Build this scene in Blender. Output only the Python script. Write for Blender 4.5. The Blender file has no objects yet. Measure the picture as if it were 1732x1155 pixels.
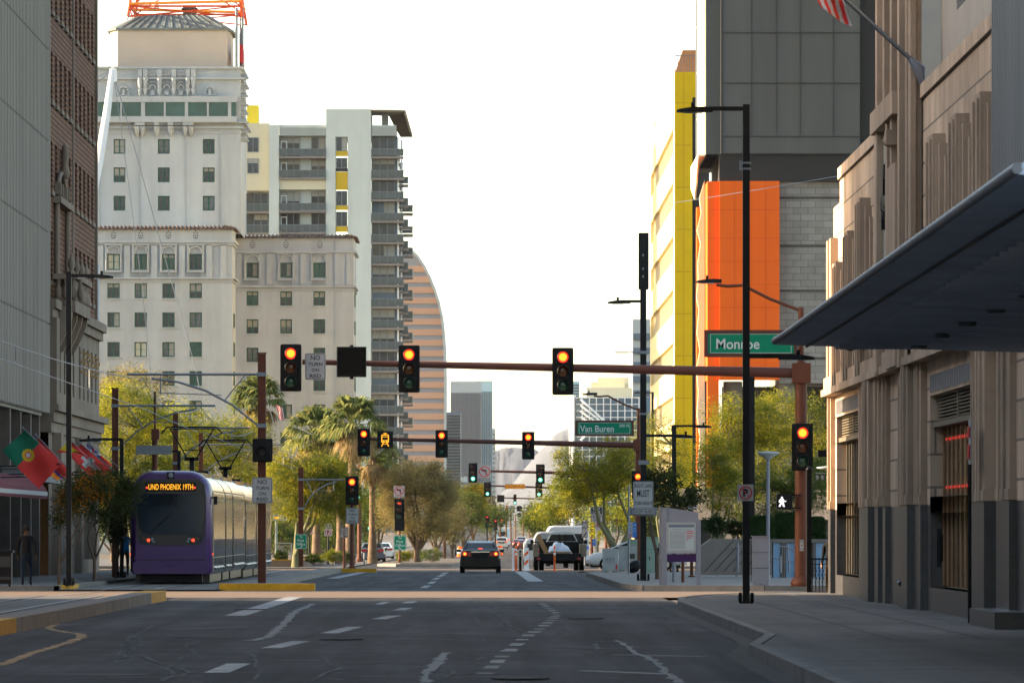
import bpy, math, random
import numpy as np
from mathutils import Vector, Matrix
SC = bpy.context.scene
COL = SC.collection
# ---------------------------------------------------------------- camera
F, CX, HY, CZ = 10600.0, 820.0, 892.0, 1.72      # long lens; horizon and street vanishing point
cam_d = bpy.data.cameras.new('camera'); cam = bpy.data.objects.new('camera', cam_d); COL.objects.link(cam)
cam.location = (0, 0, CZ); cam.rotation_euler = (math.pi/2, 0, 0)
cam_d.sensor_width = 36; cam_d.lens = 36*F/1732
cam_d.shift_x = (866-CX)/1732; cam_d.shift_y = (HY-577.5)/1732
cam_d.clip_start = 1; cam_d.clip_end = 20000
cam_d.dof.use_dof = True; cam_d.dof.focus_distance = 210; cam_d.dof.aperture_fstop = 9
SC.camera = cam
# ---------------------------------------------------------------- sky, sun, exposure
SUN_AZ, SUN_EL, HAZE = math.radians(3), math.radians(16), .000018
sd = Vector((-math.cos(SUN_AZ)*math.cos(SUN_EL), math.sin(SUN_AZ)*math.cos(SUN_EL), math.sin(SUN_EL)))
wd = bpy.data.worlds.new('World'); SC.world = wd; wd.use_nodes = True
nt = wd.node_tree; bg = nt.nodes['Background']
sky = nt.nodes.new('ShaderNodeTexSky'); sky.sky_type = 'NISHITA'; sky.sun_disc = False
sky.sun_elevation = SUN_EL; sky.sun_rotation = math.atan2(sd.x, sd.y); sky.dust_density = 1.2; sky.air_density = .75; sky.ozone_density = .3
tint = nt.nodes.new('ShaderNodeVectorMath'); tint.operation = 'MULTIPLY'; tint.inputs[1].default_value = (1.0, .93, .80)   # warm tint on the sky light, in place of white balance
nt.links.new(sky.outputs[0], tint.inputs[0]); nt.links.new(tint.outputs[0], bg.inputs[0]); bg.inputs[1].default_value = 0.15
sl = bpy.data.lights.new('sun', 'SUN'); sl.energy = 4.2; sl.angle = math.radians(0.5); sl.color = (1, .80, .56)
so = bpy.data.objects.new('sun', sl); COL.objects.link(so); so.rotation_euler = (-sd).to_track_quat('-Z', 'Y').to_euler()
SC.view_settings.view_transform = 'Standard'; SC.view_settings.look = 'None'
SC.view_settings.exposure = 2.17; SC.view_settings.gamma = 1
cy = SC.cycles; cy.use_denoising = True; cy.max_bounces = 6; cy.volume_bounces = 0; cy.caustics_reflective = False; cy.caustics_refractive = False
cy.sample_clamp_indirect = 6; cy.use_adaptive_sampling = True; cy.transparent_max_bounces = 6
# ---------------------------------------------------------------- helpers
GP = [(0,0),(155,0),(180,-.1),(200,-.15),(285,-.33),(305,-.38),(430,-.75),(530,-1.0),(740,-1.2),(950,-1.5),(1200,-1.6),(1800,-.6),(2500,.9),(9600,6)]
def gz(Y):
    if Y <= 0: return 0
    for (a, b), (c, d) in zip(GP, GP[1:]):
        if Y <= c: return b+(d-b)*(Y-a)/(c-a)
    return GP[-1][1]
def PX(px, Y): return (px-CX)*Y/F
def PZ(py, Y): return CZ+(HY-py)*Y/F
def XY(px, s): return (px-CX)/s
CURB = .15

def lin(c):
    if isinstance(c, str):
        c = [int(c[i:i+2], 16)/255 for i in (0, 2, 4)]
        c = [x/12.92 if x <= .04045 else ((x+.055)/1.055)**2.4 for x in c]
    return tuple(c[:3])
def mk(name, base, rough=.7, metal=0, var=.12, scale=3, bump=0, bscale=None, spec=None, coat=0, streak=0, brick=None, wave=None, alpha=1, trans=0, stain=0, tracks=0):
    m = bpy.data.materials.new(name); m.use_nodes = True; n = m.node_tree; B = n.nodes['Principled BSDF']
    b = lin(base); spec = (.5 if rough < .4 else .15) if spec is None else spec; B.inputs['Roughness'].default_value = rough; B.inputs['Metallic'].default_value = metal
    B.inputs['Specular IOR Level'].default_value = spec; B.inputs['Coat Weight'].default_value = coat
    B.inputs['Transmission Weight'].default_value = trans
    tc = n.nodes.new('ShaderNodeTexCoord')
    out = None
    def rgb(v): return (min(1, b[0]*v), min(1, b[1]*v), min(1, b[2]*v), 1)
    if brick:
        sx = n.nodes.new('ShaderNodeSeparateXYZ'); n.links.new(tc.outputs['Object'], sx.inputs[0])
        ad = n.nodes.new('ShaderNodeMath'); n.links.new(sx.outputs[0], ad.inputs[0]); n.links.new(sx.outputs[1], ad.inputs[1])
        cb = n.nodes.new('ShaderNodeCombineXYZ'); n.links.new(ad.outputs[0], cb.inputs[0]); n.links.new(sx.outputs[2], cb.inputs[1])
        br = n.nodes.new('ShaderNodeTexBrick'); n.links.new(cb.outputs[0], br.inputs[0])
        w, h, mort, mc = brick
        br.inputs['Color1'].default_value = rgb(1-var); br.inputs['Color2'].default_value = rgb(1+var); br.inputs['Mortar'].default_value = (*lin(mc), 1)
        br.inputs['Scale'].default_value = 1; br.inputs['Brick Width'].default_value = w; br.inputs['Row Height'].default_value = h; br.inputs['Mortar Size'].default_value = mort
        out = br.outputs[0]
    if var or streak:
        no = n.nodes.new('ShaderNodeTexNoise'); no.inputs['Scale'].default_value = scale; no.inputs['Detail'].default_value = 6; no.inputs['Roughness'].default_value = .65
        mp = n.nodes.new('ShaderNodeMapping'); n.links.new(tc.outputs['Object'], mp.inputs[0])
        if streak: mp.inputs['Scale'].default_value = (1, 1, streak)
        n.links.new(mp.outputs[0], no.inputs[0])
        rp = n.nodes.new('ShaderNodeMapRange'); rp.inputs[1].default_value = .3; rp.inputs[2].default_value = .7; rp.inputs[3].default_value = 1-var; rp.inputs[4].default_value = 1+var
        n.links.new(no.outputs[0], rp.inputs[0])
        mx = n.nodes.new('ShaderNodeVectorMath'); mx.operation = 'SCALE'
        if out: n.links.new(out, mx.inputs[0])
        else: mx.inputs[0].default_value = b
        n.links.new(rp.outputs[0], mx.inputs['Scale']); out = mx.outputs[0]
    for amt, msc, nsc in ((stain, (1, 1, .12), .5), (tracks, (1.3, .035, 1), 1.0), (tracks*.8, (1, 1, 1), .12)):
        if not amt: continue
        n2 = n.nodes.new('ShaderNodeTexNoise'); n2.inputs['Scale'].default_value = nsc; n2.inputs['Detail'].default_value = 7; n2.inputs['Roughness'].default_value = .6
        m2 = n.nodes.new('ShaderNodeMapping'); m2.inputs['Scale'].default_value = msc; n.links.new(tc.outputs['Object'], m2.inputs[0]); n.links.new(m2.outputs[0], n2.inputs[0])
        r2 = n.nodes.new('ShaderNodeMapRange'); r2.inputs[1].default_value = .35; r2.inputs[2].default_value = .68; r2.inputs[3].default_value = 1-amt; r2.inputs[4].default_value = 1+amt*.5
        n.links.new(n2.outputs[0], r2.inputs[0]); x2 = n.nodes.new('ShaderNodeVectorMath'); x2.operation = 'SCALE'
        if out: n.links.new(out, x2.inputs[0])
        else: x2.inputs[0].default_value = b
        n.links.new(r2.outputs[0], x2.inputs['Scale']); out = x2.outputs[0]
    if out: n.links.new(out, B.inputs['Base Color'])
    else: B.inputs['Base Color'].default_value = (*b, 1)
    if bump:
        bn = n.nodes.new('ShaderNodeTexNoise'); bn.inputs['Scale'].default_value = bscale or scale*4; bn.inputs['Detail'].default_value = 5
        n.links.new(tc.outputs['Object'], bn.inputs[0])
        bu = n.nodes.new('ShaderNodeBump'); bu.inputs['Strength'].default_value = bump; bu.inputs['Distance'].default_value = .05
        n.links.new(bn.outputs[0], bu.inputs['Height']); n.links.new(bu.outputs[0], B.inputs['Normal'])
    return m
def mkem(name, col, st):
    m = bpy.data.materials.new(name); m.use_nodes = True; B = m.node_tree.nodes['Principled BSDF']
    B.inputs['Base Color'].default_value = (.02, .02, .02, 1); B.inputs['Emission Color'].default_value = (*lin(col), 1); B.inputs['Emission Strength'].default_value = st
    return m
def mkleaf(name, c1, c2, c3=None, trans=.45, nscale=.8):
    m = bpy.data.materials.new(name); m.use_nodes = True; n = m.node_tree; n.nodes.clear()
    o = n.nodes.new('ShaderNodeOutputMaterial'); d = n.nodes.new('ShaderNodeBsdfDiffuse'); t = n.nodes.new('ShaderNodeBsdfTranslucent'); mx = n.nodes.new('ShaderNodeMixShader')
    g = n.nodes.new('ShaderNodeNewGeometry'); tc = n.nodes.new('ShaderNodeTexCoord'); no = n.nodes.new('ShaderNodeTexNoise'); no.inputs['Scale'].default_value = nscale
    n.links.new(tc.outputs['Object'], no.inputs[0])
    ad = n.nodes.new('ShaderNodeMath'); ad.operation = 'MULTIPLY_ADD'; ad.inputs[1].default_value = .45
    n.links.new(g.outputs['Random Per Island'], ad.inputs[0]); n.links.new(no.outputs[0], ad.inputs[2])
    r = n.nodes.new('ShaderNodeValToRGB'); n.links.new(ad.outputs[0], r.inputs[0])
    e = r.color_ramp.elements; e[0].position = .42; e[0].color = (*lin(c1), 1); e[1].position = .85; e[1].color = (*lin(c2), 1)
    if c3:
        x = e.new(1.0); x.color = (*lin(c3), 1)
    n.links.new(r.outputs[0], d.inputs[0]); n.links.new(r.outputs[0], t.inputs[0])
    mx.inputs[0].default_value = trans; n.links.new(d.outputs[0], mx.inputs[1]); n.links.new(t.outputs[0], mx.inputs[2]); n.links.new(mx.outputs[0], o.inputs[0])
    return m

class MB:
    def __init__(s): s.v = []; s.f = []; s.m = []; s.s = []; s.cm = 0; s.sm = False
    def mat(s, i): s.cm = i; return s
    def add(s, vs, fs, sm=None):
        k = len(s.v); s.v.extend([tuple(p) for p in vs])
        for f in fs: s.f.append(tuple(i+k for i in f)); s.m.append(s.cm); s.s.append(s.sm if sm is None else sm)
        return s
    def box(s, x0, x1, y0, y1, z0, z1):
        if x0 > x1: x0, x1 = x1, x0
        if y0 > y1: y0, y1 = y1, y0
        if z0 > z1: z0, z1 = z1, z0
        return s.add([(x0,y0,z0),(x1,y0,z0),(x1,y1,z0),(x0,y1,z0),(x0,y0,z1),(x1,y0,z1),(x1,y1,z1),(x0,y1,z1)],
                     [(0,3,2,1),(4,5,6,7),(0,1,5,4),(1,2,6,5),(2,3,7,6),(3,0,4,7)])
    def cbox(s, x, y, z, w, d, h): return s.box(x-w/2, x+w/2, y-d/2, y+d/2, z-h/2, z+h/2)
    def quad(s, *p): return s.add(p, [tuple(range(len(p)))])
    def prism(s, pts, ax, a, b):
        n = len(pts)
        def P(p, t): return {'y': (p[0], t, p[1]), 'x': (t, p[0], p[1]), 'z': (p[0], p[1], t)}[ax]
        vs = [P(p, a) for p in pts]+[P(p, b) for p in pts]
        return s.add(vs, [tuple(range(n)), tuple(range(2*n-1, n-1, -1))]+[(i, (i+1) % n, n+(i+1) % n, n+i) for i in range(n)])
    def tube(s, pts, r, n=8, sm=True, sq=False):
        pts = [Vector(p) for p in pts]; m = len(pts)
        if not hasattr(r, '__len__'): r = [r]*m
        vs = []; up = None
        for i, p in enumerate(pts):
            d = (pts[min(i+1, m-1)]-pts[max(i-1, 0)])
            if d.length < 1e-9: d = Vector((0, 0, 1))
            d.normalize()
            if up is None:
                a = Vector((0, 0, 1)) if abs(d.z) < .9 else Vector((0, 1, 0))
                e1 = d.cross(a).normalized()
            else:
                e1 = (up-d*up.dot(d))
                e1 = e1.normalized() if e1.length > 1e-6 else d.orthogonal().normalized()
            up = e1; e2 = d.cross(e1)
            o = math.pi/4 if sq else 0
            for k in range(n):
                a = 2*math.pi*k/n+o; vs.append(p+(e1*math.cos(a)+e2*math.sin(a))*r[i])
        fs = [(i*n+k, i*n+(k+1) % n, (i+1)*n+(k+1) % n, (i+1)*n+k) for i in range(m-1) for k in range(n)]
        s.add(vs, fs, sm and not sq); return s.add(vs[:n], [tuple(range(n-1, -1, -1))], False).add(vs[-n:], [tuple(range(n))], False)
    def lathe(s, prof, x=0, y=0, z=0, n=20, sm=True):
        vs = [(x+r*math.cos(2*math.pi*k/n), y+r*math.sin(2*math.pi*k/n), z+h) for r, h in prof for k in range(n)]
        m = len(prof)
        return s.add(vs, [(i*n+k, i*n+(k+1) % n, (i+1)*n+(k+1) % n, (i+1)*n+k) for i in range(m-1) for k in range(n)]+[tuple(range(n-1, -1, -1)), tuple(range((m-1)*n, m*n))], sm)
    def disc(s, x, y, z, r, n=20, r0=0, dy=0):      # faces -Y
        o = [(x+r*math.cos(2*math.pi*k/n), y, z+r*math.sin(2*math.pi*k/n)) for k in range(n)]
        if r0:
            i = [(x+r0*math.cos(2*math.pi*k/n), y, z+r0*math.sin(2*math.pi*k/n)) for k in range(n)]
            return s.add(o+i, [(k, (k+1) % n, n+(k+1) % n, n+k) for k in range(n)])
        if dy:
            return s.add(o+[(x, y-dy, z)], [(k, (k+1) % n, n) for k in range(n)], True)
        return s.add(o, [tuple(range(n))])
    def loft(s, rings, cap=True, closed=True, sm=True):
        n = len(rings[0]); k0 = [p for r in rings for p in r]
        rng = range(n) if closed else range(n-1)
        s.add(k0, [(i*n+k, i*n+(k+1) % n, (i+1)*n+(k+1) % n, (i+1)*n+k) for i in range(len(rings)-1) for k in rng], sm)
        if cap: s.add(rings[0], [tuple(range(n-1, -1, -1))], False).add(rings[-1], [tuple(range(n))], False)
        return s
    def wall(s, o, U, N, u0, u1, w0, w1, ops=(), dep=.25):
        o = Vector(o); U = Vector(U); N = Vector(N); Z = Vector((0, 0, 1))
        def P(u, w, d=0): return o+U*u+Z*w-N*d
        us = sorted({u0, u1, *[min(max(a, u0), u1) for op in ops for a in op[:2]]}); ws = sorted({w0, w1, *[min(max(a, w0), w1) for op in ops for a in op[2:4]]})
        for a, b in zip(us, us[1:]):
            run = None
            for c, d in zip(ws, ws[1:]):
                mu, mw = (a+b)/2, (c+d)/2
                hole = any(p[0] < mu < p[1] and p[2] < mw < p[3] for p in ops)
                if hole:
                    if run is not None: s.quad(P(a, run), P(b, run), P(b, c), P(a, c)); run = None
                elif run is None: run = c
            if run is not None: s.quad(P(a, run), P(b, run), P(b, ws[-1]), P(a, ws[-1]))
        for p in ops:
            a, b, c, d = p[:4]
            for q in (((a, c), (b, c)), ((b, c), (b, d)), ((b, d), (a, d)), ((a, d), (a, c))):
                s.quad(P(*q[0]), P(*q[1]), P(*q[1], dep), P(*q[0], dep))
        return s
    def mesh(s, name, mats):
        me = bpy.data.meshes.new(name); me.from_pydata(s.v, [], s.f)
        if not isinstance(mats, (list, tuple)): mats = [mats]
        for m in mats: me.materials.append(m)
        if len(mats) > 1: me.polygons.foreach_set('material_index', s.m)
        me.polygons.foreach_set('use_smooth', s.s); me.update(); return me
    def build(s, name, mats, parent=None, label=None):
        off = wloc(parent) if parent else Vector((0, 0, 0))
        if parent: s.v = [(a-off.x, b-off.y, c-off.z) for a, b, c in s.v]
        o = bpy.data.objects.new(name, s.mesh(name, mats)); COL.objects.link(o)
        if parent: o.parent = parent
        if label: o['label'] = label
        return o
    def thing(s, name, mats, label, cat, loc, group=None, kind=None):
        loc = Vector(loc); s.v = [(a-loc.x, b-loc.y, c-loc.z) for a, b, c in s.v]
        o = bpy.data.objects.new(name, s.mesh(name, mats)); COL.objects.link(o); o.location = loc
        if label: o['label'] = label; o['category'] = cat
        if group: o['group'] = group
        if kind: o['kind'] = kind
        return o
    def struct(s, name, mats, kind='structure'):
        o = bpy.data.objects.new(name, s.mesh(name, mats)); COL.objects.link(o); o['kind'] = kind; return o
def wloc(o):
    v = Vector((0, 0, 0))
    while o: v += o.location; o = o.parent
    return v
def T(name, label, cat, loc, group=None, rz=0):
    o = bpy.data.objects.new(name, None); COL.objects.link(o); o.location = loc; o.rotation_euler = (0, 0, rz); o.empty_display_size = .3
    o['label'] = label; o['category'] = cat
    if group: o['group'] = group
    return o
_kits = {}
def kit(key, fn):
    if key not in _kits: _kits[key] = fn()
    return _kits[key]
def place(k, parent):                       # k: list of (name, mesh, parent index or None)
    obs = []
    for nm, me, pi in k:
        o = bpy.data.objects.new(nm, me); COL.objects.link(o); o.parent = parent if pi is None else obs[pi]; obs.append(o)
    return obs
_txt = {}
def text_geo(body, bold=0):
    key = (body, bold)
    if key in _txt: return _txt[key]
    cu = bpy.data.curves.new('t', 'FONT'); cu.body = body; cu.align_x = 'CENTER'; cu.offset = bold; cu.resolution_u = 3; cu.space_line = .95
    ob = bpy.data.objects.new('t', cu); COL.objects.link(ob); bpy.context.view_layer.update()
    me = bpy.data.meshes.new_from_object(ob.evaluated_get(bpy.context.evaluated_depsgraph_get()))
    vs = [tuple(v.co) for v in me.vertices]; fs = [tuple(p.vertices) for p in me.polygons]
    bpy.data.objects.remove(ob); bpy.data.meshes.remove(me); _txt[key] = (vs, fs); return _txt[key]
def text(mb, body, x, y, z, w, h, bold=.02):      # centred on x,z in the plane y, facing -Y, fitted to w by h
    vs, fs = text_geo(body, bold)
    xs = [v[0] for v in vs]; zs = [v[1] for v in vs]; a, b, c, d = min(xs), max(xs), min(zs), max(zs)
    k = h/(d-c); kx = w/(b-a) if w else k
    return mb.add([(x+(v[0]-(a+b)/2)*kx, y, z+(v[1]-(c+d)/2)*k) for v in vs], fs)
def rrect(w, h, r, n=4, cx=0, cz=0):
    p = []
    for sx, sz, a0 in ((1, 1, 0), (-1, 1, 90), (-1, -1, 180), (1, -1, 270)):
        for k in range(n+1):
            a = math.radians(a0+90*k/n); p.append((cx+sx*(w/2-r)+r*math.cos(a), cz+sz*(h/2-r)+r*math.sin(a)))
    return p
def strip(mb, xa, xb, Y0, Y1, off=0, step=5):     # sheet that follows the street's fall; xa/xb numbers or functions of Y
    ys = [Y0]+[y for y in range(int(Y0//step+1)*step, int(math.ceil(Y1)), step) if Y0 < y < Y1]+[Y1]
    fa = xa if callable(xa) else (lambda y: xa); fb = xb if callable(xb) else (lambda y: xb)
    vs = [(f(y), y, gz(y)+off) for y in ys for f in (fa, fb)]
    return mb.add(vs, [(2*i, 2*i+1, 2*i+3, 2*i+2) for i in range(len(ys)-1)])
def slab(mb, xa, xb, Y0, Y1, h, bot=-.05, step=5):         # raised slab with sides
    ys = [Y0]+[y for y in range(int(Y0//step+1)*step, int(math.ceil(Y1)), step) if Y0 < y < Y1]+[Y1]
    fa = xa if callable(xa) else (lambda y: xa); fb = xb if callable(xb) else (lambda y: xb)
    rings = [[(fa(y), y, gz(y)+bot), (fb(y), y, gz(y)+bot), (fb(y), y, gz(y)+h), (fa(y), y, gz(y)+h)] for y in ys]
    return mb.loft(rings, sm=False)
def polyslab(mb, pts, h, bot=-.05, Yref=None):
    vs = [(x, y, gz(y)+bot) for x, y in pts]+[(x, y, gz(y)+h) for x, y in pts]; n = len(pts)
    return mb.add(vs, [tuple(range(n, 2*n))]+[(i, (i+1) % n, n+(i+1) % n, n+i) for i in range(n)])
rnd = random.Random(7)
# ---------------------------------------------------------------- materials
M = {}
def A(k, *a, **kw): M[k] = mk(k, *a, **kw)
A('asphalt', (.058,.056,.060), .85, tracks=.5, var=.22, scale=1.4, bump=.5, bscale=30)
A('earth', (.12,.10,.08), .95, var=.2, scale=.2)
A('conc', (.155,.142,.13), .85, stain=.0, tracks=.22, var=.16, scale=.9, bump=.3, bscale=20)
A('conc_lt', (.19,.17,.15), .85, var=.14, scale=.5, bump=.2, bscale=20)
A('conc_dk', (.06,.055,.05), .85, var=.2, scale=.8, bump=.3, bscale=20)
A('tan', (.19,.13,.09), .85, var=.12, scale=.6, bump=.2, bscale=25)
A('kerb', (.17,.155,.14), .85, var=.25, scale=1.5)
A('yellowpaint', (.42,.22,.015), .7, var=.25, scale=2.5)
A('whitepaint', (.25,.255,.26), .75, var=.45, scale=1.6)
A('patch', (.155,.16,.165), .8, var=.3, scale=2.5)
A('seam', (.02,.02,.024), .7, var=.2)
A('steel', (.16,.175,.195), .45, .7, var=.15, scale=2)
A('silver', (.30,.295,.285), .16, 1.0, var=.06, scale=.7)
A('rail', (.25,.22,.20), .35, .9, var=.1)
A('rustpole', (.095,.032,.017), .55, var=.15, scale=2)
A('brownarm', (.075,.031,.024), .5, var=.12, scale=1.5)
A('black', (.005,.005,.006), .5, var=.2, scale=3)
A('blackpole', (.007,.007,.007), .45, var=.2, scale=2)
A('rubber', (.005,.005,.005), .8, var=.1)
A('white', (.74,.74,.73), .5, var=.05)
A('signwhite', (.30,.295,.29), .5, var=.06, scale=4)
A('signblack', (.015,.015,.015), .5, var=0)
A('signgreen', (.0,.15,.08), .45, var=.08)
A('signletter', (.42,.46,.46), .4, var=.05)
A('signred', (.42,.02,.025), .5, var=.1)
A('signblue', (.03,.14,.40), .5, var=.1)
A('signorange', (.75,.26,.02), .5, var=.1)
A('orange', (.80,.13,.015), .5, var=.06)
A('glass', (.012,.015,.018), .08, var=.0, spec=.35)
A('glassgreen', (.018,.06,.055), .12, var=.4, scale=.3, spec=.35)
A('glassblue', (.10,.17,.23), .12, var=.2, scale=.05, spec=.8)
A('purple', (.040,.006,.085), .35, var=.06, coat=.1)
A('stone', (.52,.385,.275), .85, var=.16, scale=.7, bump=.3, bscale=12, brick=(1.3, .62, .022, (.20,.16,.125)), stain=.22)
A('stonebrown', (.41,.30,.215), .85, stain=.3, var=.14, scale=.9, bump=.3, bscale=12)
A('pierdark', (.10,.082,.068), .8, var=.15, stain=.2)
A('basestone', (.19,.145,.11), .85, var=.14, scale=.9, bump=.3, bscale=12, stain=.25)
A('granite', (.045,.042,.044), .35, var=.25, scale=6, bump=.1)
A('brickred', (.175,.085,.05), .9, var=.16, scale=1.2, brick=(.62, .20, .035, (.04,.022,.018)))
A('ribmetal', (.26,.23,.195), .8, 0, var=.16, scale=.5, streak=.15)
A('ribblue', (.22,.22,.215), .8, 0, var=.12, scale=.5, streak=.15)
A('stucco', (.325,.355,.37), .9, stain=.12, var=.07, scale=.25, bump=.5, bscale=1.5)
A('stucco2', (.32,.355,.40), .9, stain=.12, var=.07, scale=.25, bump=.5, bscale=1.5)
A('tile', (.105,.07,.055), .8, var=.3, scale=1.5)
A('copper', (.13,.155,.15), .7, var=.25, scale=.35, streak=.2)
A('wingreen', (.02,.09,.065), .5, var=.08)
A('condowhite', (.46,.49,.45), .75, stain=.07, var=.05, scale=.15)
A('cream', (.50,.46,.33), .8, var=.05, scale=.2)
A('condoyellow', (.50,.33,.02), .6, var=.05)
A('yellow', (.60,.42,.002), .7, stain=.06, var=.06, scale=.4, bump=.3, bscale=1.5)
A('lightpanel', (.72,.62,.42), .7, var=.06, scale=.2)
A('greypanel', (.070,.073,.070), .7, stain=.1, var=.10, scale=.12, streak=.12)
A('darkpanel', (.032,.034,.036), .65, var=.08, scale=.3)
A('cmu', (.21,.20,.18), .9, stain=.12, var=.12, scale=.5, brick=(1.4, .62, .03, (.12,.115,.10)))
A('orangewall', (.60,.095,.001), .6, stain=.06, var=.03, scale=.3)
A('salmon', (.46,.25,.15), .8, var=.06, scale=.02)
A('bandgrey', (.21,.21,.225), .5, var=.08, scale=.05)
A('bluegrey', (.11,.145,.18), .4, var=.12, scale=.02)
A('paleconc', (.36,.39,.385), .8, var=.05, scale=.05)
A('tealglass', (.34,.47,.50), .2, var=.12, scale=.05)
A('maroon', (.10,.006,.014), .8, var=.25, scale=2)
A('canvasgrey', (.16,.16,.165), .8, var=.1)
A('canopyblue', (.52,.59,.70), .6, var=.15, scale=.5)
A('bark', (.10,.07,.05), .9, var=.3, scale=3, bump=.5)
A('barkgreen', (.13,.125,.065), .85, var=.2, scale=2)
A('barkpalm', (.13,.09,.06), .95, var=.35, scale=2, bump=.6)
A('skin', (.045,.022,.013), .6, var=.05)
A('hair', (.008,.007,.007), .8, var=.1)
A('jacket', (.004,.004,.005), .9, var=.15, scale=4)
A('jeans', (.006,.010,.020), .9, var=.15, scale=5)
A('blueshirt', (.01,.11,.26), .9, var=.1, scale=4)
A('khaki', (.05,.035,.022), .9, var=.1)
A('carblack', (.003,.003,.004), .25, var=0, spec=.2, coat=.1)
A('carwhite', (.45,.47,.47), .25, var=0, coat=.5)
A('carred', (.12,.010,.012), .25, var=0, coat=.5)
A('chrome', (.7,.7,.72), .15, 1, var=0)
A('taillens', (.25,.01,.01), .2, var=0)
A('cabinetgreen', (.20,.28,.225), .6, var=.08, scale=2)
A('barrier', (.30,.31,.30), .7, var=.18, scale=2.5)
A('kioskgrey', (.20,.20,.225), .5, .2, var=.06)
A('darkpurple', (.035,.012,.06), .5, var=.05)
A('paper', (.36,.39,.38), .5, var=.05)
A('wood', (.30,.18,.08), .8, var=.25, scale=3)
A('plasticfilm', (.42,.46,.52), .35, var=.3, scale=4, bump=.8, bscale=6)
A('brownmetal', (.16,.13,.09), .6, var=.2)
A('mountain', (.09,.10,.12), 1, var=.25, scale=.003, bump=0)
A('redtower', (.55,.07,.02), .6, var=.1)
A('orangetower', (.75,.25,.03), .6, var=.1)
A('brass', (.4,.25,.1), .35, .8, var=.2)
A('fred', (.48,.035,.03), .8, var=.06); A('fgreen', (.008,.10,.055), .8, var=.06); A('fyel', (.42,.28,.015), .8, var=.06); A('fwhite', (.38,.36,.35), .8, var=.04); A('fblue', (.03,.05,.25), .8, var=.06); A('forange', (.75,.20,.02), .8, var=.06)
M['redglow'] = mkem('redglow', (1,.015,.008), .5); M['redcore'] = mkem('redcore', (1,.20,.012), 1.0)
M['greenglow'] = mkem('greenglow', (0,.62,.30), .3); M['greencore'] = mkem('greencore', (.35,1,.72), .6)
M['amberglow'] = mkem('amberglow', (1,.42,.01), .35); M['whiteglow'] = mkem('whiteglow', (1,1,1), .5)
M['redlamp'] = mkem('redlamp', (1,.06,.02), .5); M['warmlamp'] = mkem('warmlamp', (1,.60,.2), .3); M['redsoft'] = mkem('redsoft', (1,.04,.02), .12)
A('lensred', (.06,.006,.006), .2, var=0); A('lensamber', (.09,.03,.005), .2, var=0); A('lensgreen', (.008,.07,.04), .2, var=0)
L_pv = mkleaf('leaf_paloverde', (.07,.10,.015), (.20,.20,.025), (.50,.38,.02), .5)
L_pvy = mkleaf('leaf_yellow', (.08,.11,.018), (.26,.265,.03), (.58,.47,.03), .5)
L_mes = mkleaf('leaf_mesquite', (.14,.12,.05), (.27,.22,.09), (.42,.32,.12), .4)
L_dk = mkleaf('leaf_dark', (.018,.030,.010), (.05,.06,.02), None, .25)
L_gr = mkleaf('leaf_green', (.04,.07,.02), (.10,.13,.03), (.20,.20,.04), .4)
L_pal = mkleaf('leaf_palm', (.06,.09,.03), (.16,.18,.06), (.32,.28,.09), .4)
L_dry = mkleaf('leaf_dry', (.16,.11,.05), (.30,.21,.10), None, .3)
L_hed = mkleaf('leaf_hedge', (.012,.03,.010), (.03,.055,.018), None, .2)
# ================================================================ SETTING
def G(px, py, up=0):                 # street point seen at a photo pixel
    Y = 150
    for _ in range(60): Y = .5*Y+.5*(CZ-gz(Y)-up)*F/(py-HY)
    return (px-CX)*Y/F, Y
g = MB(); ys = [-60, 0, 60, 120, 155, 180, 200, 285, 305, 430, 530, 740, 950, 1200, 1800, 2500, 9600]
xs = [-3000, -300, -60, -16, -7, 4, 30, 300, 3000]
vs = [(x, y, gz(y)-.06) for y in ys for x in xs]; n = len(xs)
g.add(vs, [(j*n+i, j*n+i+1, (j+1)*n+i+1, (j+1)*n+i) for j in range(len(ys)-1) for i in range(n-1)]); g.struct('ground', M['earth'])
XK = 4.25                                         # right-hand kerb line
rk = lambda y: 3.65+.6*min(1, max(0, (y-84)/8))
r = MB(); strip(r, -12.2, lambda y: XK+.1, 30, 154, 0); strip(r, -12.2, XK+.1, 178.5, 306, 0); strip(r, -12.2, 6.4, 306, 2700, 0); r.struct('road', M['asphalt'])
m = MB(); strip(m, -140, 140, 154, 178.5, .002); m.struct('cross_street', M['tan'])
m = MB(); strip(m, -140, 140, 297, 330, .006); m.struct('far_cross_street', M['tan'])
# track slab on the left and kerbs
t = MB(); strip(t, -30, -7.75, 30, 154, .05); strip(t, -12.2, -7.65, 178.5, 296, .05); strip(t, -12.2, -7.6, 331, 1500, .05); t.struct('track_slab', M['conc'])
rl = MB()
for x in (-10.85, -9.41):
    for a, b in ((60, 154), (154, 178.5), (178.5, 296), (296, 331), (331, 900)): strip(rl, x-.04, x+.04, a, b, .07 if not 154 <= a < 178 and a != 296 else .02)
rl.struct('tram_rails', M['rail'])
sw = MB(); slab(sw, rk, 8.6, 40, 134, CURB)
polyslab(sw, [(XK, 134), (8.6, 134), (60, 150), (60, 153.5), (8.0, 153.5), (6.2, 150), (5.2, 146), (4.5, 141)], CURB)
sw.struct('pavement', M['conc'])
sw = MB(); polyslab(sw, [(8.6, 100), (60, 100), (60, 150.2), (8.6, 134)], .12); sw.struct('building_plot', M['conc_dk'])
sw = MB(); slab(sw, lambda y: XK+max(0, (188-y))**2*.006, 40, 180, 258, CURB); slab(sw, lambda y: XK+(y-258)**2*.02, 40, 258, 270, CURB)
slab(sw, 6.4, 40, 331, 1400, CURB); sw.struct('plaza_pavement', M['conc_lt'])
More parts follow.
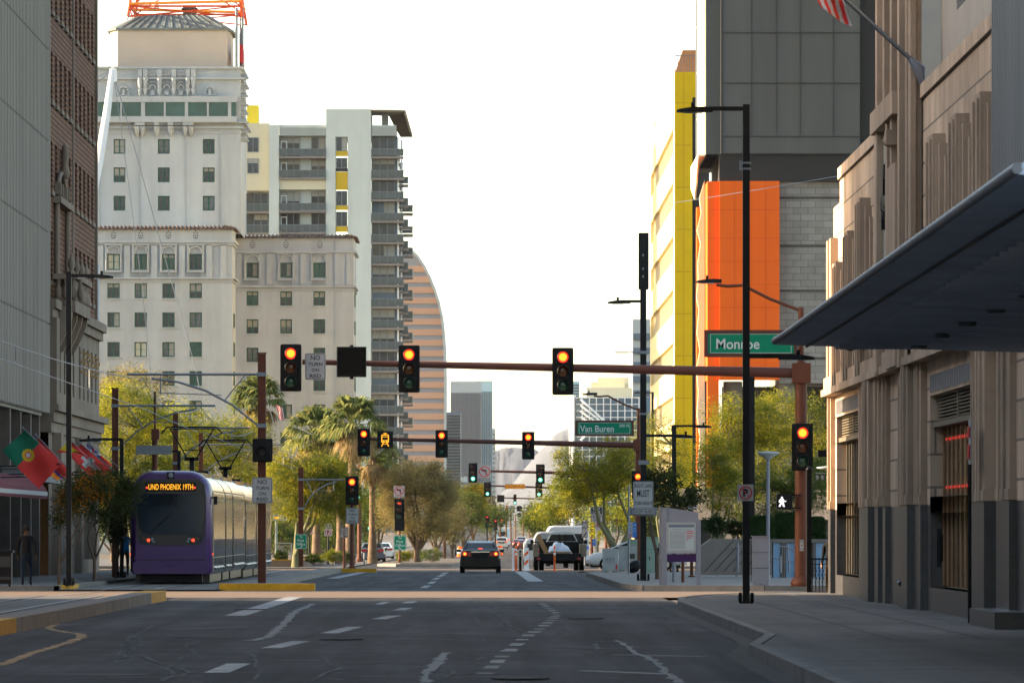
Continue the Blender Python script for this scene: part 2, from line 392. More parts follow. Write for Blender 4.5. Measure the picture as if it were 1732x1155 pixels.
sw = MB(); slab(sw, -17, -12.2, 180, 292, CURB); slab(sw, -30, -12.3, 331, 1400, CURB); polyslab(sw, [(-30,150.5),(-12.4,150.5),(-12.9,152.6),(-30,153)], CURB); sw.struct('left_pavement', M['conc'])
# kerb edges
k = MB()
def kerb(mb, pts, w=.16, h=CURB+.012, bot=-.03):
    for (x0, y0), (x1, y1) in zip(pts, pts[1:]):
        d = Vector((x1-x0, y1-y0, 0)).normalized(); q = Vector((-d.y, d.x, 0))*w/2
        v = []
        for hh in (bot, h):
            for (x, y), sg in (((x0, y0), 1), ((x1, y1), 1), ((x1, y1), -1), ((x0, y0), -1)): v.append((x+q.x*sg, y+q.y*sg, gz(y)+hh))
        mb.add(v, [(4,5,6,7), (0,1,5,4), (1,2,6,5), (2,3,7,6), (3,0,4,7)])
def joints(pts, n):
    out = []
    for i in range(n+1):
        f = i/n*(len(pts)-1); j = min(int(f), len(pts)-2); u = f-j
        out.append((pts[j][0]*(1-u)+pts[j+1][0]*u, pts[j][1]*(1-u)+pts[j+1][1]*u))
    return out
kerb(k, [(3.62, 40), (3.62, 60), (3.62, 84)]); kerb(k, [(3.62, 84), (4.2, 92)]); kerb(k, [(4.2, 92), (4.2, 134), (4.45, 141), (5.1, 146), (6.1, 150.1), (8, 153.6), (60, 153.6)])
kerb(k, [(4.6, 180), (4.22, 188), (4.22, 200), (4.22, 230), (4.22, 258), (4.8, 264), (7.1, 270), (40, 270.5)]); kerb(k, [(4.6, 180), (8, 179), (60, 179)])
kerb(k, [(-12.3, 180), (-12.3, 200), (-12.3, 240), (-12.3, 292)]); kerb(k, [(6.35, 331), (6.35, 430), (6.35, 530)])
k.struct('kerb', M['kerb'])
gp = MB(); gp.box(3.55, 3.75, 84.2, 91.8, .01, .19)
# left separator: kerb wall beside the track, yellow ends
def thing_kerb(name, label, pts, w, h, mats, yel):
    b = MB()
    for i in range(len(pts)-1): b.mat(1 if i in yel else 0); kerb(b, pts[i:i+2], w, h)
    x, y = pts[0]; return b.thing(name, mats, label, 'kerb', (x, y, gz(y)))
thing_kerb('separator_kerb', 'worn grey concrete kerb with yellow ends between track slab and near road', [(-8.0, 94.5), (-7.95, 98), (-7.95, 103), (-7.9, 112), (-7.85, 125), (-7.8, 138), (-7.8, 142), (-7.75, 147.5)], .5, .24, [M['kerb'], M['yellowpaint']], (0, 1, 6))
b = MB(); b.mat(1); slab(b, -7.72, -4.95, 182, 183.2, .2); b.mat(0); slab(b, -7.62, lambda y: -5.0-(y-183)*.09, 183.2, 200, .19); slab(b, -7.62, -6.6, 200, 292, .17)
b.thing('median_island', [M['kerb'], M['yellowpaint']], 'narrow concrete median with yellow nose beside the purple tram', 'median', (-6.5, 182, gz(182)))
b = MB(); b.mat(1); slab(b, -7.6, -5.0, 288, 289.5, .18); b.mat(0); slab(b, -7.5, -5.1, 289.5, 295, .17)
b.thing('median_island', [M['kerb'], M['yellowpaint']], 'short yellow edged island under the far left signal pole', 'median', (-6.5, 288, gz(288)))
b = MB(); b.mat(0); polyslab(b, [(-6.4, 372), (-5.2, 366), (-1.9, 366), (-1.3, 375), (-1.3, 500), (-6.4, 500)], .16); b.mat(1); polyslab(b, [(-6.1, 374), (-5.0, 369), (-2.1, 369), (-1.6, 376), (-1.6, 495), (-6.1, 495)], .2)
b.thing('median_island', [M['kerb'], M['earth']], 'planted median with reddish gravel under the round olive tree', 'median', (-4, 366, gz(366)))
b = MB(); b.mat(1); polyslab(b, [(-12.3, 180.3), (-12.3, 186), (-12.05, 186), (-11.9, 181.5)], .17); b.thing('kerb_end', [M['kerb'], M['yellowpaint']], 'yellow painted kerb end by the left street lamp', 'kerb', (-12.2, 181, gz(181)))
# painted markings, worn: little pieces so the paint looks broken
def mark(mb, pts, w, off=.006, jag=0, dash=None):
    P = [Vector((*G(*p), 0)) for p in pts]; fin = []
    for a, b in zip(P, P[1:]):
        L = (b-a).length; n = max(1, int(L/(.6 if jag else 4)))
        fin += [a.lerp(b, i/n) for i in range(n)]
    fin.append(P[-1]); vs = []
    for i, p in enumerate(fin):
        d = (fin[min(i+1, len(fin)-1)]-fin[max(0, i-1)]).normalized(); q = Vector((-d.y, d.x, 0))
        j1, j2 = (rnd.uniform(-jag, jag), rnd.uniform(-jag, jag)) if jag else (0, 0)
        for sgn, jj in ((1, j1), (-1, j2)):
            v = p+q*(w/2*sgn+jj); vs.append((v.x, v.y, gz(v.y)+off))
    mb.add(vs, [(2*i, 2*i+1, 2*i+3, 2*i+2) for i in range(len(fin)-1)])
wm = MB()
for a, b, w in [((398,1041),(500,1009),.42), ((365,1138),(404,1122),.30), ((458,1096),(510,1084),.30), ((556,1071),(600,1060),.28), ((640,1047),(668,1041),.28), ((674,1032),(688,1028),.26), ((688,1020),(697,1017),.26),
                ((562,978),(640,963),.42), ((880,966),(906,983),.55), ((716,994),(724,990),.22), ((727,987),(734,983),.22), ((734,980),(742,977),.22), ((742,975),(750,972),.22), ((748,971),(756,968),.22), ((640,1022),(655,1018),.18)]: mark(wm, [a, b], w)
curve = [(818,1140),(850,1110),(885,1080),(915,1062),(935,1047),(942,1038),(925,1026),(912,1018)]
cp = joints(curve, 44); curve_m = MB()
for i in range(0, 43, 2): mark(curve_m, [cp[i], cp[i+1]] if i % 6 else [cp[i], (cp[i][0]*.5+cp[i+1][0]*.5, cp[i][1]*.5+cp[i+1][1]*.5)], .19 if i < 30 else .15, jag=.02)
for a, b, w in [((640,1018),(880,1018),.12), ((835,1027),(925,1027),.14), ((905,979),(1000,979),.14), ((1010,979),(1060,979),.14), ((985,1134),(1130,1140),.20), ((1035,1107),(1190,1110),.16), ((240,1018),(420,1020),.10), ((500,1020),(880,1021),.05)]: mark(wm, [a, b], w, jag=.02)
wm.struct('road_marking', M['whitepaint']); curve_m.struct('turn_marking', mk('worn', (.19,.195,.20), .8, var=.5, scale=1.2))
pt = MB()
for pts, w in [([(422,1084),(455,1078),(480,1055),(500,1034),(530,1021)], .16), ([(718,1155),(722,1135),(745,1115),(756,1104)], .13), ([(1045,1083),(1075,1103),(1105,1118),(1130,1140),(1150,1155)], .10), ([(150,1048),(400,1052)], .06), ([(540,1081),(700,1080)], .07), ([(280,1065),(420,1060)], .08),
               ([(700,1058),(880,1060)], .05), ([(765,1084),(890,1083)], .07), ([(60,1140),(250,1141)], .12), ([(1060,1052),(1200,1054)], .04), ([(430,1031),(560,1030)], .08), ([(560,1063),(690,1062)],.05)]: mark(pt, pts, w, .009, jag=.05)
for i in range(110):
    y = rnd.uniform(1012, 1152); x = rnd.uniform(40, 1080); mark(pt, [(x, y), (x+rnd.uniform(30, 190), y+rnd.uniform(-1, 1))], rnd.uniform(.025, .07), .009, jag=.02)
pt.struct('road_patch', M['patch'])
ck = MB()
for i in range(16):                                  # wandering cracks along and across the lanes
    x, y = rnd.uniform(150, 1150), rnd.uniform(1015, 1110); pts = [(x, y)]
    for k in range(rnd.randint(4, 8)): x += rnd.uniform(-28, 28); y += rnd.uniform(2, 12); pts.append((x, min(y, 1152)))
    mark(ck, pts, .035, .0075, jag=.03)
ck.struct('road_crack', M['seam'])
pa = MB()
for a, b, w in (((250,1075),(520,1077),1.3), ((900,1095),(1120,1098),1.1), ((560,1120),(760,1122),.8), ((430,1022),(700,1023),2.2), ((980,1030),(1130,1032),2.0), ((300,1130),(420,1131),.7)): mark(pa, [a, b], w, .0045, jag=.05)
pa.struct('asphalt_patch', mk('newtar', (.036,.035,.038), .8, var=.25, scale=1.2, bump=.4, bscale=30))
gt = MB(); strip(gt, lambda y: rk(y)-.45, lambda y: rk(y)-.07, 40, 134, .004); strip(gt, XK-.5, XK-.1, 190, 256, .004); gt.struct('gutter', M['conc_dk'])
mh = MB()
for x, y in ((-2.2, 96), (1.9, 118), (-4.9, 131), (.4, 71), (2.4, 206)): mh.lathe([(.34, 0), (.34, .008), (.30, .012), (0, .012)], x, y, gz(y)+.012, 20)
mh.struct('manhole_cover', M['conc_dk'])
sm = MB()
for i in range(26):
    y = rnd.choice([1030,1045,1060,1075,1090,1105,1120,1135])+rnd.uniform(-6, 6); x = rnd.uniform(60, 1100); mark(sm, [(x, y), (x+rnd.uniform(80, 420), y+rnd.uniform(-3, 3))], .06, .012, jag=.03)
for pts in [[(1230,1075),(1290,1110),(1340,1155)], [(1160,1030),(1200,1050),(1235,1078)]]: mark(sm, pts, .05, .012, jag=.03)
sm.struct('tar_seam', M['seam'])
ym = MB(); mark(ym, [(0,1125),(60,1103),(110,1088),(140,1077),(135,1072),(105,1068),(80,1062),(100,1052),(160,1036),(220,1020),(285,1008)], .14, .006, jag=.03); ym.struct('yellow_line', mk('oldyellow', (.24,.15,.07), .8, var=.5, scale=1.5))
wl = MB(); mark(wl, [(0,1025),(150,1005)], .07, .056); mark(wl, [(0,1040),(240,1012)], .05, .056); wl.struct('slab_line', M['whitepaint'])
b = MB(); mark(b, [(1180, 1022), (1243, 1022)], .45, .006); 
cw = MB(); strip(cw, -60, 60, 176.6, 177.0, .008); strip(cw, -60, 60, 154.8, 155.1, .008); strip(cw, -11, 40, 298, 298.4, .012); cw.struct('crosswalk_edge', M['whitepaint'])
pj = MB()                                          # joints in the pavement
for y in list(range(88, 152, 3)): strip(pj, 4.4, 8.35, y, y+.05, CURB+.004)
for x in (5.7, 7.05): strip(pj, x, x+.035, 88, 134, CURB+.004)
for y in list(range(190, 258, 3)): strip(pj, 4.4, 13, y, y+.06, CURB+.004)
pj.struct('pavement_joint', M['conc_dk'])
# mountains far behind
def ridge(name, prof, Y, mat, depth=700):
    n = len(prof); vs = []
    for j in range(6):
        u = j/5; 
        for i, (px, py) in enumerate(prof):
            z0 = gz(Y)-2; z1 = PZ(py, Y); h = (z1-z0)
            prof_h = math.sin(u*math.pi*.5)**.8
            vs.append(((px-CX)*Y/F, Y-depth*(1-u), z0+h*prof_h+(rnd.uniform(-.02, .02)*h if 0 < j < 5 else 0)))
    m = MB(); m.add(vs, [(j*n+i, j*n+i+1, (j+1)*n+i+1, (j+1)*n+i) for j in range(5) for i in range(n-1)], True); return m.struct(name, mat)
def rough(pts, n=6, a=5):
    out = []
    for (x0, y0), (x1, y1) in zip(pts, pts[1:]):
        for i in range(n): u = i/n; out.append((x0+(x1-x0)*u, y0+(y1-y0)*u+rnd.uniform(-a, a)*min(1, i)*.35))
    return out+[pts[-1]]
ridge('mountain', rough([(500,800),(640,775),(760,762),(838,762),(866,756),(905,760),(930,770),(990,790),(1100,830)]), 6500, M['mountain'])
ridge('near_mountain', rough([(780,880),(830,850),(870,815),(915,760),(940,735),(965,720),(1000,735),(1060,760),(1150,700),(1300,760),(1500,830)]), 5200, M['mountain'])
# ================================================================ BUILDINGS
def part(mb, name, mats, root, label=None): return mb.build(name, mats, root, label)
def win_kit(w, h, mat_f, mat_g, nx=2, nz=3, fr=.11, key=None, blind=0):
    def fn():
        f = MB(); f.box(-w/2, -w/2+fr, 0, .1, 0, h); f.box(w/2-fr, w/2, 0, .1, 0, h); f.box(-w/2+fr, w/2-fr, 0, .1, 0, fr); f.box(-w/2+fr, w/2-fr, 0, .1, h-fr, h)
        for i in range(1, nx): x = -w/2+w*i/nx; f.box(x-fr*.55, x+fr*.55, -.01, .09, fr, h-fr)
        for i in range(1, nz): z = h*i/nz; f.box(-w/2+fr, w/2-fr, .02, .08, z-.02, z+.02)
        g = MB(); g.box(-w/2+.03, w/2-.03, .06, .09, .03, h-.03)
        out = [('window', f.mesh('window', mat_f), None), ('pane', g.mesh('pane', mat_g), 0)]
        if blind: b = MB(); b.box(-w/2+fr if blind > 0 else .05, w/2-fr, .045, .058, h*(1-abs(blind)), h-fr); out.append(('blind', b.mesh('blind', M['blindwhite']), 0))
        return out
    return kit(('win', w, h, mat_f.name, mat_g.name, nx, nz, fr, key, blind), fn)
def put(k, root, x, y, z, rz=0):
    off = wloc(root); obs = place(k, root); obs[0].location = (x-off.x, y-off.y, z-off.z); obs[0].rotation_euler = (0, 0, rz); return obs
# ---------------- hotel tower
A('curtain', (.13,.145,.15), .6, var=.4, scale=.8); A('blindwhite', (.30,.29,.25), .7, var=.1)
A('winlit', (.50,.48,.36), .5, var=.1)
A('windim', (.035,.045,.055), .15, var=.6, scale=.35, spec=.3)
HY0 = 700.0
hotel = T('hotel_tower', 'tall pale stucco hotel with stepped tower, green windows and red lattice mast', 'hotel', (-35, HY0, gz(HY0)))
def hx(px, Y=HY0): return PX(px, Y)
def facade(name, Y, x0, x1, ztop, mat, wins, depth=18, dep=.35, side=True, zb=-1.5):
    mb = MB(); dep = .5; ops = [(a, b, c, d) for a, b, c, d in wins]
    mb.wall((0, Y, 0), (1, 0, 0), (0, -1, 0), x0, x1, zb, ztop, ops, dep)
    mb.quad((x1, Y, zb), (x1, Y+depth, zb), (x1, Y+depth, ztop), (x1, Y, ztop)); mb.quad((x0, Y, zb), (x0, Y+depth, zb), (x0, Y+depth, ztop), (x0, Y, ztop))
    mb.quad((x0, Y+depth, zb), (x1, Y+depth, zb), (x1, Y+depth, ztop), (x0, Y+depth, ztop)); mb.quad((x0, Y, ztop), (x1, Y, ztop), (x1, Y+depth, ztop), (x0, Y+depth, ztop))
    mb.box(x0+.3, x1-.3, Y+dep+.6, Y+dep+.8, zb, ztop-.3)
    return mb
def wrect(px, py, w, h, Y): return (PX(px-w/2, Y), PX(px+w/2, Y), PZ(py+h/2, Y), PZ(py-h/2, Y))
gl = [M['windim'], M['windim'], M['glassgreen'], M['curtain'], M['windim'], M['windim'], M['winlit']]
def hotel_windows(cols, rows, w, h, Y, seed, root=hotel):
    rr = random.Random(seed); out = []
    for py in rows:
        for px in cols:
            a, b, c, d = wrect(px, py, w, h, Y); out.append((a, b, c, d)); gm = gl[rr.choice([0,0,0,1,2,2,4,3,3]) if rr.random() < .95 else 6]
            put(win_kit(round(b-a, 2), round(d-c, 2), M['wingreen'], gm, 2, 2, blind=rr.choice([0,0,0,0,.25,.4,.55,-.9,.9])), root, (a+b)/2, Y+.3, c)
    return out
def ornament_window(mb, px, py, Y, s):          # scrolled lintel, twisted jambs, fluted apron round a window
    x = PX(px, Y); z = PZ(py, Y); u = 1/s
    for sg in (-1, 1):
        mb.box(x+sg*11*u, x+sg*14.5*u, Y-.22, Y, z-17*u, z+29*u); mb.tube([(x+sg*12.7*u, Y-.3, z-14*u), (x+sg*12.7*u, Y-.3, z+14*u)], 1.0*u, 6)
    mb.box(x-15*u, x+15*u, Y-.3, Y, z-17.5*u, z-15*u); mb.box(x-15*u, x+15*u, Y-.32, Y, z+28*u, z+30.5*u)
    for k in range(9): mb.box(x+(k-4)*2.6*u-.5*u, x+(k-4)*2.6*u+.5*u, Y-.16, Y, z-27*u, z-17.5*u)
    arch = [(x+math.cos(math.radians(a))*(10.5 if a % 60 else 9)*u, Y-.28, z+(15+11*abs(math.sin(math.radians(a)))**.8)*u) for a in range(0, 181, 15)]
    mb.tube(arch, 1.1*u, 6)
    for sg in (-1, 1):
        mb.lathe([(0, -.05), (1.7*u, 0), (1.2*u, .1), (0, .14)], 0, 0, 0, 8); n = len(mb.v)
        for i in range(n-32, n): vx, vy, vz = mb.v[i]; mb.v[i] = (x+sg*9.5*u+vx, Y-.12-vz, z+24*u+vy)
        mb.tube([(x+sg*4*u, Y-.25, z+26*u), (x+sg*7*u, Y-.25, z+23*u), (x+sg*10*u, Y-.25, z+19*u)], .8*u, 5)
def dots(mb, px, py, Y):
    for dx, dy in ((0, -6), (-2.5, -2.5), (2.5, -2.5), (-3.5, 1.5), (3.5, 1.5), (0, 1.5), (0, 6), (-2.5, 5), (2.5, 5)): mb.disc(PX(px+dx, Y), Y-.02, PZ(py+dy, Y), .075, 8)
def tile_eave(mb, x0, x1, Y, z, side=12):
    n = int((x1-x0)/.45)
    for i in range(n):
        x = x0+(x1-x0)*(i+.5)/n; mb.tube([(x, Y-.45, z-.10+rnd.uniform(-.03, .03)), (x, Y+.9, z+.25)], .12, 6)
    mb.quad((x0-.2, Y-.4, z-.15), (x1+.2, Y-.4, z-.15), (x1+.2, Y+.9, z+.2), (x0-.2, Y+.9, z+.2))
    for i in range(int(side/.45)): y = Y-.4+.45*i; mb.tube([(x1+.45, y, z-.10), (x1-.9, y, z+.25)], .12, 6)
# left wing
Y = HY0; s = F/Y; cols = [192, 238, 285, 331]; rows = [492, 541, 591, 640, 690, 739]
wl_ = hotel_windows(cols, rows, 21, 25, Y, 1)+hotel_windows(cols, [443], 21, 27, Y, 2)
part(facade('w', Y, PX(90, Y), PX(393, Y), PZ(386, Y), M['stucco'], wl_, 9), 'left_wing_wall', M['stucco'], hotel)
for c in cols: o = MB(); ornament_window(o, c, 443, Y, s); part(o, 'window_surround', M['stucco'], hotel)
o = MB()
for px in (170, 215, 261, 308, 354, 378): o.box(PX(px-5, Y), PX(px+5, Y), Y-.2, Y, PZ(470, Y), PZ(414, Y))
for a, b, d in ((411, 407, .35), (472, 469, .3), (477, 475, .15), (415, 412, .2)): o.box(PX(90, Y), PX(393, Y)+d, Y-d, Y+9, PZ(a, Y), PZ(b, Y))
for c in cols:
    for r_ in rows: a, b, z0, z1 = wrect(c, r_, 21, 25, Y); o.box(a-.1, b+.1, Y-.14, Y, z0-.16, z0-.003)
part(o, 'ornament', M['stucco'], hotel)
o = MB(); [dots(o, c, 397, Y) for c in cols]; part(o, 'vent_hole', M['black'], hotel)
o = MB(); tile_eave(o, PX(90, Y), PX(393, Y), Y, PZ(386, Y), 9); part(o, 'tile_eave', M['tile'], hotel)
# tower shaft
Y = 709.0; s = F/Y; cols = [202, 277, 353]; rows = [248, 296, 344]
wt = hotel_windows(cols, rows, 20, 25, Y, 5)
part(facade('w', Y, PX(150, Y), PX(407, Y), PZ(113, Y), M['stucco'], wt, 17, zb=PZ(395, Y)), 'tower_wall', M['stucco'], hotel)
o = MB()
for px in (168, 235, 313, 371): o.box(PX(px-.5, Y), PX(px+.5, Y), Y-.1, Y, PZ(383, Y), PZ(217, Y))
for a, b, d in ((135, 131, .35), (218, 214, .3), (226, 223, .12), (117, 113, .3), (209, 207, .6)): o.box(PX(150, Y), PX(407, Y)+d, Y-d, Y+17, PZ(a, Y), PZ(b, Y))
for px in (237, 246, 270, 294, 318, 327):
    x = PX(px, Y); o.box(x-.13*2, x+.26, Y-.5, Y, PZ(131, Y), PZ(118, Y)); o.tube([(x, Y-.45, PZ(162, Y)), (x, Y-.5, PZ(155, Y)), (x, Y-.45, PZ(150, Y)), (x, Y-.5, PZ(140, Y)), (x, Y-.5, PZ(133, Y))], [.1, .22, .16, .28, .3], 8)
    o.cbox(x, Y-.45, PZ(134, Y), .65, .5, .3); o.cbox(x, Y-.4, PZ(152, Y), .5, .4, .25)
for px in (258, 282, 306):
    x = PX(px, Y)
    for k, rr_ in ((0, .62), (1, .38)): o.tube([(x+rr_*math.cos(math.radians(a)), Y-.25-.1*k, PZ(152, Y)+rr_*1.4*math.sin(math.radians(a))) for a in range(0, 181, 20)], .09, 6)
    o.cbox(x, Y-.2, PZ(158, Y), .5, .3, .5); o.box(x-.7, x+.7, Y-.25, Y, PZ(129, Y), PZ(119, Y)); o.tube([(x-.5, Y-.3, PZ(128, Y)), (x, Y-.35, PZ(120, Y)), (x+.5, Y-.3, PZ(128, Y))], .09, 5)
for px in (209, 355):
    x = PX(px, Y)
    for a in range(0, 181, 30): o.cbox(x+.55*math.cos(math.radians(a)), Y-.12, PZ(158, Y)+.75*math.sin(math.radians(a)), .26, .24, .26)
    o.cbox(x, Y-.14, PZ(157, Y), .3, .28, .7); o.cbox(x, Y-.1, PZ(161.5, Y), 1.6, .25, .12)
for px, w in ((237, 17), (265.5, 9), (289, 9), (318.5, 18)):       # carved brackets under the loggia
    x = PX(px, Y); u = 1/s; o.box(x-w/2*u, x+w/2*u, Y-1.0, Y, PZ(213, Y), PZ(201, Y))
    for q in ((-.25, .25) if w > 10 else (0,)):
        o.tube([(x+q*w*u, Y-.75, PZ(214, Y)), (x+q*w*u, Y-.6, PZ(221, Y)), (x+q*w*u, Y-.35, PZ(227, Y)), (x+q*w*u, Y-.15, PZ(232, Y))], [.33, .30, .2, .06], 8)
        o.disc(x+q*w*u, Y-1.02, PZ(207, Y), .14, 10, .08)
for a, b in ((247, 260), (271, 284), (295, 308)):
    for k in range(6):
        for sg in (0, 1):
            x0 = PX(a+(b-a)*k/6, Y); x1 = PX(a+(b-a)*(k+1)/6, Y)
            for j in range(3):
                z0, z1 = PZ(212-j*4, Y), PZ(208-j*4, Y); o.tube([(x0, Y-.7, z0 if sg else z1), (x1, Y-.7, z1 if sg else z0)], .045, 4)
    o.box(PX(a, Y), PX(b, Y), Y-.75, Y-.6, PZ(201, Y), PZ(200, Y))
for k in range(24):                                                # carved corner colonnette
    z = PZ(122+k*5, Y); o.cbox(PX(409, Y)+.15*(k % 3), Y+1.0+(k % 2)*.4, z, .55+.15*(k % 3), .6, .28)
part(o, 'tower_ornament', M['stucco'], hotel)
Yl = Y-1.1; lo = MB()                                              # glazed loggia band
lo.box(PX(150, Yl), PX(400, Yl), Yl, Y+2, PZ(173, Yl), PZ(163, Yl)); lo.box(PX(150, Yl), PX(400, Yl), Yl, Y+2, PZ(207, Yl), PZ(197, Yl)); part(lo, 'loggia', M['stucco'], hotel)
gx = [(160, 184), (187, 203.5), (206, 238.5), (245, 277), (280, 312.5), (318, 350), (353, 385.5), (391, 399)]
for i, (a, b) in enumerate(gx):
    p = MB(); p.box(PX(a, Yl), PX(b, Yl), Yl+.25, Yl+.35, PZ(197, Yl), PZ(173, Yl)); part(p, 'loggia_window', M['glassgreen'], hotel)
p = MB()
for (a, b), (c, d) in zip(gx, gx[1:]): p.box(PX(b, Yl), PX(c, Yl), Yl+.1, Yl+.5, PZ(197, Yl), PZ(173, Yl))
part(p, 'loggia_pier', M['stucco'], hotel)
Yc = 712.0; c = MB(); x0, x1, xa, xb = PX(199, Yc), PX(384, Yc), PX(187, Yc+2), PX(390, Yc+4)
pl = [(x0, Yc), (x1, Yc), (xb, Yc+4), (xb, Yc+12), (xa, Yc+12), (xa, Yc+2)]
c.prism(pl, 'z', PZ(114, Yc), PZ(50, Yc)); part(c, 'cupola_wall', mk('cupola', (.42,.36,.30), .9, var=.04, scale=.3), hotel)
c = MB(); z0, z1 = PZ(50, Yc), PZ(22, Yc); e = [(x0-.2, Yc-.3), (x1+.1, Yc-.3), (xb+.4, Yc+4), (xb+.4, Yc+12.4), (xa-.4, Yc+12.4), (xa-.4, Yc+2)]
tp = [(PX(234, Yc), Yc+3.5), (PX(342, Yc), Yc+3.5), (PX(352, Yc), Yc+5), (PX(352, Yc), Yc+9), (PX(226, Yc), Yc+9), (PX(226, Yc), Yc+5)]
c.loft([[(x, y, z0-.1) for x, y in e], [(x, y, z0+.15) for x, y in e], [(x, y, z1) for x, y in tp]], sm=False)
for k in range(13):
    u = (k+.5)/13; xx0 = x0+(x1-x0)*u; xx1 = tp[0][0]+(tp[1][0]-tp[0][0])*u; c.tube([(xx0, Yc-.3, z0+.2), (xx1, Yc+3.5, z1+.05)], .05, 4)
part(c, 'cupola_roof', M['copper'], hotel)
c = MB(); c.box(PX(305, Yc), PX(327, Yc), Yc+6, Yc+8, z1-1, PZ(9, Yc)); c.prism([(PX(302, Yc), PZ(8, Yc)), (PX(331, Yc), PZ(8, Yc)), (PX(322, Yc), PZ(3, Yc)), (PX(312, Yc), PZ(2, Yc))], 'y', Yc+5.7, Yc+8.3); part(c, 'chimney', M['tile'], hotel)
# lattice mast over the roof
lm = MB(); Yf, Yb = Yc-1, Yc+11
corners = [(PX(217, Yc), Yf), (PX(411, Yc), Yf), (PX(411, Yc), Yb), (PX(217, Yc), Yb)]; apex = (PX(314, Yc), Yc+5)
def lv(z, k): u = (z-PZ(30, Yc))/40; return (corners[k][0]*(1-u)+apex[0]*u, corners[k][1]*(1-u)+apex[1]*u, z)
zs = [PZ(30, Yc), PZ(12, Yc), PZ(12, Yc)+7, PZ(12, Yc)+14, PZ(12, Yc)+22]
for k in range(4): lm.tube([lv(z, k) for z in zs], .17, 5)
for i, z in enumerate(zs[1:], 1):
    for k in range(4): lm.tube([lv(z, k), lv(z, (k+1) % 4)], .13, 5); lm.tube([lv(zs[i-1], k), lv(z, (k+1) % 4)], .08, 4); lm.tube([lv(zs[i-1], (k+1) % 4), lv(z, k)], .08, 4)
part(lm, 'lattice_mast', M['redtower'], hotel)
lm = MB()
for k in range(4): lm.tube([Vector(lv(PZ(11, Yc), k))+Vector((0, 0, .2)), Vector(lv(PZ(11, Yc), (k+1) % 4))+Vector((0, 0, .5))], .17, 5)
part(lm, 'mast_girder', M['orangetower'], hotel)
lm = MB()
for px, y in ((400, Yf+1), (410, Yf+3), (407, Yb)): lm.tube([(PX(px, y), y, PZ(116, y)), (PX(px, y), y, PZ(14, y))], .16, 6)
lm.tube([(PX(215, Yf), Yf, PZ(34, Yf)), (PX(220, Yf), Yf, PZ(22, Yf))], .1, 5); part(lm, 'mast_leg', M['steel'], hotel)
lm = MB(); lm.prism([(Yf+2, PZ(104, Yf)), (Yf+7, PZ(108, Yf)), (Yf+7, PZ(84, Yf)), (Yf+2, PZ(74, Yf))], 'x', PX(404, Yf), PX(404, Yf)+.4); part(lm, 'red_sign', M['signred'], hotel)
lm = MB(); d = MB(); d.lathe([(0, 0), (.2, .02), (.42, .1), (.46, .14)], 0, 0, 0, 14); d.v = [(PX(261, Yc)+a, Yc+2-c_, PZ(9, Yc)+b) for a, b, c_ in d.v]; part(d, 'satellite_dish', M['white'], hotel)
# right wing
Y = 722.0; s = F/Y; cols = [427, 484, 540]; rows = [505, 552, 600, 649, 696, 743, 790]
wr = hotel_windows(cols, rows, 20, 24, Y, 9)+hotel_windows(cols, [457], 20, 25, Y, 10)
part(facade('w', Y, PX(393, Y), PX(598, Y), PZ(401, Y), M['stucco2'], wr, 14), 'right_wing_wall', M['stucco2'], hotel)
for c in cols: o = MB(); ornament_window(o, c, 457, Y, s); part(o, 'window_surround', M['stucco2'], hotel)
o = MB()
for px in (404, 455, 512, 570, 590): o.box(PX(px-4, Y), PX(px+4, Y), Y-.2, Y, PZ(482, Y), PZ(429, Y))
o.box(PX(567, Y)-.06, PX(567, Y)+.06, Y-.08, Y, -1, PZ(401, Y))
for a, b, d in ((428, 424, .35), (486, 483, .3), (491, 489, .15)): o.box(PX(397, Y), PX(598, Y)+d, Y-d, Y+14, PZ(a, Y), PZ(b, Y))
for c in cols:
    for r_ in rows: a, b, z0, z1 = wrect(c, r_, 20, 24, Y); o.box(a-.1, b+.1, Y-.14, Y, z0-.16, z0-.003)
part(o, 'ornament', M['stucco2'], hotel)
o = MB(); [dots(o, c, 413, Y) for c in (427, 484, 541)]; part(o, 'vent_hole', M['black'], hotel)
o = MB(); tile_eave(o, PX(398, Y), PX(598, Y), Y, PZ(401, Y), 14); part(o, 'tile_eave', M['tile'], hotel)
for i in range(4):                                                 # windows on the flank of the wings
    for (xs_, ys_, z_) in ((PX(393, 700)+.02, 703.5, PZ(541+i*49, 700)), (PX(598, 722)+.02, 727, PZ(505+i*48, 722))):
        put(win_kit(1.3, 1.6, M['wingreen'], gl[i], 2, 2), hotel, xs_+.1, ys_, z_-.8, math.pi/2)
# ---------------- condominium block behind the hotel
CY = 920.0; cs = F/CY
condo = T('apartment_tower', 'white apartment tower with yellow strips and stacked glass balconies', 'apartment building', (PX(550, CY), CY, gz(CY)))
def cr(a, b, c, d, Y=CY): return (PX(a, Y), PX(b, Y), PZ(d, Y), PZ(c, Y))       # px left, right, py top, bottom
def cbox(mb, a, b, c, d, y0, y1, Y=CY): mb.box(PX(a, Y), PX(b, Y), y0, y1, PZ(d, Y), PZ(c, Y)); return mb
fl = [265+36.2*i for i in range(0, 15)]
w = MB(); ops = [cr(472, 551, t-36, t) for t in (265, 301, 357, 393, 429)]
w.wall((0, CY, 0), (1, 0, 0), (0, -1, 0), PX(455, CY), PX(628, CY), -2, PZ(230, CY), ops+[cr(568, 588, 232, 397)], 1.6)
part(w, 'wall', M['condowhite'], condo)
w = MB(); cbox(w, 455, 472, 212, 400, CY-.35, CY-.01); cbox(w, 551.5, 627.5, 185, 232, CY-.35, CY+14); cbox(w, 551.5, 567.5, 232, 900, CY-.35, CY-.01); cbox(w, 588.5, 627.5, 232, 900, CY-.35, CY-.01); part(w, 'white_tower', M['condowhite'], condo)
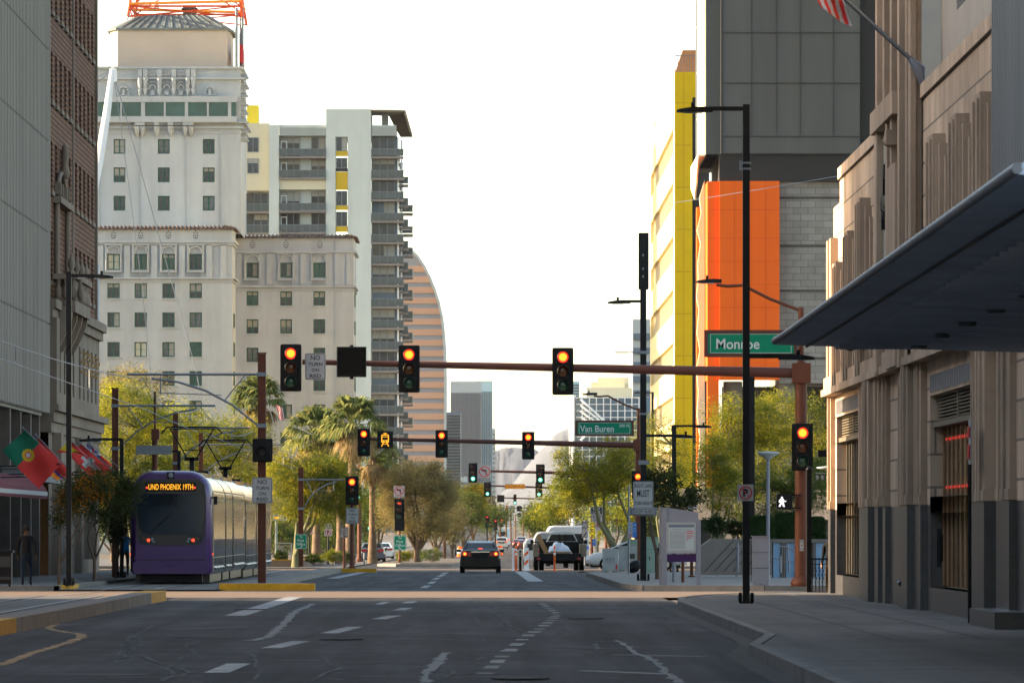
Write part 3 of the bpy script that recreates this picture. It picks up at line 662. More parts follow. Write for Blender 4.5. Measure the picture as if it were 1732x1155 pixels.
w = MB(); cbox(w, 415, 455, 208, 322, CY+1, CY+12); cbox(w, 472, 551.5, 301.5, 321, CY-.1, CY+.5); part(w, 'cream_wall', M['cream'], condo)
w = MB()
for i in range(40):
    a = 473+i*2.0; cbox(w, a, a+1.1, 215, 230, CY-.25, CY+.1)
for i in range(22): a = 629+i*1.9; cbox(w, a, a+1.0, 214, 230, CY-.25, CY+.1)
cbox(w, 472, 551.5, 211, 230, CY+.1, CY+1); cbox(w, 628, 670, 212, 230, CY+.1, CY+10); part(w, 'ribbed_parapet', M['condowhite'], condo)
w = MB(); cbox(w, 414, 433, 172, 209, CY+8, CY+14); part(w, 'yellow_penthouse', mk('ylw', (.60,.48,.03), .6, var=.04), condo)
w = MB(); w.loft([[(PX(a, CY), y, PZ(z, CY)), (PX(a, CY), y, PZ(z+2.5, CY))] for a, y, z in ()] or [[(0,0,0)]*3]*2) if 0 else None
w = MB(); prof = [(627, 186), (660, 186), (686, 187), (697, 225), (694, 226), (683, 190), (658, 190), (627, 189)]
w.prism([(PX(a, CY), PZ(b, CY)) for a, b in prof], 'y', CY-.5, CY+9); w.prism([(PX(a, CY), PZ(b, CY)) for a, b in ((656, 189), (684, 189), (697, 226), (676, 226), (664, 205))], 'y', CY+8, CY+9)
part(w, 'roof_canopy', M['brownmetal'], condo); w = MB(); cbox(w, 645, 656, 189, 214, CY+4, CY+5); part(w, 'canopy_pier', M['condowhite'], condo)
# yellow strip with windows
for a, b, k in ((256, 265, 'condoyellow'), (285, 291, 'darkpanel'), (291, 322, 'condoyellow'), (348, 356, 'condoyellow'), (383, 393, 'condoyellow')):
    w = MB(); cbox(w, 568, 588, a, b-.4, CY-.1, CY+.2); part(w, 'infill_panel', M[k], condo)
def cond_win(a, b, c, d, y=CY+.15, m='windim', root=condo):
    x0, x1, z0, z1 = cr(a, b, c, d); nx = 2 if b-a < 28 else 3
    put(win_kit(round(x1-x0, 2), round(z1-z0, 2), M['steel'], M[m], nx, 1, .09, blind=rnd.choice([0,0,.3,.5,-.95])), root, (x0+x1)/2, y, z0)
for a, b in ((232, 256), (267, 285), (323, 348), (358, 383)): cond_win(568.5, 587.5, a, b, CY-.05)
for t in (232, 268): cond_win(418, 437, t, t+25, CY+.93)
A('balglass', (.055,.07,.072), .2, var=.15, scale=.3, spec=.3)
def balcony(root, x0, x1, y0, y1, z, h=1.05):           # slab, glass panels, rail
    sl_ = MB(); sl_.box(x0, x1, y0, y1, z-.3, z); part(sl_, 'balcony_slab', M['conc_lt'], root)
    g_ = MB(); g_.box(x0+.05, x1-.05, y0+.03, y0+.06, z+.1, z+h); g_.box(x1-.06, x1-.03, y0+.06, y1, z+.1, z+h); part(g_, 'balcony_glass', M['balglass'], root)
    r_ = MB(); r_.box(x0, x1, y0-.02, y0+.07, z+h, z+h+.08); r_.box(x1-.07, x1+.02, y0, y1, z+h, z+h+.08)
    n_ = max(2, int((x1-x0)/1.1))
    for i in range(n_+1): xx = x0+(x1-x0-.06)*i/n_; r_.box(xx, xx+.06, y0-.01, y0+.02, z, z+h)
    part(r_, 'balcony_rail', M['steel'], root)
for t in (265, 301, 357, 393, 429):
    bk = MB(); cbox(bk, 472, 551.5, t-36, t, CY+1.4, CY+1.6); part(bk, 'bay_wall', M['condowhite'], condo)
    cond_win(474, 507, t-33, t-1, CY+1.2, 'glass'); cond_win(526, 550, t-33, t-8, CY+1.2, 'glass')
    d = MB(); x0, x1, z0, z1 = cr(474.5, 485, t-27, t-1); d.box(x0, x0+.12, CY+1.0, CY+1.15, z0, z1); d.box(x1-.12, x1, CY+1.0, CY+1.15, z0, z1); d.box(x0+.12, x1-.12, CY+1.0, CY+1.15, z1-.12, z1); part(d, 'balcony_door', M['white'], condo)
    balcony(condo, PX(472, CY), PX(551, CY), CY-.6, CY+1.2, PZ(t, CY))
for t in (357, 393):
    bk = MB(); cbox(bk, 414, 455, t-33, t, CY+3.5, CY+3.7); part(bk, 'bay_wall', M['greypanel'], condo)
    cond_win(428, 452, t-32, t-1, CY+3.3); balcony(condo, PX(416, CY), PX(455, CY), CY+1, CY+3.4, PZ(t, CY))
# the balcony stack at the corner
st = MB(); cbox(st, 628, 672, 230, 900, CY+1.6, CY+14); part(st, 'corner_wall', M['bluegrey'], condo)
for i, t in enumerate(fl):
    if t < 760: cond_win(629, 668, t-33, t-4, CY+1.4, ['windim', 'glass', 'windim', 'bluegrey'][i % 4])
    x1 = PX(684, CY); balcony(condo, PX(628, CY), x1-.1, CY-.3, CY+1.4, PZ(t, CY))
    balcony(condo, PX(670, CY), PX(690 if i > 0 else 676, CY), CY+3, CY+6, PZ(t+9, CY)); balcony(condo, PX(674, CY), PX(697 if i > 1 else 680, CY), CY+8, CY+12, PZ(t+18, CY))
for px, y in ((673, CY+1.3), (678, CY+7)):
    c = MB(); c.box(PX(px, CY)-.12, PX(px, CY)+.12, y, y+.25, -2, PZ(232, CY)); part(c, 'column', M['white'], condo)
# ---------------- curved striped office tower
VY = 2300.0
viad = T('office_tower', 'curved office tower with salmon and grey horizontal bands', 'office tower', (PX(720, VY), VY, gz(VY)))
right = [(690, 420), (703, 433), (714, 449), (724, 468), (733, 490), (740, 512), (745, 535), (748, 560), (750, 590), (751, 640), (751, 1000)]
def edge(py):
    for (a, b), (c, d) in zip(right, right[1:]):
        if b <= py <= d: return a+(c-a)*(py-b)/(d-b)
    return right[-1][0] if py > 900 else right[0][0]
f = MB(); py = 420; k = 0
while py < 900:
    q = min(py+(7.6 if k % 2 == 0 else 10.2), 900); f.cm = 1 if k % 2 else 0; dd = 0 if k % 2 else .5
    if k == 0: q = 450
    n_ = max(1, int((q-py)/3))
    for j in range(n_):
        a, b = py+(q-py)*j/n_, py+(q-py)*(j+1)/n_
        f.prism([(PX(600, VY), PZ(b, VY)), (PX(edge(b), VY), PZ(b, VY)), (PX(edge(a), VY), PZ(a, VY)), (PX(600, VY), PZ(a, VY))], 'y', VY+dd, VY+40)
    py = q; k += 1
part(f, 'banded_wall', [M['bandgrey'], M['salmon']], viad)
f = MB(); P2 = [(PX(a, VY), VY-1, PZ(b, VY)) for a, b in right]
for (a0, b0), (a1, b1) in zip(right, right[1:]): f.prism([(PX(a0, VY), PZ(b0, VY)), (PX(a0+4, VY), PZ(b0-2, VY)), (PX(a1+4, VY), PZ(b1-1, VY)), (PX(a1, VY), PZ(b1, VY))], 'y', VY-1.5, VY+41)
part(f, 'edge_frame', M['paleconc'], viad)
# ---------------- far towers at the end of the street
def far_tower(name, label, Y, a, b, top, wall, ribs=None, pitch=None, rmat=None, crown=None, depth=30, bottom=900):
    t = T(name, label, 'office tower', (PX((a+b)/2, Y), Y, gz(Y))); w = MB(); w.box(PX(a, Y), PX(b, Y), Y, Y+depth, PZ(bottom, Y), PZ(top, Y)); part(w, 'wall', wall, t)
    if ribs:
        r_ = MB(); n_ = ribs
        for i in range(n_):
            x = PX(a+(b-a)*(i+.25)/n_, Y); x2 = PX(a+(b-a)*(i+.72)/n_, Y); r_.box(x, x2, Y-.8, Y, PZ(bottom, Y), PZ(crown or top+2, Y))
        part(r_, 'rib', rmat, t)
    if pitch:
        r_ = MB(); py = (crown or top)+pitch
        while py < bottom-40: r_.box(PX(a+.4, Y), PX(b-.4, Y), Y-.5, Y-.01, PZ(py+pitch*.45, Y), PZ(py, Y)); py += pitch
        part(r_, 'window_band', rmat, t)
    return t
far_tower('office_tower', 'pale ribbed high-rise with blank crown at the end of the street', 1950, 762, 814, 645, M['paleconc'], 24, None, M['bandgrey'], 664)
far_tower('office_tower', 'dark blue grey slab tower beside the striped building', 1800, 755, 779, 697, M['bluegrey'], None, 5.2, M['darkpanel'])
far_tower('office_tower', 'tall pale teal glass tower behind the ribbed high-rise', 2100, 806, 833, 644, M['tealglass'], 9, None, M['glassblue'], 662)
far_tower('office_tower', 'thin grey building edge right of the teal glass tower', 2300, 830, 838, 725, M['paleconc'], None, 8, M['bandgrey'])
far_tower('office_building', 'small pale block with dark window stack under the ribbed tower', 1500, 779, 790, 806, M['paleconc'], None, 9, M['bluegrey'])
# ---------------- glass building with lit crown, right of the street
gY = 900.0
gb = T('glass_building', 'white framed glass office block with diagonal bracing and sunlit stepped top', 'office building', (PX(1020, gY), gY, gz(gY)))
w = MB(); cbox(w, 975, 1100, 672, 900, gY, gY+40, gY); part(w, 'glass_wall', M['glassblue'], gb)
w = MB()
for a in (972, 984, 996, 1008, 1020, 1032, 1044, 1056, 1068, 1080): cbox(w, a, a+1.6, 672, 900, gY-.5, gY-.01, gY)
for z_ in range(672, 860, 11): cbox(w, 972, 1082, z_, z_+1.3, gY-.4, gY-.02, gY)
cbox(w, 969, 974, 668, 900, gY-.5, gY+40, gY)
for k in range(4): w.tube([(PX(982, gY), gY-1, PZ(675+k*10, gY)), (PX(1022, gY), gY-1, PZ(712+k*6, gY))], .16, 5); w.tube([(PX(982, gY), gY-1, PZ(745-k*10, gY)), (PX(1022, gY), gY-1, PZ(708+k*6, gY))], .16, 5)
part(w, 'white_frame', M['white'], gb)
w = MB()
for i, (a, b, t) in enumerate(((992, 1070, 655), (1000, 1058, 645), (1012, 1066, 636))): cbox(w, a, b, t, 672-i*.5, gY+2+i*3, gY+30-i*2, gY)
part(w, 'stepped_roof', M['lightpanel'], gb)
far_tower('office_tower', 'slim glass high-rise left of the sunlit stepped roof', 1300, 968, 980, 645, M['tealglass'], None, 5, M['bluegrey'])
far_tower('apartment_tower', 'pale high-rise with stacked recesses behind the tall black pole', 1000, 1070, 1100, 540, M['paleconc'], None, 24, M['bluegrey'])
# ---------------- yellow building
A('ribwin', (.30,.25,.17), .5, var=.2)
yY = 640.0; yx0 = PX(1141, yY)
yb = T('yellow_building', 'building with bright yellow end wall and sunlit side of ribbon windows', 'office building', (yx0+3, yY, gz(yY)))
ztop = PZ(122, yY); w = MB(); w.box(yx0+.02, PX(1171, yY), yY, yY+2, -2, PZ(165, yY)); w.box(yx0+.02, PX(1186, yY), yY, yY+2, PZ(165, yY)+.01, ztop-.02); part(w, 'end_wall', M['yellow'], yb)
w = MB()
for k in range(11): z = 2+k*4.3; w.box(yx0+.05, PX(1170, yY)-.02, yY-.02, yY, z, z+.07)
w.box(yx0+.9, yx0+.95, yY-.02, yY, -2, ztop-.1); part(w, 'panel_joint', mk('yseam', (.40,.27,.002), .7), yb)
ops = []; zb = PZ(125, yY); 
for i in range(11):
    z1 = PZ(213+i*91, yY)
    if z1 > 1 and z1-3 > -1: ops.append((yY+4, yY+92, z1-2.6, z1))
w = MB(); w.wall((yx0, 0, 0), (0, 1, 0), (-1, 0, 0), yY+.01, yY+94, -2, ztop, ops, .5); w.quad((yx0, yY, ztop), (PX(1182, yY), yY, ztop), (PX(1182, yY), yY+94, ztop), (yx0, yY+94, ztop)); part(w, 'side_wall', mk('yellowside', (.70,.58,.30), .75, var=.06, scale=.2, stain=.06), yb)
for a, b, c, d in ops:
    w = MB(); w.box(yx0+.42, yx0+.48, a, b, c, d); f = part(w, 'ribbon_window', M['ribwin'], yb)
    for i in range(24): y = a+(b-a)*i/24; w = MB(); w.box(yx0+.30, yx0+.42, y, y+.35, c, d); part(w, 'mullion', M['lightpanel'], yb)
w = MB(); w.box(PX(1171, yY), PX(1200, yY), yY+.5, yY+3, -2, PZ(165, yY)); part(w, 'dark_recess', M['darkpanel'], yb)
w = MB(); w.prism([(PX(1143, yY), PZ(122, yY)), (PX(1190, yY), PZ(122, yY)), (PX(1190, yY), PZ(75, yY)), (PX(1159, yY), PZ(75, yY))], 'y', yY+8, yY+14); part(w, 'roof_house', mk('roofh', (.34,.16,.07), .8, var=.05), yb)
w = MB(); w.box(PX(1141, yY), PX(1182, yY), yY+.1, yY+.15, ztop+1.6, ztop+1.7)
for px in range(1141, 1182, 5): w.box(PX(px, yY), PX(px, yY)+.08, yY+.1, yY+.15, ztop, ztop+1.6)
part(w, 'roof_rail', M['steel'], yb)
# ---------------- grey and orange building
oY = 590.0
ob_ = T('orange_building', 'grey metal clad building with vivid orange panel and grey block wall', 'office building', (PX(1300, oY), oY, gz(oY)))
w = MB(); cbox(w, 1218, 1453, -160, 262, oY-1.2, oY+30, oY); part(w, 'grey_volume', M['greypanel'], ob_)
w = MB()
for z_ in (57, 142, 232, 261): cbox(w, 1222, 1453, z_, z_+1.1, oY-1.32, oY-1.2, oY)
cbox(w, 1220, 1221.5, -160, 262, oY-1.32, oY-1.2, oY)
for px in (1270, 1312, 1352, 1408): cbox(w, px, px+.5, -160, 232, oY-1.27, oY-1.2, oY)
part(w, 'panel_joint', M['darkpanel'], ob_)
w = MB(); cbox(w, 1194, 1217.9, -160, 265, oY-.6, oY+29, oY); part(w, 'corner_shaft', mk('shaft', (.055,.062,.062), .6, var=.06), ob_)
w = MB(); x0 = PX(1192, oY); w.box(x0, x0+.1, oY-.6, oY+20, PZ(265, oY), PZ(-160, oY)); 
for z_ in (20, 100, 180): w.box(x0-.06, x0, oY-.5, oY+20, PZ(z_, oY), PZ(z_, oY)+.12)
part(w, 'side_cladding', M['lightpanel'], ob_)
w = MB(); n_ = 60
for i in range(44): z_ = 262.5+i*1.02; cbox(w, 1216, 1560, z_, z_+.6, oY-.9, oY-.8, oY)
cbox(w, 1216, 1560, 262, 307.5, oY-.8, oY+20, oY)
for i in range(220): z_ = -150+i*1.9; cbox(w, 1453.5, 1560, z_, z_+1.0, oY-.4, oY-.3, oY)
cbox(w, 1453, 1560, -160, 262, oY-.3, oY+20, oY); part(w, 'louvre_band', M['darkpanel'], ob_)
w = MB(); w.prism([(oY-.5, PZ(265, oY)), (oY+20, PZ(265, oY)), (oY+20, PZ(300, oY)), (oY+9, PZ(330, oY)), (oY+8, PZ(318, oY)), (oY-.5, PZ(268, oY))], 'x', PX(1180, oY), PX(1183, oY)); w.prism([(PX(1180, oY), PZ(262, oY)), (PX(1216, oY), PZ(262, oY)), (PX(1216, oY), PZ(265, oY)), (PX(1180, oY), PZ(265, oY))], 'y', oY-.6, oY+20); part(w, 'soffit', M['lightpanel'], ob_)
w = MB(); cbox(w, 1216, 1317, 308, 643, oY-1.6, oY-.2, oY); cbox(w, 1196, 1215.9, 308, 643, oY-1.2, oY+6, oY); cbox(w, 1196, 1215, 643, 900, oY-1.2, oY+1, oY); part(w, 'orange_panel', M['orangewall'], ob_)
w = MB()
for z_ in (356, 404, 443, 482, 521, 560, 600): cbox(w, 1196, 1317, z_, z_+.8, oY-1.63, oY-1.6, oY)
for px in (1241, 1267, 1293,): cbox(w, px, px+.7, 308, 643, oY-1.63, oY-1.6, oY)
part(w, 'panel_seam', mk('oseam', (.42,.06,.001), .7, var=0), ob_)
w = MB(); x0 = PX(1172, oY+14); w.box(x0+.1, x0+.9, oY+6, oY+8, -2, PZ(345, oY)); part(w, 'orange_side_wall', M['orangewall'], ob_)
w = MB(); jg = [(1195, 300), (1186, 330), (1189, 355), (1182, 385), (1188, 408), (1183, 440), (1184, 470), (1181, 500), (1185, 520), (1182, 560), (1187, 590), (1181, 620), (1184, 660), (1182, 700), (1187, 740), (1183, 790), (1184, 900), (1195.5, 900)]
w.prism([(PX(a, oY), PZ(b, oY)) for a, b in jg], 'y', oY+5.0, oY+5.9); part(w, 'jagged_sunlit_patch', M['lightpanel'], ob_)  # sunlit patch on the building's side, put in as a pale jagged shape
w = MB(); ops = []
w.box(PX(1317.2, oY), PX(1640, oY), oY-.2, oY+20, PZ(648, oY), PZ(308, oY)); part(w, 'block_wall', M['cmu'], ob_)
w = MB()
for z_ in (333, 414, 490, 568, 604): cbox(w, 1317.5, 1640, z_, z_+4, oY-.26, oY-.2, oY)
part(w, 'dark_course', M['conc_dk'], ob_)
w = MB(); cbox(w, 1225, 1640, 652, 900, oY+5, oY+6, oY); part(w, 'recessed_wall', M['darkpanel'], ob_)
for px in (1240, 1330, 1420, 1500):
    w = MB(); w.tube([(PX(px, oY), oY+1, -1), (PX(px, oY), oY+1, PZ(645, oY))], .9, 14); part(w, 'column', M['conc'], ob_)

def low_block(name, label, x0, x1, y0, y1, h, mat, wmat):
    g = gz(y0); t = T(name, label, 'building', ((x0+x1)/2, y0, g)); w = MB(); ops = []; x = x0+.8
    while x < x1-2.6: ops.append((x, x+2.0, g+.6, g+3.0)); x += 2.9
    w.wall((0, y0, 0), (1, 0, 0), (0, -1, 0), x0, x1, g-.1, g+h, ops, .3); w.box(x0, x1, y0+.6, y1, g-.1, g+h-.02); w.box(x0-.1, x1+.1, y0-.15, y0, g+h-.3, g+h+.1); part(w, 'wall', mat, t)
    for a, b, c, d in ops:
        w = MB(); w.box(a, b, y0+.25, y0+.29, c, d); w.box((a+b)/2-.05, (a+b)/2+.05, y0+.2, y0+.25, c, d); part(w, 'window', wmat, t)
low_block('shop_building', 'low brown shopfront building under the right hand trees', 10.5, 30, 425, 450, 5.0, M['stonebrown'], M['glass'])
low_block('shop_building', 'low grey building behind the palms and shrubs', -34, -12.8, 620, 650, 7.0, M['conc_dk'], M['glass'])
low_block('shop_building', 'pale low building at the foot of the distant ribbed tower', -15.5, -5.5, 1460, 1480, 9, M['paleconc'], M['glass'])
# ================================================================ NEAR BUILDINGS
WX = 8.4
def Yw(px): return WX*F/(px-CX)
sb = T('stone_building', 'carved brown stone corner building with granite base and fluted piers', 'building', (9.5, 125, 0))
def vwall(mb, y0, y1, z0, z1, ops=(), dep=.3, x=WX): return mb.wall((x, 0, 0), (0, 1, 0), (-1, 0, 0), y0, y1, z0, z1, ops, dep)
shop1, shop2 = (139.6, 149.6, .62, 4.35), (107.2, 118.2, .62, 4.2)
w = MB(); vwall(w, 90, 151, 2.15, 10.2 if 0 else 4.9, [(shop1[0], shop1[1], 2.0, 4.35), (shop2[0], shop2[1], 2.0, 4.2)], .35); vwall(w, 102.4, 148.3, 4.9, 9.9); vwall(w, 148.3, 151, 4.9, 9.1)
w.box(WX, 14, 102.5, 148.25, 9.9, 10.25); w.box(WX-.06, WX+.3, 102.6, 148.2, 9.93, 10.2); w.box(WX, 14, 148.3, 151.0, 9.1, 9.4)
w.quad((WX, 151, .1), (40, 151, .1), (40, 151, 9.1), (WX, 151, 9.1)); part(w, 'stone_wall', M['stone'], sb)
w = MB(); vwall(w, 90, 151, .1, 2.15, [(shop1[0], shop1[1], .6, 2.3), (shop2[0], shop2[1], .6, 2.3)], .35); part(w, 'granite_base', M['granite'], sb)
# stepped fluted piers
def pier(y0, y1, zt, p, base=True, zb=2.16):
    p = p*.55
    st = MB(); st.box(WX-p, WX+.02, y0, y1, zb, zt); st.box(WX-p-.05, WX-p, y0+(y1-y0)*.3, y0+(y1-y0)*.45, zb, zt); st.box(WX-p-.05, WX-p, y0+(y1-y0)*.65, y0+(y1-y0)*.8, zb, zt); st.box(WX-p-.03, WX, y0-.03, y1+.03, zb, zb+.18); part(st, 'pier', M['stonebrown'], sb)
    if base: gr = MB(); gr.box(WX-p-.01, WX+.02, y0-.01, y1+.01, .1, 2.15); part(gr, 'granite_plinth', M['granite'], sb)
for y0, y1, p in ((119.0, 120.6, .22), (120.9, 122.6, .45), (123.0, 124.0, .30), (124.6, 125.5, .18), (129.8, 130.6, .18), (131.2, 132.4, .30), (132.8, 134.6, .5), (135.2, 136.6, .30), (137.2, 138.8, .18), (150.2, 151.1, .2), (105.4, 106.6, .2), (103.0, 104.8, .34), (99, 101.5, .2)): pier(y0, y1, 4.85, p)
for yc, zt in ((115, 8.9), (109.4, 8.9), (104, 8.9), (146.5, 7.9), (141.8, 8.4), (137.2, 8.9)):
    st = MB()
    for k, (hw, p, dz) in enumerate(((1.55, .06, -.45), (1.15, .14, -.2), (.75, .24, 0))):
        st.box(WX-p, WX+.02, yc-hw, yc+hw, 4.9, zt+dz)
        st.box(WX-p-.04, WX-p, yc-hw*.75, yc-hw*.45, 4.9, zt+dz-.1); st.box(WX-p-.04, WX-p, yc+hw*.45, yc+hw*.75, 4.9, zt+dz-.1)
    part(st, 'fluted_pilaster', M['stonebrown'], sb)
st = MB()
for y in (149.0, 150.3): st.box(WX-.18, WX, y, y+.6, 4.9, 8.6)
for i in range(9):                                     # thin full height fins of the tower part
    y = 120.9+i*1.15; st.box(WX-.26-(.07 if i % 2 else 0), WX, y, y+.5, 10.35 if 3 < i < 9 else 4.9, 24)
st.box(WX-.14, WX-.02, 120.2, 131.2, 4.9, 24.0); st.box(WX-.22, WX-.14, 130.2, 131.3, 4.9, 22); st.box(WX-.24, WX-.14, 120.1, 121.6, 4.9, 26)
st.box(WX-.40, WX-.14, 123.2, 130.2, 9.85, 10.3); st.box(WX-.34, WX-.14, 123.3, 125.6, 4.9, 8.9)
st.box(WX-.34, WX-.14, 129.0, 129.9, 4.9, 9.84); st.box(WX-.34, WX-.14, 125.6, 126.2, 4.9, 9.84)
part(st, 'fluted_tower', M['stonebrown'], sb)
w = MB(); w.box(WX-.20, WX-.14, 126.3, 128.9, 6.6, 9.8); part(w, 'pale_marble_panel', mk('marble', (.30,.33,.28), .5, var=.06), sb)
w = MB(); w.box(WX-.30, WX-.20, 126.8, 128.4, 8.2, 8.45)
for y, z, a, b in ((127.6, 8.5, .06, 1.0), (127.2, 8.2, .3, .12), (128.1, 8.1, .12, .6), (127.6, 8.95, .3, .3)): w.cbox(WX-.25, y, z, .1, a*1.6, b)
w.lathe([(0, 0), (.2, .05), (.22, .25), (.1, .4), (0, .42)], WX-.45, 127.6, 5.9, 10); w.lathe([(0, 0), (.16, .05), (.18, .2), (0, .35)], WX-.45, 136.2, 5.55, 10); w.box(WX-.45, WX, 136.1, 136.3, 5.6, 5.68); part(w, 'wall_lamp', M['black'], sb)
w = MB(); w.lathe([(0, -.05), (.10, 0), (.13, .1), (.08, .2), (0, .22)], WX-.38, 124.4, 9.3, 10); w.cbox(WX-.3, 124.4, 9.45, .3, .5, .3); part(w, 'carved_head', M['stonebrown'], sb)
w = MB(); w.box(WX-.30, WX+.01, 90, 151.1, 4.86, 5.02); w.box(WX-.24, WX+.01, 90, 151.05, 5.02, 5.3); part(w, 'belt_course', M['stonebrown'], sb)
# upper setback wall with tall recessed windows
w = MB(); vwall(w, 102.4, 120.2, 10.25, 24, [(113.2, 116.2, 11.3, 22), (105.5, 109.5, 12.2, 22)], .6, x=WX+.35); w.quad((WX+.35, 134.5, 10.2), (14, 134.5, 10.2), (14, 134.5, 24), (WX+.35, 134.5, 24)); part(w, 'upper_wall', mk('upst', (.36,.32,.275), .8, var=.10, scale=.5), sb)
for a, b, c, d in ((113.2, 116.2, 11.3, 22), (105.5, 109.5, 12.2, 22)):
    w = MB(); w.box(WX+.9, WX+.96, a, b, c, d)
    for k in range(1, 4): w.box(WX+.78, WX+.9, a+(b-a)*k/4-.06, a+(b-a)*k/4+.06, c, d)
    part(w, 'tall_window', M['darkpanel'], sb)
# shopfronts
for nm, (a, b, c, d), lh in (('shopfront', shop1, .5), ('shopfront', shop2, .5)):
    w = MB(); w.box(WX+.27, WX+.33, a, b, c, d-lh); sf = part(w, nm, M['glass'], sb)
    w = MB(); n_ = 10
    for i in range(n_+1): y = a+(b-a-.12)*i/n_; w.box(WX+.235, WX+.265, y, y+.10, c, d-lh)
    part(w, 'bronze_bar', mk('bronze', (.36,.20,.10), .5, 0, var=.2) if nm and a < 120 else M['brownmetal'], sb)
    w = MB(); w.box(WX+.3, WX+.34, a, b, d-lh, d)
    for i in range(8): z = d-lh+.03+i*lh/8; w.box(WX+.12, WX+.28, a+.1, b-.1, z, z+.025)
    w.box(WX+.1, WX+.3, (a+b)/2-.1, (a+b)/2+.1, d-lh, d); w.box(WX+.05, WX+.3, a, b, d-lh-.1, d-lh); part(w, 'louvre', M['brownmetal'], sb)
    w = MB(); w.box(WX-.02, WX+.33, a, b, .1, .6); part(w, 'stall_riser', M['granite'], sb)
    w = MB(); w.box(WX+.02, WX+.3, a, b, d+.02, d+.42)
    for i in range(26): y = a+(b-a)*i/26; w.box(WX-.03, WX+.02, y, y+(b-a)/60, d+.06, d+.38)
    part(w, 'fluted_fascia', M['bandgrey'], sb)
w = MB(); w.box(WX+.2, WX+.3, 107.3, 118.1, 4.64, 4.88); part(w, 'sign_band', M['paleconc'], sb)
for z in (2.45, 3.35):  # glowing strips standing in for red reflections in the shop glass
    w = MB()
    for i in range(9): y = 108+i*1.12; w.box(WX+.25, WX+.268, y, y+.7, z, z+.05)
    part(w, 'reflection_strip', M['redsoft'], sb)
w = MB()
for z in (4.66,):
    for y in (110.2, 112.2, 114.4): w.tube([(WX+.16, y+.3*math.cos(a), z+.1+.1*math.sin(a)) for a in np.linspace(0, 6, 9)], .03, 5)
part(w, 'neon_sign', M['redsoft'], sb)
w = MB(); w.box(WX-.06, WX-.02, 114.6, 115.0, 1.1, 1.6); w.box(WX-.1, WX-.06, 114.5, 114.56, 1.0, 1.7); w.box(WX-.1, WX-.06, 115.04, 115.1, 1.0, 1.7); part(w, 'door_handle', M['black'], sb)
w = MB(); w.box(7.85, 8.38, 96.5, 101.5, .1, .42); w.thing('planter_block', M['granite'], 'low dark granite block on the right pavement by the wall', 'planter', (8.1, 99, .15))
# standpipe
w = MB(); w.tube([(8.28, 122.8, .62), (8.17, 122.8, .66), (8.10, 122.8, .62)], [.045, .04, .06], 10); w.tube([(8.39, 122.8, .62), (8.28, 122.8, .62)], .055, 10); w.thing('standpipe', M['silver'], 'silver fire standpipe low on the stone wall', 'standpipe', (8.39, 122.8, .62))
# ribbed metal building nearest on the right
nb = T('ribbed_building', 'building with blue grey ribbed metal cladding above the dark canopy', 'building', (9, 75, 0))
w = MB(); y = 55.0
while y < 102.3: w.box(WX-.12, WX+.01, y, y+.17, 5.3, 30); y += .34
w.box(WX, 20, 52, 102.35, 5.3, 30); part(w, 'ribbed_cladding', M['ribblue'], nb)
w = MB(); w.box(WX, 20, 52, 89.9, .1, 5.28); part(w, 'base_wall', M['granite'], nb)
# canopy over the pavement
cn = T('canopy', 'large dark blue grey canopy over the right pavement', 'canopy', (6.2, 91, 4.3))
w = MB(); pr = []
def cnz(x, y): return PZ(583, 92)+(x-4.26)*-.032+max(0, (88-y))*.0035
ring = []
for y in (92, 88, 80, 70, 60, 50): ring.append([(4.26, y, cnz(4.26, y)), (8.36, y, cnz(8.36, y)), (8.36, y, cnz(8.36, y)+.30), (4.9, y, cnz(4.9, y)+.34), (4.3, y, cnz(4.26, y)+.1)])
w.loft(ring, sm=False); part(w, 'canopy_deck', M['canopyblue'], cn)
w = MB()
for i in range(40): y = 50.6+i*1.04; zz = cnz(5, y+.06); w.box(5.1, 8.3, y, y+.10, zz-.065, zz-.02)
part(w, 'soffit_rib', M['canopyblue'], cn); w = MB()
for a, b in ((92, 88), (88, 80), (80, 70), (70, 60), (60, 50)): w.tube([(4.72, a, cnz(4.72, a)-.012), (4.72, b, cnz(4.72, b)-.012)], .022, 4)
part(w, 'soffit_seam', M['black'], cn)
w = MB()
for a, b in ((92, 88), (88, 80), (80, 70), (70, 60), (60, 50)): w.tube([(4.25, a, cnz(4.26, a)+.05), (4.25, b, cnz(4.26, b)+.05)], .05, 6)
part(w, 'edge_gutter', M['bandgrey'], cn)
for y in (89.5, 85, 80.5, 76, 71.5, 67, 62.5, 58): w = MB(); z = cnz(6.2, y); w.lathe([(.11, -.03), (.12, 0), (.12, .03)], 6.2, y, z-.03, 12); part(w, 'downlight', M['steel'], cn)
# ---------------- left street wall
LX = -16.5
rb = T('ribbed_building', 'building clad in tall grey corrugated metal at the left edge', 'building', (LX-5, 205, gz(205)))
w = MB(); y = 181.0; pts = []
while y < 234.4: pts += [(LX-.05, y), (LX-.05, y+.36), (LX+.22, y+.42), (LX+.22, y+.60)]; y += .68
zlev = [5.95, 9.3, 12.7, 16.1, 19.5, 22.9, 26.3, 28]
for z0, z1 in zip(zlev, zlev[1:]): w.add([(x, yy, z0+.06) for x, yy in pts]+[(x, yy, z1) for x, yy in pts], [(i, i+1, len(pts)+i+1, len(pts)+i) for i in range(len(pts)-1)])
w.box(LX-40, LX-.08, 181, 234.5, 5.9, 28); part(w, 'corrugated_cladding', M['ribmetal'], rb)
w = MB()
for z in zlev[1:-1]:
    y = 181.2
    while y < 234: w.cbox(LX+.14, y+.3, z+.03, .06, .14, .12); y += .68
    w.box(LX-.04, LX+.05, 181, 234.4, z-.02, z+.05)
part(w, 'cladding_clip', M['steel'], rb)
w = MB(); w.box(LX-40, LX-.6, 181, 234.5, -.3, 5.88); part(w, 'ground_wall', M['conc_dk'], rb)
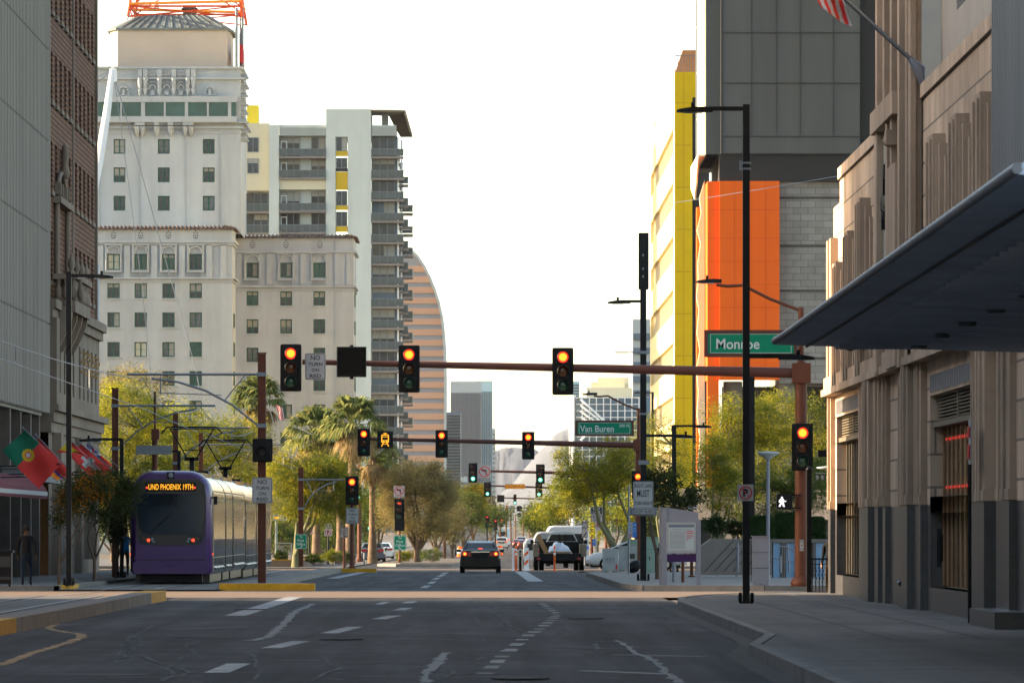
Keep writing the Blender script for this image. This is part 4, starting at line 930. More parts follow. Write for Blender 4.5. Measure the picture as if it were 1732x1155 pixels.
for y in (182, 190, 198, 204, 209, 214, 219, 224, 229, 233.4):
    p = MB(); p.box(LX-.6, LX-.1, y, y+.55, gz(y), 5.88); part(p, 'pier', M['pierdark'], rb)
w = MB(); w.box(LX-.7, LX-.5, 199, 203.6, gz(200)+.1, 3.0); part(w, 'glass_door', M['glass'], rb)
for y in (216.6, 221.6, 226.3): p = MB(); p.box(LX-.58, LX-.4, y-1.8, y+1.8, 3.4, 5.4); part(p, 'dark_stone_panel', M['granite'], rb)
# brick building
bb = T('brick_building', 'tall red brick building with carved stone base and balcony', 'building', (LX-5, 250, gz(250)))
wc = [238.6, 241.2, 243.9, 246.5, 249.1]; wd_ = [253, 255.6, 258.2, 260.8, 263.4]; ops = []
for k in range(5):
    z0 = 11.1+3.42*k
    for y in wc+wd_: ops.append((y-.72, y+.62, z0, z0+1.9)) if not (k < 1 and y in wc[1:4]) else None
w = MB(); w.wall((LX, 0, 0), (0, 1, 0), (1, 0, 0), 234.9, 265.6, 10.2, 30, ops, .35); w.box(LX-40, LX-.6, 234.9, 265.6, 5, 29.9)
w.quad((LX, 265.6, 10.2), (LX-.6, 265.6, 10.2), (LX-.6, 265.6, 30), (LX, 265.6, 30)); w.quad((LX, 234.9, 10.2), (LX-.6, 234.9, 10.2), (LX-.6, 234.9, 30), (LX, 234.9, 30)); part(w, 'brick_wall', M['brickred'], bb)
def bk():
    f = MB(); f.box(-.67, .67, .0, .05, 0, 1.9); g = MB(); g.box(-.6, .6, -.04, -.01, .07, .92); g.box(-.6, .6, -.06, -.03, .98, 1.83)
    return [('window', f.mesh('window', M['brownmetal']), None), ('pane', g.mesh('pane', M['glass']), 0)]
for a, b, c, d in ops: put(kit('bw', bk), bb, LX-.3, (a+b)/2, c, math.pi/2)
w = MB()
for a, b, c, d in ops: w.box(LX, LX+.1, a-.05, b+.05, c-.18, c-.004)
w.box(LX, LX+.12, 234.9, 236.4, 10.2, 30); w.box(LX, LX+.06, 250.6, 251.0, 10.2, 30); w.box(LX+.0, LX+.1, 265.2, 265.65, 10.2, 30); part(w, 'window_sill', M['basestone'], bb)
ops = [(y-.5, y+.45, 6.9, 9.0) for y in wc+wd_]
w = MB(); w.wall((LX+.15, 0, 0), (0, 1, 0), (1, 0, 0), 234.9, 265.8, -.3, 10.2, ops+[(253.5, 263.8, .4, 3.8)], .4); w.quad((LX+.15, 265.8, -.3), (LX-30, 265.8, -.3), (LX-30, 265.8, 10.2), (LX+.15, 265.8, 10.2))
for z0, z1, p in ((9.95, 10.3, .30), (9.6, 9.95, .16), (5.7, 6.1, .2), (6.1, 6.35, .38), (5.3, 5.7, .1)): w.box(LX-.3, LX+.15+p, 234.8, 265.8+p*.7, z0, z1)
for i in range(14): z = .3+i*.38; w.box(LX+.15, LX+.19, 251.5, 253, z, z+.33)
w.box(LX+.15, LX+.45, 235.0, 236.6, 6.35, 9.6); w.box(LX+.15, LX+.4, 250.3, 251.6, -.3, 5.3); w.box(LX+.15, LX+.5, 236.8, 238, -.3, 5.3); part(w, 'stone_base', M['basestone'], bb)
w = MB(); 
for a, b, c, d in ops+[(253.5, 263.8, .4, 3.8)]: w = MB(); w.box(LX-.2, LX-.15, a, b, c, d); w.box(LX-.14, LX-.08, (a+b)/2-.04, (a+b)/2+.04, c, d); part(w, 'base_window', M['glass'], bb)
w = MB()
for i in range(30): w.cbox(LX+.22, 253+i*.4, 8+((i*7) % 5)*.2, .1, .08, .1)
part(w, 'rosette', M['brass'], bb)
# balcony on corbels with finials and an arched surround
w = MB(); by0, by1, bx = 238.0, 247.0, LX+.95
w.box(LX+.1, bx, by0, by1, 9.9, 10.15); w.box(LX+.1, bx+.08, by0-.05, by1+.05, 11.15, 11.35)
w.box(bx-.12, bx, by0, by1, 10.15, 10.35)
for i in range(17): y = by0+.2+i*(by1-by0-.4)/16; w.lathe([(.05, 0), (.12, .15), (.13, .35), (.06, .6), (.09, .8)], bx-.1, y, 10.35, 8)
for i in range(4): w.lathe([(.06, 0), (.13, .15), (.13, .35), (.06, .6), (.09, .8)], LX+.3+i*.28, by0+.12, 10.35, 8)
for y in (by0+.1, (by0+by1)/2-1.5, (by0+by1)/2+1.5, by1-.1):
    w.lathe([(.18, 0), (.12, .1), (.07, .15), (.15, .35), (.10, .55), (.04, .65), (.06, .72), (0, .82)], bx-.15, y, 11.35, 10)
    w.prism([(LX+.1, 9.9), (bx-.1, 9.9), (bx-.15, 9.6), (LX+.6, 9.1), (LX+.3, 8.5), (LX+.1, 8.4)], 'y', y-.18, y+.18)
for y in (239.5, 245.6): w.tube([(LX+.15, y, 11.3), (LX+.15, y, 14.2)], .11, 8); w.tube([(LX+.12, y+.4, 11.3), (LX+.12, y+.4, 14.0)], .07, 6)
w.box(LX, LX+.35, 239, 246.2, 14.1, 14.35); w.tube([(LX+.12, 242.6+2.2*math.cos(a), 14.4+1.0*math.sin(a)) for a in np.linspace(0, math.pi, 11)], .1, 6)
w.lathe([(.15, 0), (.20, .25), (.12, .5), (.16, .8), (.12, 1.1), (.13, 1.25), (0, 1.4)], LX+.25, 242.6, 15.2, 10)
for y in (240.2, 241.4, 243.8, 245): w.cbox(LX+.15, y, 14.7, .25, .3, .45)
part(w, 'carved_balcony', M['basestone'], bb)
# buildings that stand beside the street but out of sight: they shade it
def block(label, x0, x1, y0, y1, h, mat, nm='office_building', face=1):
    t = T(nm, label, 'office building', ((x0+x1)/2, y0, 0)); xf = x1 if face > 0 else x0; ops = []
    for k in range(int((h-5)/3.6)):
        y = y0+1.5
        while y < y1-2.5: ops.append((y, y+1.8, 5+3.6*k, 6.9+3.6*k)); y += 3.1
    w = MB(); w.wall((xf, 0, 0), (0, 1, 0), (face, 0, 0), y0, y1, 0, h, ops, .3); w.box(x0 if face > 0 else x0+.6, x1-.6 if face > 0 else x1, y0, y1, 0, h); part(w, 'wall', mat, t)
    w = MB()
    for a, b, c, d in ops: w.box(xf-.28*face, xf-.24*face, a, b, c, d)
    part(w, 'window', M['glass'], t)
block('concrete office block on the near left corner of the crossing', -55, -17, 20, 148, 21, M['stucco2'])
block('unseen concrete block behind the brick building, stretched to shade the crossing', -60, -19.5, 266, 317, 15, M['stucco2'])  # unseen; lengthened into the cross street to shade the crossing and white car
# ================================================================ SIGNALS, SIGNS, POLES
def fit(mb, vs_from, fn):
    for i in range(vs_from, len(mb.v)): mb.v[i] = fn(*mb.v[i])
def rp(mb, w, h, r, y0, y1, cx=0, cz=0): return mb.prism(rrect(w, h, r, 4, cx, cz), 'y', y0, y1)
def visor(mb, z, r=.165, x=0, y0=-.18, y1=-.42, lo=-40, hi=220):
    n = 14; vs = []
    for j, y in enumerate((y0, y1)):
        for rr_ in (r, r-.012):
            for k in range(n+1): a = math.radians(lo+(hi-lo)*k/n); vs.append((x+rr_*math.cos(a), y, z+rr_*math.sin(a)))
    q = n+1; fs = []
    for k in range(n): fs += [(k, k+1, 2*q+k+1, 2*q+k), (q+k, q+k+1, 3*q+k+1, 3*q+k), (2*q+k, 2*q+k+1, 3*q+k+1, 3*q+k)]
    mb.add(vs, fs, True)
ARW = [(-.10, 0), (-.02, .075), (-.02, .03), (.10, .03), (.10, -.03), (-.02, -.03), (-.02, -.075)]
def sig_kit(state, plate=True):
    def fn():
        out = []
        if plate:
            b = MB(); rp(b, .60, 1.34, .05, -.01, .015)
            out.append(('backplate', b.mesh('backplate', M['black']), None))
            b = MB()
            for z in (.565, -.565): b.box(-.17, -.03, -.016, -.011, z-.012, z+.012); b.box(.03, .17, -.016, -.011, z-.012, z+.012)
            out.append(('reflector', b.mesh('reflector', M['signwhite']), 0))
        b = MB()
        for z in (.40, 0, -.40): rp(b, .36, .385, .04, -.18, -.0101, 0, z)
        b.box(-.05, .05, .0, .22, -.08, .08); k = len(out); out.append(('housing', b.mesh('housing', M['black']), None))
        lit = {'red': 0, 'redarrow': 0, 'amber': 1, 'green': 2}.get(state, -1)
        for i, z in enumerate((.40, 0, -.40)):
            b = MB(); visor(b, z); out.append(('visor', b.mesh('visor', M['black']), k))
            nm = ('red_lens', 'amber_lens', 'green_lens')[i]; b = MB()
            if i == lit and state == 'redarrow':
                b.disc(0, -.183, z, .145, 18); b.cm = 1; b.add([(x, -.19, z+zz) for x, zz in ARW], [tuple(range(7))]); me = b.mesh(nm, [M['lensred'], M['redlamp']])
            elif i == lit:
                b.disc(0, -.186, z, .158, 20, .112); b.cm = 1; b.disc(0, -.188, z, .114, 20, dy=.03); me = b.mesh(nm, [M[('red', 'amber', 'green')[i]+'glow'], M[('red', 'amber', 'green')[i]+'core']])
            else: b.disc(0, -.183, z, .148, 18, dy=.045); me = b.mesh(nm, M[('lensred', 'lensamber', 'lensgreen')[i]])
            out.append((nm, me, k))
        return out
    return kit(('sig', state, plate), fn)
def signal(px, py, Y, state, label, h=None, plate=True, group=None, rz=0):
    t = T('traffic_light', label, 'traffic light', (PX(px, Y), Y, PZ(py, Y)), group, rz); place(sig_kit(state, plate), t); return t
def noturn(mb, r, y, cz=0):                 # circle and slash with a left turn arrow
    mb.cm = 2; mb.disc(0, y-.004, cz, r, 28, r*.84)
    a = math.radians(45); d = (math.cos(a), -math.sin(a)); n_ = (math.sin(a)*r*.07, math.cos(a)*r*.07)
    mb.quad((-d[0]*r*.9+n_[0], y-.006, cz-d[1]*r*.9+n_[1]), (-d[0]*r*.9-n_[0], y-.006, cz-d[1]*r*.9-n_[1]), (d[0]*r*.9-n_[0], y-.006, cz+d[1]*r*.9-n_[1]), (d[0]*r*.9+n_[0], y-.006, cz+d[1]*r*.9+n_[1]))
    mb.cm = 1
    mb.add([(x*r, y-.003, cz+z*r) for x, z in ((.18, -.6), (.38, -.6), (.38, .38), (-.2, .38), (-.2, .58), (-.62, .26), (-.2, -.04), (-.2, .16), (.18, .16))], [(0, 1, 2, 8), (2, 3, 7, 8), (4, 5, 6)])
def nopark(mb, r, y, cz=0):
    mb.cm = 1; text(mb, 'P', 0, y-.003, cz, r*.75, r*1.15, .05); mb.cm = 2; mb.disc(0, y-.004, cz, r, 28, r*.82)
    mb.add([(-r*.68, y-.006, cz+r*.60), (-r*.60, y-.006, cz+r*.68), (r*.68, y-.006, cz-r*.60), (r*.60, y-.006, cz-r*.68)], [(0, 1, 2, 3)])
def sign(px, py, w, h, Y, label, lines=(), base='signwhite', ink='signblack', border=True, draw=None, pole=None, extra=None, cat='sign', name='sign', frame=None, rz=0):
    """w,h in photo pixels; lines = (text, centre height, glyph height, width) as fractions"""
    W_, H_ = w*Y/F, h*Y/F; t = T(name, label, cat, (PX(px, Y), Y, PZ(py, Y)), None, rz); o = wloc(t)
    b = MB(); rp(b, W_, H_, min(W_, H_)*.06, -.012, .012); r0 = b.v; p = bpy.data.objects.new('panel', b.mesh('panel', M[base])); COL.objects.link(p); p.parent = t
    b = MB(); e = .012*max(1, Y/200)
    if border:
        for x0, x1, z0, z1 in ((-.47, .47, .455, .455+e/H_), (-.47, .47, -.455-e/H_, -.455), (-.47, -.47+e/W_, -.455, .455), (.47-e/W_, .47, -.455, .455)): b.quad((x0*W_, -.015, z0*H_), (x1*W_, -.015, z0*H_), (x1*W_, -.015, z1*H_), (x0*W_, -.015, z1*H_))
    b.cm = 1
    for ln in lines: text(b, ln[0], (ln[4] if len(ln) > 4 else 0)*W_, -.016, ln[1]*H_, ln[3]*W_, ln[2]*H_, .012)
    if draw: draw(b, W_, H_)
    q = bpy.data.objects.new('lettering', b.mesh('lettering', [M[ink if ink != 'signblack' or base != 'signgreen' else 'signletter'], M[ink], M['signred']])); COL.objects.link(q); q.parent = t
    if frame:
        b = MB(); f_ = frame; b.box(-W_/2-f_, W_/2+f_, .013, .06, -H_/2-f_, H_/2+f_); b.box(-W_/2-f_, W_/2+f_, -.03, .013, H_/2, H_/2+f_); b.box(-W_/2-f_, W_/2+f_, -.03, .013, -H_/2-f_, -H_/2)
        b.box(-W_/2-f_, -W_/2, -.03, .013, -H_/2, H_/2); b.box(W_/2, W_/2+f_, -.03, .013, -H_/2, H_/2); q = bpy.data.objects.new('frame', b.mesh('frame', M['brownarm'])); COL.objects.link(q); q.parent = t
    if pole:                                  # own post: (material, radius)
        b = MB(); z0 = gz(Y)+(.15 if len(pole) < 3 else pole[2])-o.z; b.tube([(0, .05, z0), (0, .05, H_/2+.05)], pole[1], 8); b.lathe([(pole[1]*2.2, 0), (pole[1]*2.2, .04), (pole[1], .06)], 0, .05, z0, 10)
        q = bpy.data.objects.new('post', b.mesh('post', M[pole[0]])); COL.objects.link(q); q.parent = t
    return t
NTR = [('NO', .33, .17, .46), ('TURN', .09, .13, .68), ('ON', -.13, .13, .36), ('RED', -.35, .14, .54)]
def mast(label, Y, pxp, py_arm, px_end, py_end, r=.165, zb=None, py_top=None, col='rustpole', lum=None, arm_r=(.15, .07)):
    x = PX(pxp, Y); zb = gz(Y)+.15 if zb is None else zb; t = T('signal_mast', label, 'signal mast', (x, Y, zb)); zt = PZ(py_arm-14*(180/Y), Y)
    b = MB(); b.tube([(x, Y, zb), (x, Y, zt)], [r*1.1, r], 14); b.lathe([(r*1.8, 0), (r*1.8, .12), (r*1.15, .3)], x, Y, zb, 4 if 0 else 12); b.cbox(x, Y-.02, PZ(py_arm, Y), r*3.2, r*2.8, r*3.4); b.lathe([(r*1.1, 0), (r*.8, .08), (0, .1)], x, Y, zt, 12)
    b.build('pole', M[col], t)
    b = MB(); z0, z1 = PZ(py_arm, Y), PZ(py_end, Y); xe = PX(px_end, Y); n = 3; pts = []; rr_ = []
    for i in range(n):
        u0, u1 = i/n, (i+1)/n; ra = arm_r[0]+(arm_r[1]-arm_r[0])*u0; rb2 = arm_r[0]+(arm_r[1]-arm_r[0])*(u1-.02)
        pts += [(x+(xe-x)*u0, Y-.05, z0+(z1-z0)*u0), (x+(xe-x)*(u1-.004), Y-.05, z0+(z1-z0)*(u1-.004))]; rr_ += [ra, rb2*1.0]
    b.tube(pts, rr_, 12); b.build('arm', M['brownarm'], t)
    if py_top is not None:
        b = MB(); b.tube([(x, Y, zt), (x, Y, PZ(py_top, Y))], r*.5, 8); b.build('lamp_riser', M[col], t)
        lx, ly = lum; b = MB(); p0 = Vector((x, Y, PZ(py_top+6*(180/Y), Y))); p3 = Vector((PX(lx, Y), Y, PZ(ly, Y)))
        b.tube([p0, p0.lerp(p3, .33)+Vector((0, 0, .07)), p0.lerp(p3, .62)+Vector((0, 0, .22)), p3.lerp(p0, .22)+Vector((0, 0, .06)), p3.lerp(p0, .1)], .045, 8); b.build('lamp_arm', M[col], t)
        led_head(t, p3, -1)
    return t
def led_head(t, p, d, L=.75, w=.30):       # flat lamp head with its sensor stub
    b = MB(); x, y, z = p
    b.loft([[(x+d*L*u, y-w*k*.5, z-.03), (x+d*L*u, y+w*k*.5, z-.03), (x+d*L*u, y+w*k*.45, z+.02+h), (x+d*L*u, y-w*k*.45, z+.02+h)] for u, k, h in ((-.55, .3, .06), (-.25, .55, .07), (.1, 1, .05), (.35, .9, .02), (.45, .5, 0))], sm=False)
    b.lathe([(.04, 0), (.04, .12), (0, .13)], x, y, z+.06, 8); lh = b.build('lamp_head', M['black'], t)
    b = MB(); b.box(x-.2, x+.2, y-w*.35, y+w*.35, z-.045, z-.032); b.build('lamp_lens', M['paleconc'], lh)
# Monroe crossing
Y1 = 178.0
mast('rust brown signal mast with long arm and street lamp on the near right corner', Y1, 1355, 631, 508, 612, py_top=520, lum=(1196, 477))
signal(492, 622, Y1-.3, 'red', 'red traffic light at the left end of the near mast arm')
signal(692, 624, Y1-.3, 'red', 'red traffic light beside the black louvred box on the near arm')
signal(952, 628, Y1-.3, 'red', 'red traffic light alone against the sky in the middle of the near arm')
signal(1357, 756, Y1-.35, 'red', 'red traffic light fixed on the rust brown pole at right')
sign(533.5, 620, 35, 45, Y1-.25, 'white no turn on red sign hung from the near mast arm', NTR)
b = MB(); bw, bh = 50*Y1/F, 51*Y1/F; t = T('blank_out_sign', 'black louvred blank-out box hung from the near mast arm', 'sign', (PX(595, Y1), Y1-.2, PZ(612.5, Y1)))
b.box(-bw/2, bw/2, -.1, .06, -bh/2, bh/2); b.box(-.05, .05, -.05, .05, -bh/2-.06, bh/2+.05); o_ = bpy.data.objects.new('housing', b.mesh('housing', M['black'])); COL.objects.link(o_); o_.parent = t
b = MB()
for i in range(14): z = -bh/2+.04+i*(bh-.08)/14; b.quad((-bw/2+.03, -.102, z), (bw/2-.03, -.102, z), (bw/2-.03, -.16, z+.03), (-bw/2+.03, -.16, z+.03))
b.box(-bw/2, -bw/2+.025, -.17, -.101, -bh/2, bh/2); b.box(bw/2-.025, bw/2, -.17, -.101, -bh/2, bh/2); b.box(-bw/2, bw/2, -.17, -.101, bh/2-.025, bh/2)
o_ = bpy.data.objects.new('louvre', b.mesh('louvre', M['darkpanel'])); COL.objects.link(o_); o_.parent = t
sign(1270, 581, 146, 34, Y1-.3, 'green Monroe street name sign in a brown frame', [('Monroe', -.02, .52, .50, -.15), ('200 N', .24, .24, .15, .34)], 'signgreen', 'signletter', frame=.1)
# pedestrian signal
t = T('pedestrian_signal', 'black pedestrian signal showing a lit white walking figure', 'pedestrian signal', (PX(1326, Y1), Y1-.2, PZ(848, Y1)))
b = MB(); rp(b, .44, .44, .04, -.12, .1); b.box(.2, .48, -.02, .03, .17, .2); b.box(.2, .48, -.02, .03, -.2, -.17); o_ = bpy.data.objects.new('housing', b.mesh('housing', M['black'])); COL.objects.link(o_); o_.parent = t
b = MB(); b.disc(-.05, -.125, .13, .033, 12)
for pts in ([(-.10,.09),(.0,.09),(.01,-.02),(-.09,-.03)], [(-.02,.08),(.05,.02),(.09,.03),(.09,.0),(.04,-.01),(-.02,.04)], [(-.10,.09),(-.15,.03),(-.15,-.03),(-.12,-.02),(-.12,.02),(-.08,.05)], [(-.09,-.02),(-.03,-.02),(-.11,-.17),(-.16,-.17)], [(-.05,-.02),(.01,-.02),(.03,-.16),(.07,-.17),(-.01,-.17)]): b.quad(*[(x, -.126, z) for x, z in pts])
fit(b, 0, lambda x, y, z: (x*.85-.03, y, z*.85))
o_ = bpy.data.objects.new('walking_figure', b.mesh('walking_figure', M['whiteglow'])); COL.objects.link(o_); o_.parent = t
sign(1356, 922, 8, 20, Y1-.25, 'small white push button plate on the brown mast pole', [('PUSH', .3, .12, .7), ('+', 0, .2, .4), ('WALK', -.3, .12, .7)])
# Van Buren crossing
Y2 = 303.0
mast('rust brown signal mast with lamp at the second crossing', Y2, 1080, 753, 615, 742, r=.16, py_top=690, lum=(996, 667))
signal(615.5, 748, Y2-.3, 'red', 'red traffic light next to the amber tram symbol')
signal(747, 750.5, Y2-.3, 'red', 'red traffic light over the median tree on the second mast arm')
signal(893.5, 753.5, Y2-.3, 'red', 'red traffic light against pale hills on the second mast arm')
signal(1079, 820, Y2-.5, 'red', 'red traffic light above the must turn right sign')
t = T('tram_warning_sign', 'black sign with a lit amber tram symbol on the second arm', 'sign', (PX(651.5, Y2), Y2-.2, PZ(743.5, Y2))); u = Y2/F
b = MB(); rp(b, 27*u, 29*u, .03, -.05, .05); o_ = bpy.data.objects.new('housing', b.mesh('housing', M['black'])); COL.objects.link(o_); o_.parent = t
b = MB()
for x0, x1, z0, z1 in ((-3,3,10,11.2), (-.8,.8,8.5,10), (-6,6,7.2,8.6), (-6.4,-4.8,-4,7.2), (4.8,6.4,-4,7.2), (-4.8,4.8,4.3,5.3), (-4.6,4.6,-1.6,-.6), (-6,6,-5,-3.8), (-4.8,-1,-3.6,-2.2), (1,4.8,-3.6,-2.2)): b.quad((x0*u, -.055, z0*u), (x1*u, -.055, z0*u), (x1*u, -.055, z1*u), (x0*u, -.055, z1*u))
for sg in (-1, 1): b.quad((sg*2*u, -.055, -5*u), (sg*3.6*u, -.055, -5*u), (sg*7*u, -.055, -11.5*u), (sg*5.2*u, -.055, -11.5*u)); b.quad((sg*3*u, -.055, -8*u), (0, -.055, -8*u), (0, -.055, -7.2*u), (sg*3*u, -.055, -7.2*u))
o_ = bpy.data.objects.new('tram_symbol', b.mesh('tram_symbol', M['amberglow'])); COL.objects.link(o_); o_.parent = t
sign(1022.5, 724, 92, 19.5, Y2-.3, 'green Van Buren street name sign in a brown frame', [('Van Buren', -.05, .58, .62, -.14), ('300 N', .22, .26, .18, .36)], 'signgreen', 'signletter', frame=.1)
# left pole with signals at the second crossing
def pole_thing(label, px, Y, py_top, r, mat, name='pole', cat='pole', base=.15, sq=False):
    x = PX(px, Y); z = gz(Y)+base; t = T(name, label, cat, (x, Y, z)); b = MB()
    if sq: b.box(x-r, x+r, Y-r, Y+r, z, PZ(py_top, Y))
    else: b.tube([(x, Y, z), (x, Y, PZ(py_top, Y))], r, 12); b.lathe([(r*1.12, 0), (r*1.12, .03)], x, Y, PZ(py_top, Y), 12)
    b.build('shaft', M[mat], t); b = MB(); b.lathe([(r*1.9, 0), (r*1.9, .08), (r*1.3, .1), (r*1.2, .3), (r, .34)], x, Y, z, 12)
    for k in range(4): b.lathe([(.03, 0), (.03, .14)], x+r*1.6*math.cos(k*1.57+.78), Y+r*1.6*math.sin(k*1.57+.78), z, 6)
    b.build('base_plate', M[mat], t); return t
pole_thing('slim brown signal pole on the yellow edged far island', 595.5, 291, 850, .09, 'rustpole', 'signal_pole', 'signal pole')
signal(595.5, 829.5, 290.7, 'red', 'red traffic light on the slim pole above a no turn on red sign')
sign(596, 872, 22, 27, 290.6, 'white no turn on red sign on the slim pole under a red light', NTR)
signal(607, 832, 420, 'green', 'small green traffic light peeking out behind the left red light', plate=False)
pole_thing('rusty tall pole carrying the left green light', 608, 421, 770, .14, 'rustpole', 'signal_pole', 'signal pole')
t = pole_thing('brown post on the median with a red arrow light', 676, 384, 822, .07, 'rustpole', 'signal_pole', 'signal pole', .2)
sign(675, 831.5, 18, 20, 383.7, 'white no left turn sign above a red arrow light', draw=lambda b, w, h: noturn(b, h*.40, -.016, h*.07), border=False, lines=[('EXCEPT BUSES', -.42, .09, .8)])
signal(675.5, 862, 383.7, 'redarrow', 'red arrow traffic light on the median post', plate=True)
b = MB(); b.cbox(PX(676, 383.8), 383.8, PZ(889, 383.8), .6, .12, .62); b.thing('blank_out_sign', M['black'], 'dark blank box under the median red arrow light', 'sign', (PX(676, 383.8), 383.8, PZ(889, 383.8)))
PO = [('To', .33, .17, .28), ('Post', .08, .18, .55), ('Office', -.17, .18, .72)]
def arrow(sx):
    def f(b, w, h):
        b.cm = 1; u = h*.1; cx, cz = 0, -.37*h
        b.quad((cx-sx*u, -.016, cz-u*.8), (cx-sx*u*.6, -.016, cz-u), (cx+sx*u*.6, -.016, cz+u*.4), (cx+sx*u*.3, -.016, cz+u*.6)); b.quad((cx+sx*u, -.016, cz+u), (cx+sx*u, -.016, cz-u*.2), (cx+sx*.6*u, -.016, cz+u*.5), (cx-sx*u*.2, -.016, cz+u))
    return f
sign(676.5, 917.5, 21, 25, 383.5, 'green To Post Office sign on the median post', PO, 'signgreen', 'signletter', draw=arrow(-1))
sign(509, 915.5, 20, 25, 328, 'green To Post Office sign in front of the left palo verde trunk', PO, 'signgreen', 'signletter', draw=arrow(1))
# third, fourth and further crossings
mast('thin brown signal arm of the third crossing', 430, 1002, 801, 809, 796, r=.14, arm_r=(.13, .07))
signal(800, 799.5, 429.5, 'green', 'green traffic light left of the no left turn sign'); signal(914, 801.5, 429.5, 'green', 'green traffic light in the middle of the third arm')
sign(819.5, 797.5, 20.5, 22, 429.4, 'white no left turn sign between green lights on the third arm', draw=lambda b, w, h: noturn(b, w*.45, -.016, 0), border=False)
sign(819.5, 812, 20.5, 6.5, 429.4, 'narrow white plate under the no left turn sign on the third arm', [('EXCEPT BUSES', 0, .5, .85)])
mast('thin brown signal arm carrying the orange crosswalk sign', 540, 1025, 828, 826, 821, r=.14, arm_r=(.12, .07))
signal(824.5, 827, 539.5, 'green', 'green traffic light directly under the no left turn sign'); signal(911.5, 828, 539.5, 'green', 'green traffic light below another one near the crosswalk sign')
sign(871, 822.5, 34, 7.5, 539.4, 'orange crosswalk sign on the fourth arm', [('CROSSWALK', 0, .6, .9)], 'signorange')
sign(982, 825.5, 25, 7.5, 539.4, 'small green 500 N sign before the yellow green tree', [('500 N', 0, .55, .75)], 'signgreen', 'signletter')
mast('dark signal arm of the fifth crossing', 740, 930, 844, 828, 841, r=.12, arm_r=(.10, .06))
signal(820, 845, 739.5, 'redarrow', 'red arrow light left of the lane arrow sign on the fifth arm', plate=False); signal(871, 844.5, 739.5, 'green', 'green traffic light in the middle of the fifth arm', plate=False); signal(923.5, 846.5, 739.5, 'green', 'green traffic light at the right end of the fifth arm', plate=False)
def lanes(b, w, h):
    b.cm = 1; b.quad((w*.12, -.016, -h*.45), (w*.19, -.016, -h*.45), (w*.19, -.016, h*.45), (w*.12, -.016, h*.45)); b.quad((-w*.2, -.016, -h*.05), (-w*.12, -.016, -h*.05), (-w*.12, -.016, h*.4), (-w*.2, -.016, h*.4)); b.quad((-w*.4, -.016, 0), (-w*.2, -.016, .12*h), (-w*.2, -.016, -.12*h)); b.quad((w*.27, -.016, -h*.45), (w*.36, -.016, -h*.45), (w*.3, -.016, h*.05), (w*.22, -.016, 0))
sign(831.5, 846, 13, 16, 739.4, 'white lane arrow sign on the fifth arm', draw=lanes)
b = MB(); b.cbox(0, 0, 0, .85, .15, .85); 
def boxthing(name, mat, label, cat, px, py, w, h, Y, d=.15, grp=None):
    b = MB(); x, z = PX(px, Y), PZ(py, Y); rp(b, w*Y/F, h*Y/F, .03, -d/2, d/2); b.v = [(x+a, Y+c, z+e) for a, c, e in b.v]
    k = len(b.v); b.cbox(x, Y, z+h*Y/F/2+.04, .08, .08, .08); return b.thing(name, M[mat], label, cat, (x, Y, z), grp)
boxthing('blank_out_sign', 'black', 'small dark square box on the fifth arm', 'sign', 847, 843, 12, 12, 739.4)
mast('dark signal arm of the sixth crossing', 950, 925, 859, 860, 859, r=.12, arm_r=(.10, .06))
signal(858, 861, 949, 'redarrow', 'tiny red arrow light left of the white lane sign far away', plate=False); signal(895, 861, 949, 'green', 'tiny green traffic light far away over the rising street', plate=False)
sign(866, 861, 9, 12, 948.8, 'tiny white lane sign on the sixth arm', draw=lanes); boxthing('blank_out_sign', 'black', 'tiny dark box on the sixth arm', 'sign', 878.5, 860, 9, 9, 948.8)
for px, py, Y, st_, lb in ((864, 872, 1150, 'redarrow', 'faint red arrow light under the sixth arm'), (892, 871, 1200, 'red', 'tiny red light under the green one far away'), (906.5, 874, 1150, 'green', 'tiny green light at the right of the far arms'), (824, 881, 620, 'redarrow', 'red arrow light on a post above the black sedan'), (838, 887, 680, 'redarrow', 'red arrow light on a post right of the sedan roof'), (782, 887, 640, 'red', 'red light on a post left of the sedan'), (770.5, 869, 640, 'green', 'green light against the olive tree edge'), (623, 885, 520, 'green', 'small green light between the left palms and median tree'), (848.5, 884, 900, 'red', 'tiny red light above the distant bus')):
    signal(px, py, Y, st_, lb, plate=False)
    if Y < 700:
        x = PX(px, Y); b = MB(); b.tube([(x, Y+.15, gz(Y)), (x, Y+.15, PZ(py, Y)+.5)], .07, 8); b.thing('signal_pole', M['blackpole'], 'thin dark post carrying the '+lb, 'signal pole', (x, Y+.15, gz(Y)))
boxthing('blank_out_sign', 'black', 'dark box right of the sixth arm box, lower', 'sign', 878.5, 870.5, 7, 7, 1100)
